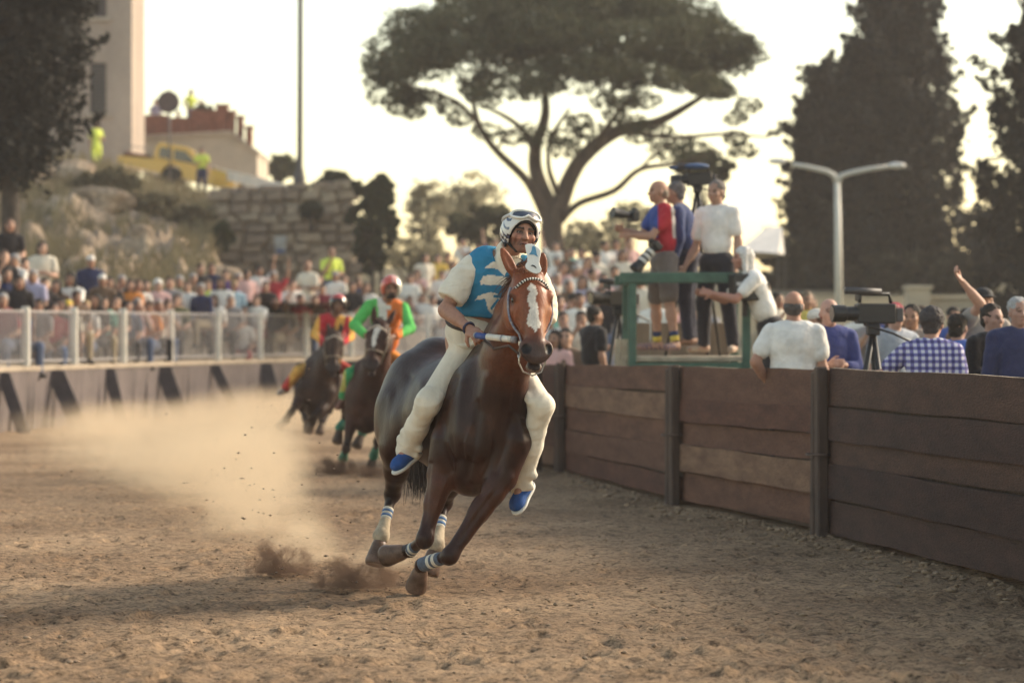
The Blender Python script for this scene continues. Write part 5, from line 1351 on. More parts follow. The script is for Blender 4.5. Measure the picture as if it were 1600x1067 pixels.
# terrace house with a brick parapet
hs2 = empty('terrace_house', tuple(at(320, 245, 112))); tag(hs2, 'low pale house with a brick parapet and posts on its roof terrace', 'building'); h_o = np.array(hs2.location); HD = 112.
M_hw = mat('house_wall', (.46, .41, .34), rough=.95, var=.15, vscale=.6); M_brk = mat('brick_red', (.20, .075, .052), rough=.9, var=.4, vscale=6, bump=.5, bscale=20)
mb = MB(); p = [at(225, 215, HD), at(360, 207, HD), at(360, 275, HD), at(225, 275, HD)]; mb.prism(p, np.zeros(3), np.array([0, 5, 0])); mb.build('wall', M_hw, h_o, hs2)
mb = MB(); p = [at(360, 210, HD + .02), at(402, 240, HD + .02), at(402, 275, HD + .02), at(360, 275, HD + .02)]; mb.prism(p, np.zeros(3), np.array([0, 5, 0])); mb.build('side_wall', M_hw, h_o, hs2)
mb = MB(); p = [at(223, 212, HD - .15), at(362, 204, HD - .15), at(404, 237, HD - .15), at(404, 241, HD - .15), at(361, 209, HD - .15), at(223, 217, HD - .15)]; mb.prism(p, np.zeros(3), np.array([0, 5.3, 0])); mb.build('cornice', mat('cornice', (.40, .35, .30), rough=.9), h_o, hs2)
for (a, b_, y0, y1) in ((226, 262, 178, 212), (262, 296, 182, 211), (297, 338, 170, 209)):
    mb = MB(); c, s = bx(a, y0 + 2, b_, y1, HD + .3, HD + .6); mb.box(c, s); mb.build('parapet_panel', M_brk, h_o, hs2)
for (a, y0, y1) in ((338, 166, 205), (357, 176, 208), (370, 184, 219), (384, 200, 230)):
    mb = MB(); c, s = bx(a, y0, a + (17 if a == 338 else 9), y1, HD + .1, HD + .7); mb.box(c, s); mb.box((c[0], c[1], c[2] + s[2] / 2 + .04), (s[0] + .12, s[1] + .12, .08)); mb.build('brick_pier', M_brk, h_o, hs2)
bushy(318, 180, 114, 26, 14, 'dark climbing plant on the terrace behind the brick parapet', 79, (.06, .062, .04), N=1500, name='shrub', cat='shrub', base=at(318, 196, 114)[2])
# white guard rail down the ramp
mb = MB(); a, b_ = at(335, 262, 101), at(458, 292, 95)
mb.tube([a, b_], .03, 6)
gr_ = empty('guard_rail', tuple(at(400, 300, 97))); tag(gr_, 'white sloping panel rail beside the upper road', 'railing'); g_o = np.array(gr_.location)
mb.build('top_rail', M_rail, g_o, gr_, smooth=True)
dv = b_ - a; n_ = 7
for k in range(n_):
    p0, p1 = a + dv * (k + .03) / n_, a + dv * (k + .97) / n_; mb = MB(); mb.prism([p0 + (0, 0, -.03), p1 + (0, 0, -.03), p1 + (0, 0, -.34), p0 + (0, 0, -.34)], np.zeros(3), np.array([0, .03, 0])); mb.build('panel', mat('white_panel', (.68, .66, .62), rough=.6), g_o, gr_)
for k in range(n_ + 1):
    p0 = a + dv * k / n_; mb = MB(); mb.tube([p0 + (0, 0, .03), p0 + (0, 0, -.95)], .03, 6); mb.build('post', M_rail, g_o, gr_, smooth=True)

# tall dark pole, round sign seen from behind, white street lamp
pl_ = empty('lamp_pole', tuple(at(468, 302, 88))); tag(pl_, 'tall dark grey steel pole rising behind the stone wall', 'pole'); mb = MB(); b0 = at(467.5, 306, 88)
mb.tube([b0, b0 + (0, 0, .55), b0 + (.02, 0, .9), b0 + (.06, 0, 12)], [.20, .19, .095, .075], 12); mb.build('shaft', mat('pole_grey', (.085, .080, .085), rough=.6, var=.15), pl_.location, pl_, smooth=True)
mb = MB(); mb.lathe(b0, [(.26, -.3), (.26, .02), (.2, .06)], 12); mb.build('base', mat('pole_base', (.17, .16, .165), rough=.7), pl_.location, pl_)
mb = MB(); mb.tube([b0 + (.06, 0, 11.9), b0 + (.06, -.6, 12.4), b0 + (.06, -1.6, 12.5)], [.05, .045, .04], 8); mb.box(b0 + (.06, -1.9, 12.48), (.3, .7, .16), bev=.04); mb.build('lamp_head', mat('pole_grey'), pl_.location, pl_, smooth=False)
sg = empty('round_sign', tuple(at(266, 290, 95))); tag(sg, 'round road sign seen from behind on a thin pole', 'sign'); s0 = at(266, 262, 95)
mb = MB(); mb.tube([s0 + (0, 0, -.6), at(264, 140, 95)], .035, 8); mb.build('pole', mat('pole_grey'), sg.location, sg, smooth=True)
mb = MB(); mb.lathe(at(263, 160, 94.94), [(.355, -.012), (.355, .012), (.33, .016)], 28, axis=rotx(R(90))); mb.build('disc', mat('sign_back', (.085, .055, .055), rough=.6, var=.2), sg.location, sg)
mb = MB(); mb.lathe(at(263, 160, 94.965), [(.375, -.014), (.375, .010), (.345, .012), (.345, -.012)], 28, axis=rotx(R(90))); mb.build('rim', mat('sign_rim', (.16, .10, .10), rough=.5), sg.location, sg)

lp = empty('street_lamp', tuple(at(1311, 480, 72))); tag(lp, 'white double armed street lamp in front of the dark conifers', 'street lamp'); l_o = np.array(lp.location); LD = 72.
M_lamp = mat('lamp_white', (.66, .64, .58), rough=.45, var=.08)
mb = MB(); mb.tube([at(1311, 520, LD), at(1310, 400, LD), at(1308, 282, LD)], [.105, .09, .075], 12); mb.build('shaft', M_lamp, l_o, lp, smooth=True)
for pts, hd_ in (([(1308, 286), (1303, 274), (1292, 268), (1262, 261), (1238, 257)], (1214, 252)), ([(1308, 286), (1314, 275), (1330, 270), (1360, 264), (1392, 260)], (1401, 259))):
    mb = MB(); mb.tube([at(x, y, LD) for x, y in pts], [.075, .07, .065, .06, .055], 10); mb.build('arm', M_lamp, l_o, lp, smooth=True)
    b = Body(); b.ell(at(hd_[0], hd_[1], LD), (.24, .12, .085), k=.01); v, f, _ = b.mesh(.03); mk('lamp_head', v, f, mat('lamp_head', (.80, .79, .76), rough=.3), l_o, lp)

# beige low wall with gate piers and a white tent roof on the right
lw = empty('garden_wall', tuple(at(1520, 500, 74))); tag(lw, 'low cream wall with square piers behind the right hand crowd', 'wall'); w_o = np.array(lw.location); M_cw = mat('cream_wall', (.50, .43, .33), rough=.9, var=.2, vscale=1.2, bump=.3)
mb = MB(); c, s = bx(1440, 467, 1640, 545, 74, 74.4); mb.box(c, s); mb.build('panel', M_cw, w_o, lw); mb = MB(); c, s = bx(1442, 463, 1640, 467, 73.9, 74.5); mb.box(c, s, bev=.02); mb.build('coping', M_cw, w_o, lw)
for a, y in ((1420, 452), (1556, 450)):
    mb = MB(); c, s = bx(a, y, a + 34, 545, 73.7, 74.6); mb.box(c, s); mb.box((c[0], c[1], c[2] + s[2] / 2 + .05), (s[0] + .1, s[1] + .1, .1), bev=.02); mb.build('pier', M_cw, w_o, lw)
tn = empty('tent', tuple(at(1180, 470, 76))); tag(tn, 'pale grey-white tent roof behind the platform', 'tent'); t_o = np.array(tn.location)
v = [at(1152, 392, 75), at(1150, 410, 79), at(1200, 352, 77), at(1222, 356, 77), at(1216, 396, 75), at(1226, 398, 79)]
mb = MB(); mb.add(v, [(0, 4, 3, 2), (4, 5, 3), (0, 2, 1), (1, 2, 3, 5)]); mb.build('roof', mat('tent_canvas', (.58, .57, .56), rough=.8, var=.12, bump=.3, bscale=3), t_o, tn)
for p in (v[0], v[4], v[1], v[5]):
    mb = MB(); mb.tube([p, (p[0], p[1], 1.2)], .018, 6); mb.build('pole', mat('pole_grey'), t_o, tn)

# yellow pickup on the upper road, nose down to the right
def pickup():
    D0 = 100.; t = empty('pickup_truck', tuple(at(320, 300, D0))); tag(t, 'yellow pickup truck parked on the sloping upper road', 'pickup'); o = np.array(t.location)
    q = lambda x, y, k=0: at(x, y, D0 + k)
    Y = mat('yellow_paint', (.62, .38, .055), rough=.3, var=.05, coat=.6, spec=.5); G_ = mat('car_glass', (.03, .035, .045), rough=.1, spec=.8); T_ = mat('tyre', (.018, .017, .018), rough=.9); Rm = mat('rim_grey', (.32, .31, .30), rough=.4, metal=.5); W = 1.75
    def slab(name, poly, m, k0, k1, par=t, bev=.05):
        mb = MB(); mb.prism([q(x, y) for x, y in poly], np.array([0, k0, 0]), np.array([0, k1, 0])); ob = mb.build(name, m, o, par); b = ob.modifiers.new('b', 'BEVEL'); b.width = bev; b.segments = 3; return ob
    def arch(cx, cy, r_, a0=200, a1=-20, n=9): return [(cx + r_ * math.cos(R(a)) , cy - r_ * math.sin(R(a))) for a in np.linspace(a0, a1, n)]
    body = [(184, 243), (236, 248), (300, 256), (330, 264), (365, 273), (395, 282), (405, 290), (407, 303), (397, 307)] + arch(381, 303, 15)[::-1] + [(364, 297), (300, 283), (286, 279)] + arch(268, 274, 17)[::-1] + [(250, 270), (184, 256)]
    slab('body', body, Y, 0, W)
    cabp = [(238, 249), (244, 226), (250, 222), (290, 229), (300, 234), (322, 262), (300, 257)]
    cab_ = slab('cab', cabp, Y, .08, W - .08)
    for nm, p in (('side_window', [(247, 245), (250, 230), (268, 233), (268, 250)]), ('side_window', [(272, 250), (272, 234), (290, 237), (303, 252), (303, 256)])):
        slab(nm, p, G_, .055, .12, cab_, .01)
    slab('windscreen', [(300, 237), (303, 237), (323, 260), (320, 261)], G_, .18, W - .18, cab_, .01)
    slab('bumper', [(396, 300), (409, 302), (408, 309), (396, 307)], mat('bumper', (.05, .05, .05), rough=.6), -.02, W + .02, t, .03)
    for k in (.08, W - .30): slab('headlight', [(401, 287), (407, 290), (407.5, 296), (402, 294)], mat('headlamp', (.6, .6, .58), rough=.1), k, k + .24, t, .02)
    for cx, cy, r_ in ((268, 276, 15.5), (381, 305, 14)):
        for k in (.0, W - .22):
            c = q(cx, cy) + np.array([0, k + .11, 0]); wl = empty('wheel', (0, 0, 0)); wl.parent = t; rad = r_ / FPX * D0
            mb = MB(); mb.lathe(c, [(rad * .62, -.11), (rad * .95, -.11), (rad, -.07), (rad, .07), (rad * .95, .11), (rad * .62, .11)], 24, axis=rotx(R(90))); mb.build('tyre', T_, o, wl, smooth=True)
            mb = MB(); mb.lathe(c, [(rad * .2, -.085), (rad * .6, -.095), (rad * .6, .095), (rad * .2, .085)], 16, axis=rotx(R(90))); mb.build('rim', Rm, o, wl)
    mb = MB(); mb.tube([q(192, 243, .1), q(196, 228, .1), q(232, 232, .1), q(238, 248, .1)], .022, 6); mb.tube([q(192, 243, W - .1), q(196, 228, W - .1), q(232, 232, W - .1), q(238, 248, W - .1)], .022, 6); mb.build('bed_rail', mat('bed_rail', (.30, .29, .27), rough=.5), o, t, smooth=True)
    slab('load', [(190, 244), (192, 236), (232, 242), (234, 247)], mat('load_tarp', (.16, .07, .05), rough=.9, var=.3), .15, W - .15, t, .05)
pickup()
# ================================================================== the two horses behind
def other_horse(sp, coat, leg_col, label, blaze=None, res=.017, mane_col=M_mane_d, boots=None):
    B, hi = horse_body(sp); V, F, lab = B.mesh(res); pp = proj(V); hl = hi['hl']; Q = hi['Q']; G = hi['G']
    col = np.tile(np.array(coat), (len(V), 1)) * (.75 + .5 * vnoise(V[:, 0] * 4, V[:, 2] * 4, 2))[:, None]
    loc = np.stack([(V - hi['po']) @ g for g in G], 1) / hl; ih = (loc[:, 0] > 0) & (loc[:, 0] < .66) & (np.abs(loc[:, 1]) < .2) & (loc[:, 2] > -.25)
    mz = ramp(loc[:, 0], .42, .5) * ih; col = col + (np.array([.04, .03, .03]) - col) * (mz * .8)[:, None]
    for nm in ('FR', 'FL', 'HR', 'HL'):
        a, b, c, d, e, g_, h0 = hi[nm]; dd = np.minimum(np.linalg.norm(V - c, axis=1), np.linalg.norm(V - d, axis=1)); m = 1 - ramp(dd, .1, .2); col = col + (np.array(leg_col) - col) * (m * .7)[:, None]
    col[lab == HOOF] = (.10, .07, .055)
    if blaze: col[inpoly(pp, blaze) & ih & (loc[:, 2] > -.03)] = (.68, .62, .55)
    org = np.array([sp['O'][0], sp['O'][1], 0.02]); h = mk('horse', V, F, M_coat2, org, cols=col); tag(h, label, 'horse', 'racing horses')
    rts = []; drs = []; ln = []
    for i in range(500):
        t = rng.uniform(0, 1); p = lerp(hi['up0'] + hi['U'] * .10, hi['po'] + np.array([0, .06, .05]), t); rts.append(p + rng.normal(0, .025, 3)); drs.append(np.array([-.8, .1, -.2 + rng.uniform(-.4, .5)])); ln.append(rng.uniform(.07, .16))
    v, f = strands(rts, drs, ln, .012, nseg=3, sag=1.4, jit=.3); mk('mane', v, f, mane_col, org, h)
    rts = [hi['T'](-.90, 0, .28) + rng.normal(0, .03, 3) for _ in range(300)]; v, f = strands(rts, [np.array([0, .5, -.8])] * 300, rng.uniform(.5, .8, 300), .014, nseg=4, sag=.5, jit=.15); mk('tail', v, f, mane_col, org, h)
    br = empty('bridle', (0, 0, 0)); br.parent = h; Ms = mat('other_strap', (.28, .22, .16), rough=.6)
    nb_ = [Q(.36, .075 * math.sin(a), -.02 + .085 * math.cos(a)) for a in np.linspace(0, 2 * math.pi, 17)]
    mb = MB(); mb.tube(nb_, .010, 6, cap=False); mb.build('noseband', Ms, org, br, smooth=True)
    for t in (-1, 1):
        mb = MB(); mb.tube([Q(.05, t * .09, -.03), Q(.25, t * .105, -.03), Q(.48, t * .07, -.04)], .009, 6); mb.build('cheekpiece', Ms, org, br, smooth=True)
        b = Body(); b.ell(Q(.19, t * .09, .006), (.022 * hl, .02 * hl, .018 * hl), G); v, f, _ = b.mesh(.008); mk('eye', v, f, mat('horse_eye'), org, h)
    mb = MB(); mb.tube([Q(.07 + .05 * abs(math.sin(a)), .088 * math.sin(a), .062 * math.cos(a)) for a in np.linspace(-1.3, 1.3, 13)], .011, 6); mb.build('browband', mat('browband_pale', (.5, .42, .34), rough=.7), org, br, smooth=True)
    if boots is not None:
        for nm in ('FR', 'FL', 'HR', 'HL'):
            a, b_, c, d, e, g_, h0 = hi[nm]; b = Body(); b.cone(lerp(c, d, .5), d, .046, .052, k=.03).ell(d, .056, k=.02); v, f, _ = b.mesh(.016); mk('fetlock_boot', v, f, boots, org, h)
    return h, hi

def dressed(name, J, label, cat='person', group=None, s=1.0, shirt=None, legs=None, hair_col=(.02, .015, .012), hair='short', shoe=(.03, .03, .035), sleeve=.6, leg='long', res=.0115, skin=(.33, .18, .12), bulk=1.0,
            origin=None, curl=(.5, .5), fingers=True, shirt_cols=None, legs_cols=None, thumb=(1, 1), hem=None, palm=None):
    """a person with body, clothes and hair as separate meshes"""
    org = np.array(origin if origin is not None else (J['aR'] + J['aL']) / 2)
    kw = dict(s=s, hair=hair, sleeve=sleeve, leg=leg, bulk=bulk, curl=curl, thumb=thumb, palm=palm)
    b = human(J, infl=0, fingers=fingers, fr=.011, hem=hem, **kw); b.p = [q for q in b.p if q[6] != HAIR]
    V, F, lab = b.mesh(res, relax=1); col = np.tile(np.array(skin), (len(V), 1)); col[lab == DARK] = np.array(skin) * .30; col[lab == 6] = np.array(skin) * (.62, .40, .40)
    p = mk(name, V, F, M_skin, org, cols=col); tag(p, label, cat, group)
    for lb, nm, m, cf in ((SHIRT, 'shirt', shirt, shirt_cols), (LEGS, 'trousers' if leg == 'long' else 'shorts', legs, legs_cols), (SHOE, 'shoes', cloth(shoe), None), (HAIR, 'hair' if hair not in ('cap', 'hat') else hair, mat('hair_%02d%02d' % (int(hair_col[0] * 99), int(hair_col[2] * 99)), hair_col, rough=.75, var=.3, vscale=30, bump=.5, bscale=60), None)):
        if m is None: continue
        b = human(J, infl=.016, fingers=False, want={lb}, hem=hem, **kw)
        if not [q for q in b.p if q[7] == 0]: continue
        if lb == SHOE:                       # each shoe on its own
            for q in (b.p[:2], b.p[2:]):
                bb = Body(); bb.p = q; v, f, l = bb.mesh(res); mk('shoe', v, f, m, org, p)
            continue
        v, f, l = b.mesh(res)
        if lb in (SHIRT, LEGS) and cf is None: v = wrinkle(v, f, J['nck'], J['pel'] + np.array([.3, 0, 0]) if lb == SHIRT else J['aR'], .007, 9, 6, int(abs(org[0] * 97)) % 50)
        if lb == HAIR and nm == 'hair': v = v + normals(v, f) * (fbm(v[:, 0] * 60 + v[:, 1] * 25, v[:, 2] * 60 - v[:, 1] * 30, 13, 3) * .030 - .002)[:, None]
        mk(nm, v, f, m, org, p, cols=None if cf is None else cf(v))
    return p

def helmet(c, fwd, up, colf, org, par, res=.010):
    f = unit(fwd); u = unit(np.array(up, float) - f * (np.array(up, float) @ f)); l = -np.cross(f, u); A = (l, f, u); c = c + u * .04 - f * .012
    b = Body(); b.ell(c, (.118, .135, .118), A, k=.01).ell(c - u * .05 - f * .03, (.112, .112, .10), A, k=.05).ell(c + f * .115 + u * .012, (.085, .05, .012), A, k=.02)
    b.cut_ell(c - u * .10 + f * .13, (.094, .155, .128), A, k=.012); b.clip(c - u * .125, -u); v, fc, _ = b.mesh(res)
    q = np.stack([(v - c) @ a for a in A], 1); h = mk('helmet', v, fc, mat('helmet_paint'), org, par, cols=colf(q))
    b = Body()
    for t in (-1, 1): b.cone(c + l * t * .088 - u * .09, c + l * t * .03 - u * .150 + f * .055, .012, k=.01)
    b.cone(c - l * .03 - u * .150 + f * .055, c + l * .03 - u * .150 + f * .055, .012, k=.01); v, fc, _ = b.mesh(res); mk('chin_strap', v, fc, M_black, org, h)

# second horse, rider in green and orange
D2 = 32.4
g2 = dict(O=at(588, 605, D2 + .55), yaw=-4, roll=9, s=1.0,
    FR=(at(556, 618, D2), at(552, 645, D2), at(541, 700, D2 - .1), at(536, 716, D2 + .18), at(532, 738, D2 + .22)), FL=(at(604, 622, D2), at(604, 648, D2), at(590, 690, D2 - .05), at(584, 712, D2 + .22), at(579, 731, D2 + .26)),
    HR=(at(556, 600, D2 + 1.1), at(548, 632, D2 + 1.0), at(540, 652, D2 + 1.35), at(531, 668, D2 + 1.15), at(528, 684, D2 + 1.1)), HL=(at(604, 605, D2 + 1.1), at(594, 640, D2 + 1.0), at(578, 655, D2 + 1.3), at(566, 676, D2 + 1.1), at(560, 690, D2 + 1.05)),
    poll=at(594, 503, D2 - .55), muzzle=at(578, 579, D2 - .78), head_turn=-16, head_tilt=-4, earR=at(585, 478, D2 - .5), earL=at(617, 484, D2 - .45))
h2, i2 = other_horse(g2, (.050, .022, .016), (.035, .026, .020), 'dark bay horse with a white blaze, second in the race', blaze=[(585, 513), (592, 508), (597, 512), (590, 524), (587, 538), (582, 545), (581, 530)], boots=mat('boot_green', (.06, .22, .14), rough=.9))
j2 = dict(pel=at(600, 560, D2 + .30), nck=at(604, 470, D2 + .12), hd=at(611, 451, D2 + .02), hf=(.12, -1, -.05), hu=(.08, 0, 1), sR=at(578, 478, D2 + .12), sL=at(630, 482, D2 + .12), eR=at(554, 508, D2 - .02), wR=at(571, 524, D2 - .32), eL=at(641, 513, D2 - .05), wL=at(617, 526, D2 - .34),
          hR=at(590, 562, D2 + .30), kR=at(548, 585, D2 - .02), aR=at(537, 620, D2 + .35), tR=at(528, 636, D2 + .25), hL=at(612, 562, D2 + .3), kL=at(640, 578, D2 - .02), aL=at(632, 622, D2 + .35), tL=at(636, 640, D2 + .25))
def c2(v):
    p = proj(v); c = np.tile((.10, .46, .11), (len(v), 1)); c[(p[:, 0] > 603) & (p[:, 0] < 629)] = (.72, .20, .05); m = np.abs(p[:, 0] - 596 - (p[:, 1] - 470) * .1) < 6.5; c[m & (p[:, 1] < 510)] = (.68, .65, .6)
    c[(np.abs(p[:, 0] - 606) < 5) & (p[:, 1] > 476) & (p[:, 1] < 484)] = (.7, .68, .62); return c
def c2l(v): p = proj(v); c = np.tile((.05, .30, .12), (len(v), 1)); c[p[:, 0] > 600] = (.62, .25, .05); c[(p[:, 0] < 546) & (p[:, 1] < 612) & (p[:, 0] < 540)] = (.45, .42, .12); return c
r2 = dressed('person', j2, 'rider in green and orange silks and a red helmet on the second horse', group='riders of the race', s=1.04, shirt=M_vest, legs=M_vest, shirt_cols=c2, legs_cols=c2l, sleeve=1.92, skin=(.26, .135, .09), hair='none', origin=j2['pel'], curl=(1.1, 1.1), shoe=(.20, .06, .05), res=.011)
helmet(j2['hd'], j2['hf'], j2['hu'], lambda q: np.where((np.abs(q[:, 0] - .02) < .03)[:, None], (.62, .30, .26), np.where((q[:, 0] > .05)[:, None], (.60, .58, .52), (.55, .10, .07))), j2['pel'], r2)
b = Body(); b.ell(j2['hd'] - np.array([-.015, .055, .075]), (.058, .05, .05), k=.02); v, f, _ = b.mesh(.01); mk('beard', v, f, mat('beard', (.05, .032, .025), rough=.9), j2['pel'], r2)

# third horse, rider in red and yellow
D3 = 39.6
g3 = dict(O=at(500, 596, D3 + .7), yaw=4, roll=7, s=1.0,
    FR=(at(474, 610, D3), at(468, 625, D3), at(455, 644, D3 - .45), at(447, 656, D3 - .35), at(436, 668, D3 - .45)), FL=(at(512, 612, D3), at(508, 634, D3), at(494, 648, D3 - .3), at(489, 660, D3), at(484, 670, D3 + .1)),
    HR=(at(476, 590, D3 + 1.2), at(474, 618, D3 + 1.1), at(472, 640, D3 + 1.4), at(478, 655, D3 + 1.2), at(480, 668, D3 + 1.15)), HL=(at(522, 595, D3 + 1.2), at(520, 620, D3 + 1.1), at(514, 642, D3 + 1.4), at(503, 658, D3 + 1.2), at(500, 672, D3 + 1.15)),
    poll=at(523, 519, D3 - .5), muzzle=at(520, 583, D3 - .7), head_turn=4, earR=at(513, 505, D3 - .45), earL=at(533, 505, D3 - .45))
h3, i3 = other_horse(g3, (.040, .022, .017), (.026, .016, .014), 'nearly black horse, third in the race, beside the left barrier', boots=mat('boot_dark', (.03, .02, .02), rough=.9))
j3 = dict(pel=at(512, 566, D3 + .4), nck=at(524, 494, D3 + .2), hd=at(528, 476, D3 + .1), hf=(.1, -1, -.1), hu=(.05, 0, 1), sR=at(503, 499, D3 + .2), sL=at(544, 502, D3 + .2), eR=at(492, 522, D3 + .1), wR=at(506, 536, D3 - .2), eL=at(548, 526, D3 + .1), wL=at(534, 536, D3 - .2),
          hR=at(504, 568, D3 + .4), kR=at(466, 580, D3 + .1), aR=at(446, 606, D3 + .4), tR=at(436, 614, D3 + .3), hL=at(522, 568, D3 + .4), kL=at(545, 580, D3 + .1), aL=at(546, 612, D3 + .4), tL=at(550, 624, D3 + .3))
def c3(v):
    p = proj(v); c = np.tile((.46, .035, .05), (len(v), 1)); c[(p[:, 0] < 499) | (np.abs(p[:, 0] - 532 + (p[:, 1] - 500) * .25) < 7) | (p[:, 0] > 546)] = (.68, .36, .08); return c
def c3l(v): p = proj(v); c = np.tile((.60, .34, .09), (len(v), 1)); c[p[:, 0] < 452] = (.45, .05, .05); c[p[:, 0] > 532] = (.52, .08, .06); return c
r3 = dressed('person', j3, 'rider in red and yellow silks on the black third horse', group='riders of the race', s=1.0, shirt=M_vest, legs=M_vest, shirt_cols=c3, legs_cols=c3l, sleeve=1.9, skin=(.17, .09, .065), hair='none', origin=j3['pel'], curl=(1.1, 1.1), shoe=(.6, .57, .5), res=.014)
helmet(j3['hd'], j3['hf'], j3['hu'], lambda q: np.where((q[:, 2] > .06)[:, None], (.40, .06, .05), (.035, .025, .025)), j3['pel'], r3, .013)
# ================================================================== people
WHITE = (.76, .74, .70); CREAM = (.70, .64, .54); BLACK = (.02, .018, .022); NAVY = (.022, .03, .085); BLUE = (.05, .10, .34); RED = (.42, .035, .05); ORANGE = (.66, .24, .05); YELLOW = (.66, .46, .10); SKY = (.33, .47, .58)
PINK = (.60, .38, .37); MINT = (.27, .58, .47); GREY = (.26, .25, .26); BROWN = (.13, .085, .06); OLIVE = (.15, .15, .08); LILAC = (.42, .40, .55); HIVIS = (.62, .74, .12); PURPLE = (.12, .06, .22); KHAKI = (.33, .27, .19); DENIM = (.09, .12, .20); MAROON = (.20, .03, .045)
CNAME = {WHITE: 'white', CREAM: 'cream', BLACK: 'black', NAVY: 'navy', BLUE: 'bright blue', RED: 'red', ORANGE: 'orange', YELLOW: 'yellow', SKY: 'light blue', PINK: 'pink', MINT: 'mint green', GREY: 'grey', BROWN: 'brown', OLIVE: 'olive', LILAC: 'lilac', HIVIS: 'fluorescent yellow', PURPLE: 'purple', KHAKI: 'khaki', DENIM: 'denim blue', MAROON: 'maroon'}
HC = dict(dark=(.016, .012, .011), brown=(.055, .032, .022), grey=(.26, .25, .25), blond=(.30, .21, .11), white=(.60, .58, .55), red=(.30, .03, .04), yellow=(.60, .42, .06))
SKINS = [(.36, .20, .14), (.42, .25, .18), (.28, .15, .10), (.33, .185, .125)]
hairm = {k: mat('hairc_' + k, v, rough=.8, var=.3, vscale=30, bump=.4, bscale=50) for k, v in HC.items()}
skinm = [mat('skin_%d' % i, c, rough=.6, var=.12, vscale=20) for i, c in enumerate(SKINS)]
shoem = cloth((.03, .028, .03)); lipm = mat('lips', (.20, .075, .07), rough=.6); darkm = mat('brow_eye', (.03, .02, .017), rough=.7)
_base = {}
def base_person(pose, hair, leg='long', sleeve=.6, seat=False, turn=0.0, skirt=False, res=.021):
    key = (pose, hair, leg, sleeve, seat, turn)
    if key in _base: return _base[key]
    aR, aL = pose; J, k = stand(1.75, aR, aL, seat=seat, turn=turn, lean=.05 if seat else 0.0)
    b = human(J, 1.0, hair=hair, sleeve=sleeve, leg=leg, fingers=False, infl=.013); V, F, lab = b.mesh(res, relax=1)
    lf = lab[F]; m = np.sort(lf, 1)[:, 2]
    o = mk('person', V, F, [skinm[0], shoem, shoem, hairm['dark'], shoem, darkm, lipm], midx=m); me = o.data; bpy.data.objects.remove(o); _base[key] = (me, J['hd'])
    return _base[key]
rp_ = np.random.default_rng(21)
_rec = []
def spectator(px, py, d, top, hair='short', hc='dark', pose=('down', 'down'), seat=False, legs=DENIM, leg='long', sleeve=.6, turn=None, face=None, h=None, label=None, group=None, where='', zbase=None):
    """one member of the crowd, with its head at the measured place"""
    tq = 0.0; me, hd = base_person(pose, hair, leg, sleeve, seat, tq)
    s = (h or rp_.uniform(1.70, 1.86)) / 1.75; p = at(px, py, d); yaw = R(face if face is not None else rp_.uniform(-30, 30)); hd_ = rotz(yaw) @ hd
    o = bpy.data.objects.new('person', me); C.objects.link(o); o.location = (p[0] - hd_[0] * s, p[1] - hd_[1] * s, p[2] - hd_[2] * s); o.scale = (s, s, s); o.rotation_euler = (0, 0, yaw)
    ms = {0: skinm[rp_.integers(4)], 1: cloth(top), 2: cloth(legs), 3: hairm[hc]}
    for k, m in ms.items(): o.material_slots[k].link = 'OBJECT'; o.material_slots[k].material = m
    o['category'] = 'person'
    if group: o['group'] = group
    if label: o['label'] = label
    _rec.append((o, px, py, top, hair, hc, pose, seat, where, label))
    return o

# ---- left hand crowd: the people one can single out
GL = 'spectators behind the left railing'
def rowd(px, r): return float(np.interp(px, BP[:, 0], BP[:, 1])) + (.95, 1.95, 3.0, 4.2)[r]
def L(px, py, r, top, label=None, **kw): spectator(px, py, rowd(px, r), top, label=label, group=GL, where='row%d' % r, **kw)
L(66, 388, 3, CREAM, 'woman in a white dress standing with folded arms below the cypress', hair='long', pose=('chest', 'chest'), legs=CREAM, leg='shorts', face=8)
L(142, 409, 2, NAVY, 'man in a navy polo and white cap standing at the back', hair='cap', hc='white', legs=BROWN, face=10)
L(160, 438, 1, BROWN, 'spectator in a white cap sitting beside the man in navy', hair='cap', hc='white', seat=True)
L(51, 432, 1, LILAC, 'grey-haired man in a pale lilac shirt leaning forward on the left', hc='grey', pose=('lap', 'lap'), seat=True, legs=LILAC)
L(110, 437, 1, WHITE, 'dark-haired woman in a white top resting an arm on her knee', hair='long', pose=('lap', 'rail'), seat=True, face=-20)
L(30, 442, 0, BLACK, 'woman in black with long hair left of the second railing post', hair='long', seat=True)
L(34, 474, 0, MAROON, 'woman with dark hair holding a white cup at the second post', hair='long', seat=True, face=40)
L(84, 484, 0, RED, 'spectator in a red top just behind the railing', hair='short', seat=True, pose=('lap', 'lap'))
L(106, 480, 0, CREAM, 'spectator in a yellow hat and cream top at the railing', hair='hat', hc='yellow', seat=True)
L(134, 480, 0, WHITE, 'woman with blond hair and a white top leaning on the railing', hair='short', hc='blond', seat=True, pose=('rail', 'rail'))
L(171, 443, 1, BLACK, 'dark-haired woman in black under the man in navy', hair='long', seat=True)
L(203, 446, 1, ORANGE, 'woman in an orange top with long dark hair', hair='long', seat=True)
L(216, 446, 1, WHITE, 'woman in white sitting right beside the woman in orange', hair='long', hc='brown', seat=True)
L(228, 447, 2, ORANGE, 'man in an orange-brown shirt behind the woman in white', seat=True)
L(247, 446, 1, PINK, 'white-haired woman in a pale pink top', hair='curly', hc='white', seat=True)
L(265, 442, 1, GREY, 'grey-clad man beside the white-haired woman', seat=True)
L(292, 448, 1, WHITE, 'broad man in a white shirt with bent arms near the fifth post', pose=('hip', 'hip'), seat=True, hc='brown')
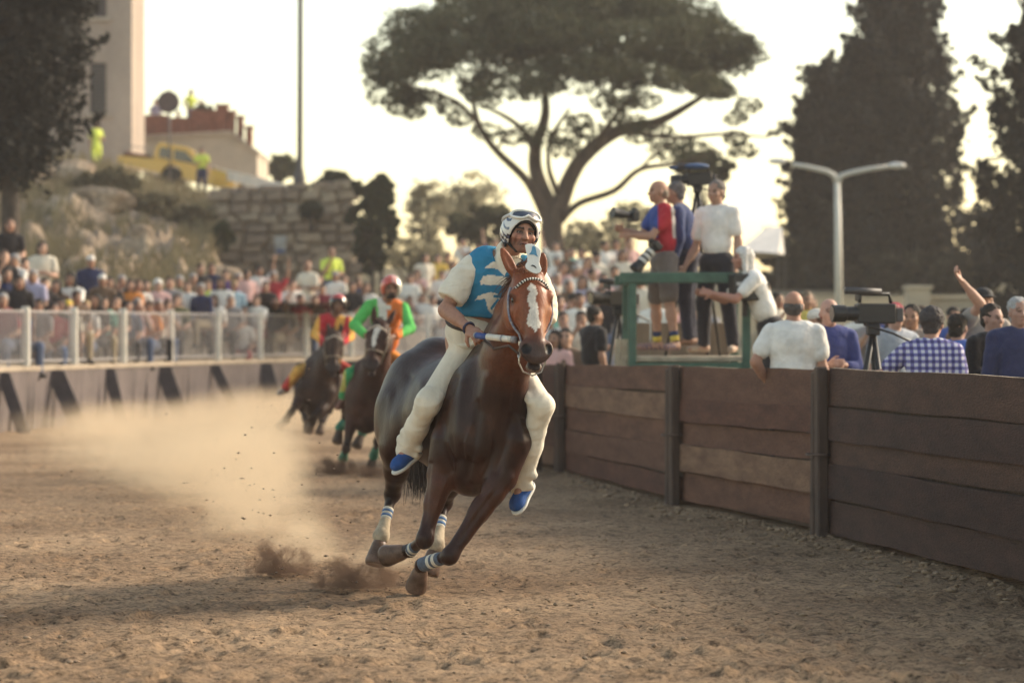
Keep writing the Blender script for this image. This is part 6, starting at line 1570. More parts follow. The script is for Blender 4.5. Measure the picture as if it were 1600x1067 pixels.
L(313, 452, 0, NAVY, 'man in a dark navy jacket sitting at the railing', hc='grey', seat=True, pose=('lap', 'lap'), sleeve=1.9, legs=KHAKI)
L(313, 421, 3, BLACK, 'man in black at the top, left of a pair before the rocks', hc='brown', seat=True)
L(330, 420, 3, NAVY, 'man in dark blue at the top, right of a pair before the rocks', hc='brown', seat=True)
L(345, 443, 1, WHITE, 'woman in white with dark hair right of the man in the jacket', hair='long', seat=True)
L(366, 447, 1, SKY, 'person in a light blue and orange top in the middle of the left crowd', hc='blond', seat=True)
L(386, 430, 1, PINK, 'woman in a pink top standing with dark trousers', hair='bun', legs=BLACK, h=1.62)
L(405, 424, 2, WHITE, 'man with black hair raising one arm high', pose=('down', 'up'), face=20, legs=MAROON)
L(427, 432, 1, RED, 'man in a red waistcoat and white sleeves raising his arm', pose=('down', 'up'), hc='grey', face=-10, legs=MAROON)
L(448, 452, 2, BROWN, 'spectator in brown between the red waistcoats', seat=True)
L(480, 416, 2, CREAM, 'large bald man in cream white standing above the railing', hair='bald', hc='grey', legs=CREAM, pose=('hip', 'chest'), h=1.85)
L(470, 468, 0, RED, 'spectator in a red waistcoat leaning on the railing', pose=('rail', 'rail'), seat=True, hc='dark', sleeve=.5, face=40)
L(518, 395, 3, HIVIS, 'steward in a fluorescent yellow vest standing in front of the stone wall', hair='bald', hc='grey', pose=('face', 'chest'), legs=NAVY, h=1.85)
L(524, 432, 2, WHITE, 'spectator in white with a blue cap below the steward', hair='cap', hc='grey', seat=True)
L(503, 452, 1, MAROON, 'dark-haired person in maroon under the steward', seat=True)
L(377, 500, 0, WHITE, 'person in white bent over behind the sixth railing panel', seat=True, hair='curly', hc='brown', pose=('rail', 'lap'), legs=MAROON)
L(400, 470, 0, WHITE, 'man in white sleeves and a dark waistcoat at the railing', seat=True, hc='brown', pose=('lap', 'rail'), legs=MAROON)
for px, py, r, top, ha in ((6, 402, 2, BLACK, 'long'), (22, 408, 2, WHITE, 'short'), (38, 414, 2, LILAC, 'short'), (10, 430, 1, NAVY, 'long'), (4, 470, 0, MAROON, 'short'), (15, 352, 3, BLACK, 'long'), (70, 445, 1, BLACK, 'long'), (-8, 440, 1, BLACK, 'short'), (88, 448, 1, BROWN, 'long'), (94, 478, 0, BLACK, 'long'),
                           (150, 470, 0, BLACK, 'long'), (162, 474, 0, MINT, 'short'), (182, 472, 0, BROWN, 'short'), (190, 440, 2, GREY, 'short'), (200, 480, 0, DENIM, 'short'), (215, 476, 0, PINK, 'long'), (232, 480, 0, ORANGE, 'short'), (248, 478, 0, WHITE, 'bun'), (262, 478, 0, GREY, 'short'), (276, 470, 0, OLIVE, 'short'), (280, 440, 2, OLIVE, 'short'),
                           (302, 436, 2, BROWN, 'short'), (324, 446, 2, HIVIS, 'short'), (334, 470, 0, WHITE, 'long'), (352, 430, 2, PURPLE, 'short'), (360, 470, 0, GREY, 'short'), (372, 436, 2, ORANGE, 'short'), (415, 448, 1, BLACK, 'short'), (430, 474, 0, BLACK, 'short'), (445, 478, 0, GREY, 'short'), (457, 446, 1, WHITE, 'short'), (492, 470, 0, BROWN, 'short'), (538, 438, 2, OLIVE, 'short'), (550, 448, 1, BLACK, 'short'),
                           (560, 442, 2, NAVY, 'short'), (572, 450, 1, WHITE, 'long'), (498, 438, 3, WHITE, 'short'), (120, 465, 0, BROWN, 'short'), (60, 478, 0, GREY, 'short'), (468, 440, 3, PINK, 'short')):
    L(px, py, r, top, hair=ha, hc=('dark', 'brown', 'dark', 'grey')[rp_.integers(4)], seat=True, pose=[('lap', 'lap'), ('rail', 'lap'), ('face', 'lap'), ('camera', 'camera')][rp_.integers(4)], legs=[DENIM, BLACK, KHAKI, BROWN][rp_.integers(4)])

# ---- middle crowd beyond the track
GM = 'spectators on the far bank'
def M(px, py, d, top, label=None, **kw): spectator(px, py, d, top, label=label, group=GM, where='mid', **kw)
M(664, 404, 71, CREAM, 'woman in a cream dress with long dark hair left of the leading rider', hair='long', legs=CREAM, leg='shorts')
M(684, 404, 71.5, YELLOW, 'person in a mustard yellow top and white skirt left of the leading rider', legs=WHITE, leg='shorts')
M(723, 379, 74, WHITE, 'standing person in a white shirt highest behind the rider\'s shoulder', pose=('hip', 'camera'))
M(747, 387, 74, PINK, 'person in a pale pink shirt right of the highest white shirt')
M(774, 380, 74, PURPLE, 'person in purple with one arm raised beside the rider\'s helmet', pose=('up', 'down'))
M(640, 436, 69, WHITE, 'person in white directly above the green rider\'s shoulder', seat=True)
for px, py, d, top in ((652, 428, 70, PINK), (700, 402, 72, BROWN), (708, 415, 71, WHITE), (690, 430, 70, WHITE), (715, 440, 70, GREY), (660, 466, 68.5, WHITE), (676, 470, 68.5, WHITE), (700, 470, 69, PINK), (758, 402, 73, WHITE), (735, 400, 72.5, LILAC), (640, 470, 68.5, GREY), (770, 395, 75, WHITE), (655, 500, 68.2, CREAM), (690, 505, 68.4, WHITE)):
    M(px, py, d, top, hair=['short', 'long', 'short', 'bun'][rp_.integers(4)], hc=['dark', 'brown'][rp_.integers(2)], pose=[('down', 'down'), ('chest', 'down'), ('camera', 'camera')][rp_.integers(3)], legs=[DENIM, BLACK, KHAKI][rp_.integers(3)])
GI = 'spectators on the infield bank'
def I(px, py, d, top, label=None, **kw): spectator(px, py, d, top, label=label, group=GI, where='inf', **kw)
I(945, 385, 58, WHITE, 'first of the three standing spectators against the bright sky, in white', pose=('chest', 'chest'), legs=DENIM)
I(962, 383, 58.5, WHITE, 'second of the three standing spectators against the bright sky', pose=('hip', 'down'), legs=DENIM)
I(983, 380, 58, PINK, 'third of the three standing spectators, beside the long lens', pose=('face', 'down'), legs=DENIM)
I(868, 385, 66, WHITE, 'person in white right below the pine trunk', pose=('up', 'down'))
I(893, 395, 62, MINT, 'person in green left of the three standing spectators')
I(873, 474, 44, MINT, 'person in a mint green shirt right of the horse\'s head', seat=True, pose=('lap', 'lap'))
I(905, 470, 42, WHITE, 'person in a white shirt behind the man in black', seat=True)
I(866, 530, 37, PINK, 'woman in pale pink at the fence right of the horse\'s nose', hair='long', seat=True, face=-30)
for px, py, d, top in ((880, 420, 54, PINK), (900, 424, 53, WHITE), (918, 410, 56, PINK), (932, 402, 57, CREAM), (870, 436, 52, CREAM), (888, 446, 49, BROWN), (910, 442, 50, LILAC), (926, 430, 53, CREAM), (942, 438, 51, PINK), (960, 425, 53, GREY), (975, 440, 50, BROWN), (866, 460, 47, PINK), (895, 470, 45, PINK), (922, 462, 46, WHITE), (940, 462, 45, BLACK), (880, 500, 41, WHITE), (858, 500, 42, BROWN), (908, 500, 40, CREAM), (884, 528, 37, BROWN), (972, 400, 57, CREAM), (955, 405, 58.2, LILAC), (1000, 440, 50, CREAM), (870, 408, 58, WHITE), (885, 398, 61, BROWN), (908, 396, 61, WHITE),
                       (1022, 470, 44, WHITE), (1045, 475, 46, PINK), (1100, 480, 45, GREY), (1195, 455, 43, KHAKI), (1215, 470, 40, CREAM), (1250, 470, 46, YELLOW), (1268, 476, 44, CREAM), (1360, 496, 36, GREY), (1378, 492, 37, BLUE), (1396, 498, 35, NAVY), (1410, 494, 38, BLACK), (1345, 490, 39, WHITE), (1510, 498, 33, BROWN), (1490, 496, 34, BLUE), (1440, 492, 38, GREY), (1425, 505, 33, PINK)):
    I(px, py, d, top, hair=['short', 'long', 'short', 'short', 'bun', 'hat'][rp_.integers(6)], hc=['dark', 'brown', 'dark', 'grey'][rp_.integers(4)], pose=[('down', 'down'), ('chest', 'down'), ('camera', 'camera'), ('face', 'down'), ('hip', 'chest')][rp_.integers(5)], legs=[DENIM, BLACK, KHAKI][rp_.integers(3)])
# ---- people up on the road and terrace
GU = 'people up by the road'
spectator(315, 236, 97, HIVIS, 'short', label='steward in a fluorescent vest standing in front of the yellow pickup', group=GU, pose=('chest', 'down'), legs=NAVY, h=1.75, sleeve=.5)
spectator(151, 196, 98, HIVIS, 'short', label='steward in a fluorescent vest beside the building and the cypress', group=GU, pose=('down', 'chest'), legs=HIVIS, h=1.8, face=40)
spectator(243, 160, 113, LILAC, 'short', label='person in pale lilac behind the parapet left of the round sign', group=GU, h=1.75)
spectator(299, 145, 113, HIVIS, 'short', label='person in fluorescent yellow on the terrace right of the round sign', group=GU, pose=('hip', 'front'), face=50, h=1.8)
spectator(278, 178, 113.4, CREAM, 'short', label='person half hidden behind the round sign pole on the terrace', group=GU)

# labels of the remaining crowd from what sets each apart
PW = ['one', 'two', 'three', 'four', 'five', 'six', 'seven', 'eight', 'nine', 'ten']
ORD = ['first', 'second', 'third', 'fourth', 'fifth', 'sixth', 'seventh', 'eighth', 'ninth', 'tenth', 'eleventh', 'twelfth', 'thirteenth', 'fourteenth', 'fifteenth', 'sixteenth', 'seventeenth', 'eighteenth', 'nineteenth', 'twentieth']
def autolabel():
    RW = {'row0': 'at the railing', 'row1': 'in the second left row', 'row2': 'in the third left row', 'row3': 'in the top left row', 'mid': 'on the far bank', 'inf': 'behind the plank fence', '': ''}
    HW = {'short': 'short', 'long': 'long', 'bun': 'tied-up', 'hat': 'a hat over', 'curly': 'curly', 'cap': 'a cap over', 'bald': 'thin'}
    CW = {'dark': 'dark hair', 'brown': 'brown hair', 'grey': 'grey hair', 'blond': 'fair hair', 'white': 'white hair', 'red': 'red hair', 'yellow': 'fair hair'}
    by = {}
    for r_ in _rec: by.setdefault((CNAME[r_[3]], r_[8]), []).append(r_)
    for (c, wv), L_ in by.items():
        L_.sort(key=lambda q: q[1])
        for i, q in enumerate(L_):
            art = 'an' if c[0] in 'aeiou' else 'a'
            base = 'spectator with %s %s in %s %s top %s' % (HW[q[4]], CW[q[5]], art, c, RW[wv])
            if len(L_) > 1: base = 'spectator %s from left in %s %s, with %s' % (ORD[i], c, RW[wv], '%s %s' % (HW[q[4]], CW[q[5]]))
            if not q[9]: q[0]['label'] = base
autolabel()

# ================================================================== photographers and the platform
plat = empty('camera_platform', tuple(at(1080, 640, 30.6))); p_o = np.array(plat.location); tag(plat, 'green steel camera platform behind the plank fence', 'platform')
M_green = mat('green_steel', (.055, .115, .085), rough=.55, var=.25, vscale=6); DZ = float(at(1080, 557, 30.3)[2])
def pt(px, d, z): return np.array([(px - CX) / FPX * d, d, z])
XL, XR = pt(988, 30.0, 0)[0], pt(1166, 30.0, 0)[0]; zt = float(at(1000, 434, 30.0)[2])
for x, d in ((XL, 30.0), (XR, 30.0), (XL, 31.6), (XR, 31.6)):
    mb = MB(); mb.box((x, d, zt / 2 + .05), (.085, .085, zt - .1), bev=.006); mb.build('post', M_green, p_o, plat)
for d in (30.0, 31.6):
    mb = MB(); mb.box(((XL + XR) / 2, d, zt), (XR - XL + .26, .11, .11), bev=.008); mb.build('rail', M_green, p_o, plat)
for x in (XL, XR):
    mb = MB(); mb.box((x, 30.8, zt - .02), (.07, 1.5, .07)); mb.build('rail', M_green, p_o, plat)
mb = MB(); mb.box(((XL + XR) / 2, 29.97, DZ - .14), (XR - XL - .09, .07, .16)); mb.build('floor_beam', M_green, p_o, plat)
for k in range(6):
    mb = MB(); mb.box(((XL + XR) / 2, 30.13 + k * .27, DZ - .025), (XR - XL + .05, .255, .05), bev=.006); mb.build('deck_board', mat('deck_wood', (.36, .30, .23), rough=.9, var=.3, vscale=5), p_o, plat)
for px in (990, 1010, 1030):
    x = pt(px, 31.62, 0)[0]
for k in range(5):
    w_ = (XR - XL - .1) / 5; mb = MB(); mb.box((XL + .05 + w_ * (k + .5), 31.66, .95), (w_ * .95, .03, 1.55), bev=.004); mb.build('board', mat('board_beige', (.27, .20, .145), rough=.9, var=.3, vscale=3, stretch=(1, 1, .3)), p_o, plat)
for px in (966, 975, 984):
    x = pt(px, 30.2, 0)[0]; mb = MB(); mb.box((x, 30.2, .8), (.055, .04, 1.5), bev=.004); mb.build('slat', mat('slat_pale', (.42, .35, .26), rough=.9, var=.25), p_o, plat)

def place(J, head_px, head_py, d, yaw, k):
    """turn joints built at the origin and bring the head to its place"""
    Rz = rotz(R(yaw)); p = at(head_px, head_py, d); out = {}
    hd = Rz @ J['hd']
    for q, v in J.items(): out[q] = (Rz @ v) if q in ('hf', 'hu') else (Rz @ v - hd + p)
    return out
GP = 'press people by the platform'
# bald photographer in a red vest over a blue shirt, shorts
J, k = stand(1.84, 'front', 'chest', lean=.04, stance=.35); J['eR'] = np.array([-.22, -.18, 1.24]); J['wR'] = np.array([-.10, -.44, 1.30]); J['eL'] = np.array([.20, -.22, 1.22]); J['wL'] = np.array([.03, -.40, 1.24])
Jp = place(J, 1028, 300, 30.6, -72, k)
def cvest(v):
    p = proj(v); c = np.tile((.045, .085, .30), (len(v), 1)); c[((p[:, 0] > 1028) & (p[:, 1] > 315) & (p[:, 1] < 412)) | (p[:, 1] > 372)] = (.42, .028, .045); c[(np.abs(p[:, 0] - 1053 - (p[:, 1] - 340) * .05) < 3.5) & (p[:, 1] < 372)] = (.55, .50, .47); return c
bald = dressed('person', Jp, 'bald photographer in a red vest and grey shorts standing on the platform', group=GP, s=k, shirt=M_vest, shirt_cols=cvest, legs=cloth((.16, .13, .12)), leg='shorts', hair='bald', hair_col=(.22, .17, .13), shoe=(.045, .05, .12), skin=(.40, .22, .155), sleeve=.55)
# socks: dark blue with a yellow band
for q in 'RL':
    a = Jp['a' + q]; kn = Jp['k' + q]; mb = MB(); mb.tube([a, lerp(a, kn, .10), lerp(a, kn, .20), lerp(a, kn, .28)], [.045, .047, .048, .05], 10, 0); mb.tube([lerp(a, kn, .03), lerp(a, kn, .16)], [.049, .051], 10, 1)
    mb.build('sock', [cloth((.03, .04, .10)), cloth((.62, .46, .08))], (Jp['aR'] + Jp['aL']) / 2, bald, smooth=True)
# man in a navy shirt behind him
J, k = stand(1.80, 'chest', 'down', lean=.10); Jp2 = place(J, 1054, 302, 31.15, -100, k)
dressed('person', Jp2, 'grey-haired man in a navy jacket and dark trousers behind the bald photographer', group=GP, s=k, shirt=cloth((.035, .055, .15)), legs=cloth((.03, .032, .055)), hair='short', hair_col=(.12, .11, .11), sleeve=1.9, bulk=1.08)
# man in a white shirt, hand on the rail
J, k = stand(1.86, 'down', 'down', stance=.2); J['eR'] = np.array([-.27, -.02, 1.13]); J['wR'] = np.array([-.30, -.18, .93]); Jp3 = place(J, 1119, 301, 30.6, -38, k)
dressed('person', Jp3, 'man in a white shirt with receding hair resting a hand on the platform rail', group=GP, s=k, shirt=cloth((.74, .71, .69)), legs=cloth((.022, .022, .032)), hair='short', hair_col=(.16, .14, .13), skin=(.36, .21, .155), shoe=(.45, .40, .32), bulk=1.06)
# man in white working the black box to the right
J, k = stand(1.78, 'front', 'front', lean=.22); Jp4 = place(J, 1160, 404, 29.9, -80, k)
dressed('person', Jp4, 'man in a white shirt and white hood bending behind the black box', group=GP, s=k, shirt=cloth((.76, .74, .72)), legs=cloth((.022, .02, .025)), hair='long', hair_col=(.60, .58, .56), sleeve=.6, skin=(.40, .20, .15))
# near row behind the fence
def near(label, px, py, d, yaw, h, **kw):
    kw.setdefault('res', .0105); arms = kw.pop('arms', ('down', 'down')); mod = kw.pop('mod', {}); J, k = stand(h, *arms, lean=kw.pop('lean', 0), turn=kw.pop('turn', 0))
    for q, v in mod.items(): J[q] = np.array(v, float) * k
    Jn = place(J, px, py, d, yaw, k); return dressed('person', Jn, label, group=GP, s=k, **kw)
near('man with a bald crown in a white T-shirt seen from behind at the fence', 1240, 478, 24.2, 172, 1.86, shirt=cloth((.76, .74, .71)), legs=cloth((.05, .05, .07)), hair='bald', hair_col=(.10, .085, .08), skin=(.40, .21, .145), bulk=1.22, arms=('down', 'hip'))
def checked():
    m = bpy.data.materials.new('blue_check'); m.use_nodes = True; n = m.node_tree; p = n.nodes['Principled BSDF']; p.inputs['Roughness'].default_value = .9; Lk = n.links.new
    tc = n.nodes.new('ShaderNodeTexCoord'); sx = n.nodes.new('ShaderNodeSeparateXYZ'); Lk(tc.outputs['Object'], sx.inputs[0]); outs = []
    for ax in ('X', 'Z'):
        a = n.nodes.new('ShaderNodeMath'); a.operation = 'MULTIPLY'; a.inputs[1].default_value = 2 * math.pi / .052; Lk(sx.outputs[ax], a.inputs[0]); s = n.nodes.new('ShaderNodeMath'); s.operation = 'SINE'; Lk(a.outputs[0], s.inputs[0])
        q = n.nodes.new('ShaderNodeMapRange'); q.inputs[1].default_value = -.15; q.inputs[2].default_value = .15; Lk(s.outputs[0], q.inputs[0]); outs.append(q.outputs[0])
    ad = n.nodes.new('ShaderNodeMath'); ad.operation = 'ADD'; Lk(outs[0], ad.inputs[0]); Lk(outs[1], ad.inputs[1]); hv = n.nodes.new('ShaderNodeMath'); hv.operation = 'MULTIPLY'; hv.inputs[1].default_value = .5; Lk(ad.outputs[0], hv.inputs[0])
    r = n.nodes.new('ShaderNodeValToRGB'); r.color_ramp.elements[0].color = (.045, .042, .15, 1); r.color_ramp.elements[1].color = (.58, .57, .66, 1); e = r.color_ramp.elements.new(.5); e.color = (.16, .15, .36, 1); Lk(hv.outputs[0], r.inputs[0]); Lk(r.outputs[0], p.inputs['Base Color']); return m
near('camera operator in a blue checked shirt seen from behind', 1457, 506, 22.6, 158, 1.80, lean=.10, arms=('down', 'chest'), mod={'eL': (.40, -.10, 1.22), 'wL': (.60, -.24, 1.22), 'eR': (-.26, -.05, 1.15), 'wR': (-.2, -.3, 1.05)}, hair='curly', hair_col=(.045, .038, .040), shirt=checked(), legs=cloth((.03, .03, .04)), skin=(.38, .21, .15), bulk=1.15)
near('man in a black T-shirt seen from behind left of the platform', 930, 494, 33.6, 120, 1.66, shirt=cloth((.018, .017, .020)), legs=cloth((.04, .04, .05)), hair='short', hair_col=(.018, .015, .015), bulk=1.15, arms=('down', 'front'))
near('bald man with a red cap pushed back looking past the video camera', 1296, 488, 24.6, 8, 1.76, shirt=cloth((.045, .06, .20)), legs=cloth((.03, .03, .05)), hair='bald', hair_col=(.24, .02, .04), skin=(.46, .27, .21), sleeve=1.6, arms=('chest', 'chest'))
near('woman in a white cap in front of the bald man', 1277, 503, 25.3, 25, 1.70, shirt=cloth((.56, .42, .36)), legs=cloth((.03, .03, .05)), hair='cap', hair_col=(.62, .58, .52))
near('pale man with glasses and a red hat behind the video camera', 1399, 494, 26.6, 20, 1.76, shirt=cloth((.34, .37, .42)), legs=cloth((.03, .03, .05)), hair='short', hair_col=(.30, .03, .05), skin=(.46, .28, .22))
near('dark-haired man right behind the checked shirt', 1424, 496, 27.2, -20, 1.76, shirt=cloth((.30, .24, .2)), legs=cloth((.03, .03, .05)), hair='short')
near('man in a black cap raising his fist at the right', 1537, 472, 25.2, 15, 1.84, shirt=cloth((.30, .27, .25)), legs=cloth((.03, .03, .05)), hair='cap', hair_col=(.02, .02, .022), sleeve=.5, arms=('up', 'down'), mod={'eR': (-.13, -.25, 1.60), 'wR': (-.31, -.28, 1.79)}, skin=(.46, .26, .19))
near('young dark-haired man in black in front of the raised fist', 1551, 498, 23.8, 35, 1.74, shirt=cloth((.018, .017, .022)), legs=cloth((.02, .02, .025)), hair='short', skin=(.38, .22, .17), sleeve=1.9, arms=('chest', 'down'))
near('grey-haired man in navy at the right edge of the picture', 1592, 488, 23.4, 10, 1.78, shirt=cloth((.030, .038, .10)), legs=cloth((.02, .02, .025)), hair='short', hair_col=(.34, .34, .34), skin=(.38, .22, .17), sleeve=1.9, bulk=1.1)
near('man in bright blue with a turned back right of the checked shirt', 1497, 512, 25.0, 150, 1.72, shirt=cloth((.05, .12, .42)), legs=cloth((.02, .02, .025)), hair='short', skin=(.40, .23, .17))
near('man in yellow behind the white T-shirt', 1261, 470, 36.0, 10, 1.72, shirt=cloth((.62, .50, .14)), legs=cloth((.02, .02, .025)), hair='short', hair_col=(.16, .12, .08), arms=('hip', 'hip')) 

# ------------------------------------------------------------------ cameras
M_cam = mat('camera_black', (.016, .015, .017), rough=.45, var=.25, vscale=20, spec=.5); M_cam2 = mat('camera_grey', (.07, .065, .07), rough=.5, var=.2); M_lens = mat('lens_glass', (.02, .015, .03), rough=.05, spec=1)
def orient(yaw, pitch=0): return rotz(R(yaw)) @ rotx(R(pitch))
def video_camera(p, yaw, s, label, pitch=0, zfoot=.15, tripod=True):
    """lens along -y before turning"""
    t = empty('video_camera', tuple(p)); tag(t, label, 'video camera', 'video cameras of the press'); A = orient(yaw, pitch) * s; q = lambda x, y, z: p + A @ np.array([x, y, z])
    Ar = orient(yaw, pitch)
    mb = MB(); mb.box(q(0, .02, 0), (.12 * s, .34 * s, .17 * s), Ar, bev=.012 * s); mb.build('body', M_cam, p, t)
    mb = MB(); mb.tube([q(0, -.14, 0), q(0, -.24, 0), q(0, -.25, 0), q(0, -.36, 0)], [.062 * s, .060 * s, .072 * s, .075 * s], 16); ln_ = mb.build('lens_barrel', M_cam, p, t, smooth=False)
    mb = MB(); mb.tube([q(0, -.362, 0), q(0, -.366, 0)], .062 * s, 16); mb.build('front_glass', M_lens, p, ln_)
    mb = MB(); mb.tube([q(0, -.12, .09), q(0, -.11, .165), q(0, .14, .165), q(0, .16, .09)], .017 * s, 8); mb.build('handle', M_cam, p, t, smooth=True)
    mb = MB(); mb.tube([q(.03, .06, .185), q(.03, -.26, .195)], [.028 * s, .032 * s], 10); mb.build('microphone', M_cam2, p, t, smooth=True)
    mb = MB(); mb.box(q(-.09, -.10, .15), (.10 * s, .03 * s, .085 * s), Ar, bev=.006 * s); vf = mb.build('viewfinder', M_cam, p, t); mb = MB(); mb.box(q(-.09, -.083, .15), (.08 * s, .006 * s, .065 * s), Ar); mb.build('screen', mat('screen_dark', (.12, .10, .10), rough=.2), p, vf)
    mb = MB(); mb.box(q(0, .225, -.01), (.09 * s, .07 * s, .12 * s), Ar, bev=.008 * s); mb.build('battery', M_cam2, p, t)
    mb = MB(); mb.tube([q(.045, -.1, -.09), q(.10, .15, -.17), q(.13, .34, -.26)], .011 * s, 6); mb.build('pan_bar', M_cam, p, t, smooth=True)
    if tripod:
        hd = p + np.array([0, 0, -.16 * s]); mb = MB(); mb.box(p + np.array([0, 0, -.135 * s]), (.11 * s, .13 * s, .10 * s), bev=.01); mb.build('tripod_head', M_cam, p, t)
        for a in (R(yaw) + .5, R(yaw) + 2.6, R(yaw) + 4.7):
            L_ = hd[2] - zfoot; ft = np.array([p[0] + math.cos(a) * .20 * L_, p[1] + math.sin(a) * .20 * L_, zfoot]); mb = MB(); mb.tube([hd, lerp(hd, ft, .5), lerp(hd, ft, .51), ft], [.026, .024, .017, .014], 8); mb.build('tripod_leg', M_cam, p, t, smooth=True)
    return t
video_camera(at(1364, 490, 23.6), -78, .98, 'large video camera on a tripod beside the checked shirt', pitch=0, zfoot=.2)
video_camera(at(966, 466, 31.9), -60, 1.0, 'black video camera on a tripod at the left end of the platform', zfoot=.2)
video_camera(at(1090, 280, 31.3), -80, .82, 'video camera on a tall support above the men on the platform', pitch=4, zfoot=DZ)
# blue hood and cross arm over the tall camera
b = Body(); c = at(1084, 260, 31.3); b.ell(c, (.17, .10, .035), k=.02); b.cone(c + np.array([-.26, 0, -.02]), c + np.array([.15, 0, .0]), .02, .02, k=.02); v, f, _ = b.mesh(.014)
tag(mk('camera_hood', v, f, mat('hood_blue', (.05, .09, .19), rough=.7), tuple(c)), 'blue rain hood on the tall video camera', 'hood')
# black box with a pale strip on the platform rail
p = at(1164, 449, 29.85); bxx = empty('monitor_box', tuple(p)); tag(bxx, 'black monitor box with a pale strip at the right end of the platform rail', 'monitor'); mb = MB(); mb.box(p, (.30, .22, .28), rotz(.25), bev=.015); mb.build('case', M_cam, p, bxx)
mb = MB(); mb.box(p + np.array([-.03, -.118, .035]), (.14, .008, .035), rotz(.25)); mb.build('pale_strip', mat('strip_pale', (.55, .52, .5), rough=.6), p, bxx); mb = MB(); mb.box(p + np.array([.19, .02, -.02]), (.10, .14, .12), rotz(.25), bev=.01); mb.build('connector', M_cam, p, bxx)
mb = MB(); mb.tube([p + np.array([0, 0, -.14]), p + np.array([0, .02, -.30])], .03, 8); mb.build('bracket', M_cam, p, bxx)
# still cameras of the bald photographer
def still(p, d, L_, label, white=False, r=.045):
    t = empty('still_camera', tuple(p)); tag(t, label, 'camera', 'still cameras'); d = unit(d); sd = unit(np.cross(d, (0, 0, 1))); up = np.cross(sd, d); A = np.stack([sd, d, up], 1)
    mb = MB(); mb.box(p, (.15, .075, .115), A, bev=.012); mb.box(p + up * .07, (.06, .06, .04), A, bev=.01); mb.build('body', M_cam, p, t)
    mb = MB(); mb.tube([p + d * .03, p + d * L_ * .45, p + d * (L_ * .46), p + d * L_ * .8], [r * .8, r * .85, r, r * 1.05], 14, 0); ln_ = mb.build('lens', M_cam, p, t)
    if white:
        for a in (.22, .40, .58):
            mb = MB(); mb.tube([p + d * L_ * a, p + d * L_ * (a + .1)], r * 1.06, 14); mb.build('pale_ring', mat('lens_cream', (.58, .56, .52), rough=.5), p, ln_)
    mb = MB(); mb.tube([p + d * L_ * .8, p + d * L_], [r * 1.15, r * 1.3], 14); mb.build('lens_hood', M_cam, p, ln_)
    return t
still(at(990, 338, 30.35), (-.75, -.4, .12), .26, 'camera with a short lens held up by the bald photographer')
still(at(1024, 384, 30.3), (-.55, -.25, -.65), .36, 'long lens camera hanging at the bald photographer\'s hip', white=True, r=.055)
# teal bottle on the fence rail
mb = MB(); c = at(1187, 576, 26.4); mb.lathe(c + np.array([0, 0, -.15]), [(.03, 0), (.032, .02), (.032, .16), (.018, .21), (.018, .25)], 12); tag(mb.build('bottle', mat('bottle_teal', (.18, .50, .42), rough=.3), tuple(c), smooth=True), 'teal plastic bottle standing by the platform foot', 'bottle')
# ================================================================== thrown earth and the dust cloud
def flying(r, N):
    out = []
    for (px, py, d, sx, sz, n) in [(438, 898, 19.6, .22, .14, 260), (560, 925, 18.6, .28, .14, 260), (470, 850, 19.8, .30, .25, 200), (430, 760, 21.5, .45, .4, 160), (525, 745, 33.0, .3, .15, 160), (580, 758, 32.8, .2, .08, 90), (400, 720, 24, .8, .5, 120), (330, 700, 30, 1.5, .5, 80), (480, 700, 26, .7, .4, 70)]:
        c = at(px, py, d); out.append(c + r.normal(0, 1, (n, 3)) * np.array([sx, .3, sz]))
    c = np.concatenate(out); c[:, 2] = np.maximum(c[:, 2], .01); return c[:N]
v, f = pebbles(1400, flying, .002, .014, 55)
tag(mk('flying_clods', v, f, mat('clod_dark', (.15, .10, .07), rough=.95, var=.3), smooth=False), 'small clods of earth thrown up behind the hooves', 'clods', kind='stuff')
# dark bursts of soil where hooves have struck
def burst(px, py, d, w_, h, seed):
    def pl(r, N):
        a = r.uniform(0, math.pi, N); q = np.sqrt(r.uniform(0, 1, N)); return at(px, py, d) + np.stack([np.cos(a) * q * w_, r.normal(0, .12, N), np.abs(np.sin(a)) * q * h * (.4 + .6 * r.uniform(0, 1, N))], 1)
    return pebbles(260, pl, .003, .012, seed)
for px, py, d, w_, h, sd, lb in ((438, 922, 18.9, .19, .22, 61, 'dark burst of soil thrown up left of the leading horse'), (552, 948, 17.9, .24, .18, 62, 'dark burst of soil nearest the leading horse\'s hooves'), (525, 752, 32.2, .18, .16, 63, 'dark burst of soil under the second horse'), (582, 764, 31.6, .14, .08, 64, 'small burst of soil right of the second horse\'s hooves')):
    v, f = burst(px, py, d, w_, h, sd); o = mk('soil_burst', v, f, mat('clod_dark'), smooth=False); tag(o, lb, 'soil', kind='stuff')

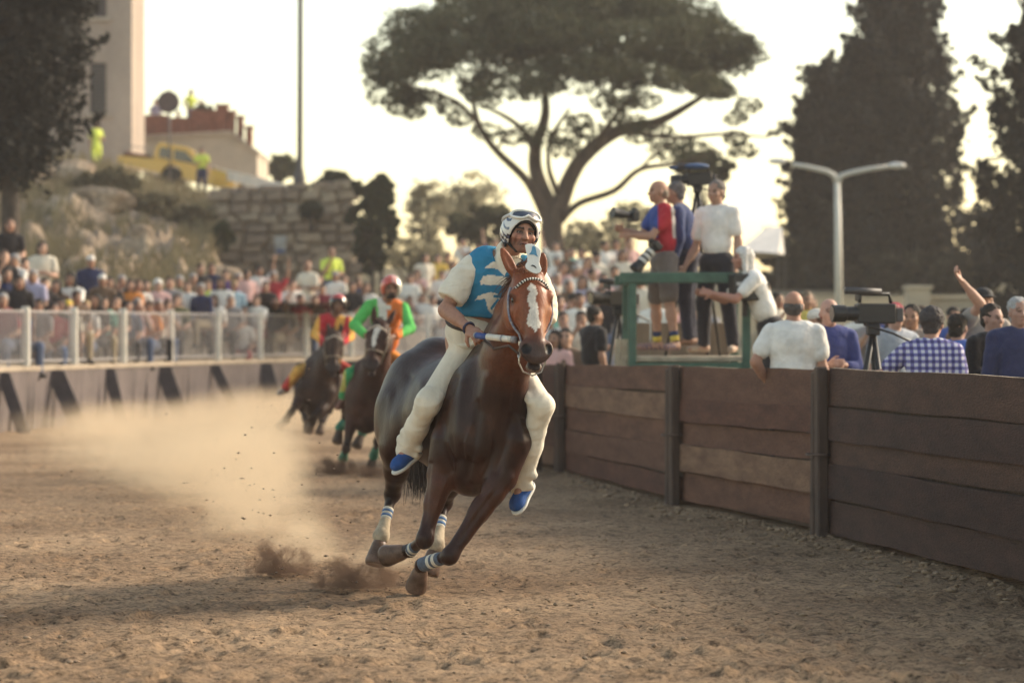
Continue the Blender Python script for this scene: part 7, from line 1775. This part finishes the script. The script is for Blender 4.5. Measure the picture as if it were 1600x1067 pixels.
def dust(name, lo, hi, blobs, dens, label, col=(.88, .71, .51), nscale=.9, aniso=.2, n0=.42, n1=.60):
    """closed box of dusty air; each blob is (centre, radii, weight)"""
    lo, hi = np.array(lo, float), np.array(hi, float); c = (lo + hi) / 2; mb = MB(); mb.box(c, hi - lo)
    m = bpy.data.materials.new(name); m.use_nodes = True; n = m.node_tree; n.nodes.clear(); Lk = n.links.new; o = n.nodes.new('ShaderNodeOutputMaterial'); pv = n.nodes.new('ShaderNodeVolumePrincipled')
    pv.inputs['Color'].default_value = (*col, 1); pv.inputs['Anisotropy'].default_value = aniso
    tc = n.nodes.new('ShaderNodeTexCoord'); nz = n.nodes.new('ShaderNodeTexNoise'); nz.inputs['Scale'].default_value = nscale; nz.inputs['Detail'].default_value = 7; nz.inputs['Roughness'].default_value = .62; nz.inputs['Distortion'].default_value = 1.0; Lk(tc.outputs['Object'], nz.inputs['Vector'])
    tot = None
    for (bc, br_, wt) in blobs:
        mp = n.nodes.new('ShaderNodeVectorMath'); mp.operation = 'SUBTRACT'; Lk(tc.outputs['Object'], mp.inputs[0]); mp.inputs[1].default_value = tuple(np.array(bc) - c)
        dv_ = n.nodes.new('ShaderNodeVectorMath'); dv_.operation = 'DIVIDE'; Lk(mp.outputs[0], dv_.inputs[0]); dv_.inputs[1].default_value = tuple(br_)
        ln_ = n.nodes.new('ShaderNodeVectorMath'); ln_.operation = 'LENGTH'; Lk(dv_.outputs[0], ln_.inputs[0])
        r_ = n.nodes.new('ShaderNodeMapRange'); r_.interpolation_type = 'SMOOTHERSTEP'; r_.inputs[1].default_value = 1.0; r_.inputs[2].default_value = 0.1; r_.inputs[3].default_value = 0; r_.inputs[4].default_value = wt; Lk(ln_.outputs['Value'], r_.inputs[0])
        if tot is None: tot = r_.outputs[0]
        else:
            a = n.nodes.new('ShaderNodeMath'); a.operation = 'ADD'; Lk(tot, a.inputs[0]); Lk(r_.outputs[0], a.inputs[1]); tot = a.outputs[0]
    q = n.nodes.new('ShaderNodeMapRange'); q.inputs[1].default_value = n0; q.inputs[2].default_value = n1; q.inputs[3].default_value = .03; q.inputs[4].default_value = 1.7; Lk(nz.outputs['Fac'], q.inputs[0])
    nz2 = n.nodes.new('ShaderNodeTexNoise'); nz2.inputs['Scale'].default_value = nscale * 3.6; nz2.inputs['Detail'].default_value = 5; nz2.inputs['Distortion'].default_value = 1.5; Lk(tc.outputs['Object'], nz2.inputs['Vector'])
    q2 = n.nodes.new('ShaderNodeMapRange'); q2.inputs[1].default_value = .40; q2.inputs[2].default_value = .62; q2.inputs[3].default_value = .25; q2.inputs[4].default_value = 1.5; Lk(nz2.outputs['Fac'], q2.inputs[0]); qq = n.nodes.new('ShaderNodeMath'); qq.operation = 'MULTIPLY'; Lk(q.outputs[0], qq.inputs[0]); Lk(q2.outputs[0], qq.inputs[1])
    mu = n.nodes.new('ShaderNodeMath'); mu.operation = 'MULTIPLY'; Lk(tot, mu.inputs[0]); Lk(qq.outputs[0], mu.inputs[1]); m3 = n.nodes.new('ShaderNodeMath'); m3.operation = 'MULTIPLY'; m3.inputs[1].default_value = dens; Lk(mu.outputs[0], m3.inputs[0])
    Lk(m3.outputs[0], pv.inputs['Density']); Lk(pv.outputs[0], o.inputs['Volume'])
    ob = mb.build(name, m, tuple(c)); tag(ob, label, 'dust', kind='stuff'); return ob
G0 = lambda px, d: (px - CX) / FPX * d
bl = []
for px, py, d, rx, ry, rz, w_ in ((250, 690, 36, 1.8, 5, .62, .8), (350, 690, 34, 1.1, 4, .75, 1.0), (200, 680, 44, 2.4, 6, .5, .5), (420, 665, 49, 2.2, 5, .6, .8), (560, 670, 47, 2.0, 4, .65, .8), (600, 690, 40, 1.0, 3, .45, .5), (230, 705, 32, 1.2, 4, .45, .6), (345, 730, 27, .85, 3, .55, 1.2), (405, 725, 25, .60, 2.2, .62, 1.5), (380, 790, 22.5, .62, 2, .48, 1.6), (450, 820, 21, .42, 1.3, .45, 1.6), (475, 870, 20, .38, 1.0, .34, 1.9), (600, 890, 19.4, .40, .8, .24, 1.3), (290, 720, 29, 1.1, 3, .45, .9), (640, 700, 36, .9, 3, .5, .4)):
    c = at(px, py, d); c[2] = max(c[2], rz * .35); bl.append((c, (rx, ry, rz), w_))
dust('dust_cloud', (-9.5, 18.6, .03), (-.25, 55, 1.75), bl, .85, 'pale dust hanging over the track behind the leading horse', nscale=1.0)
for px, py, d, w_, h, lb in ((440, 905, 19.0, .27, .24, 'dark puff of earth left of the leading horse'), (560, 935, 18.0, .34, .20, 'dark puff of earth nearest the leading hooves'), (527, 742, 32.3, .30, .20, 'dark puff of earth under the second horse'), (583, 760, 31.8, .22, .10, 'low dark puff right of the second horse')):
    c = at(px, py, d); c[2] = max(c[2], .06); zl = .02
    dust('earth_puff', (c[0] - w_ * 1.3, d - .35, zl), (c[0] + w_ * 1.3, d + .35, c[2] + h * 1.4), [(c + np.array([-w_ * .4, 0, 0]), (w_ * .6, .3, h), 1.), (c + np.array([w_ * .25, 0, .0]), (w_ * .7, .3, h * .9), 1.), (c + np.array([0, 0, -.05]), (w_ * 1.1, .3, h * .5), 1.)], 55., lb, col=(.24, .16, .115), nscale=9., n0=.50, n1=.66)
# thin haze through the whole scene, added to lift the dark tones
mb = MB(); mb.box((0, 60, 18), (400, 190, 39.6))
mh = bpy.data.materials.new('haze_air'); mh.use_nodes = True; nh_ = mh.node_tree; nh_.nodes.clear(); oh = nh_.nodes.new('ShaderNodeOutputMaterial'); vh = nh_.nodes.new('ShaderNodeVolumePrincipled')
vh.inputs['Color'].default_value = (.95, .90, .90, 1); vh.inputs['Density'].default_value = .0006; vh.inputs['Anisotropy'].default_value = .3; nh_.links.new(vh.outputs[0], oh.inputs['Volume'])
tag(mb.build('haze', mh, (0, 60, 0)), 'thin warm haze added to lift the dark tones', 'haze', kind='stuff')
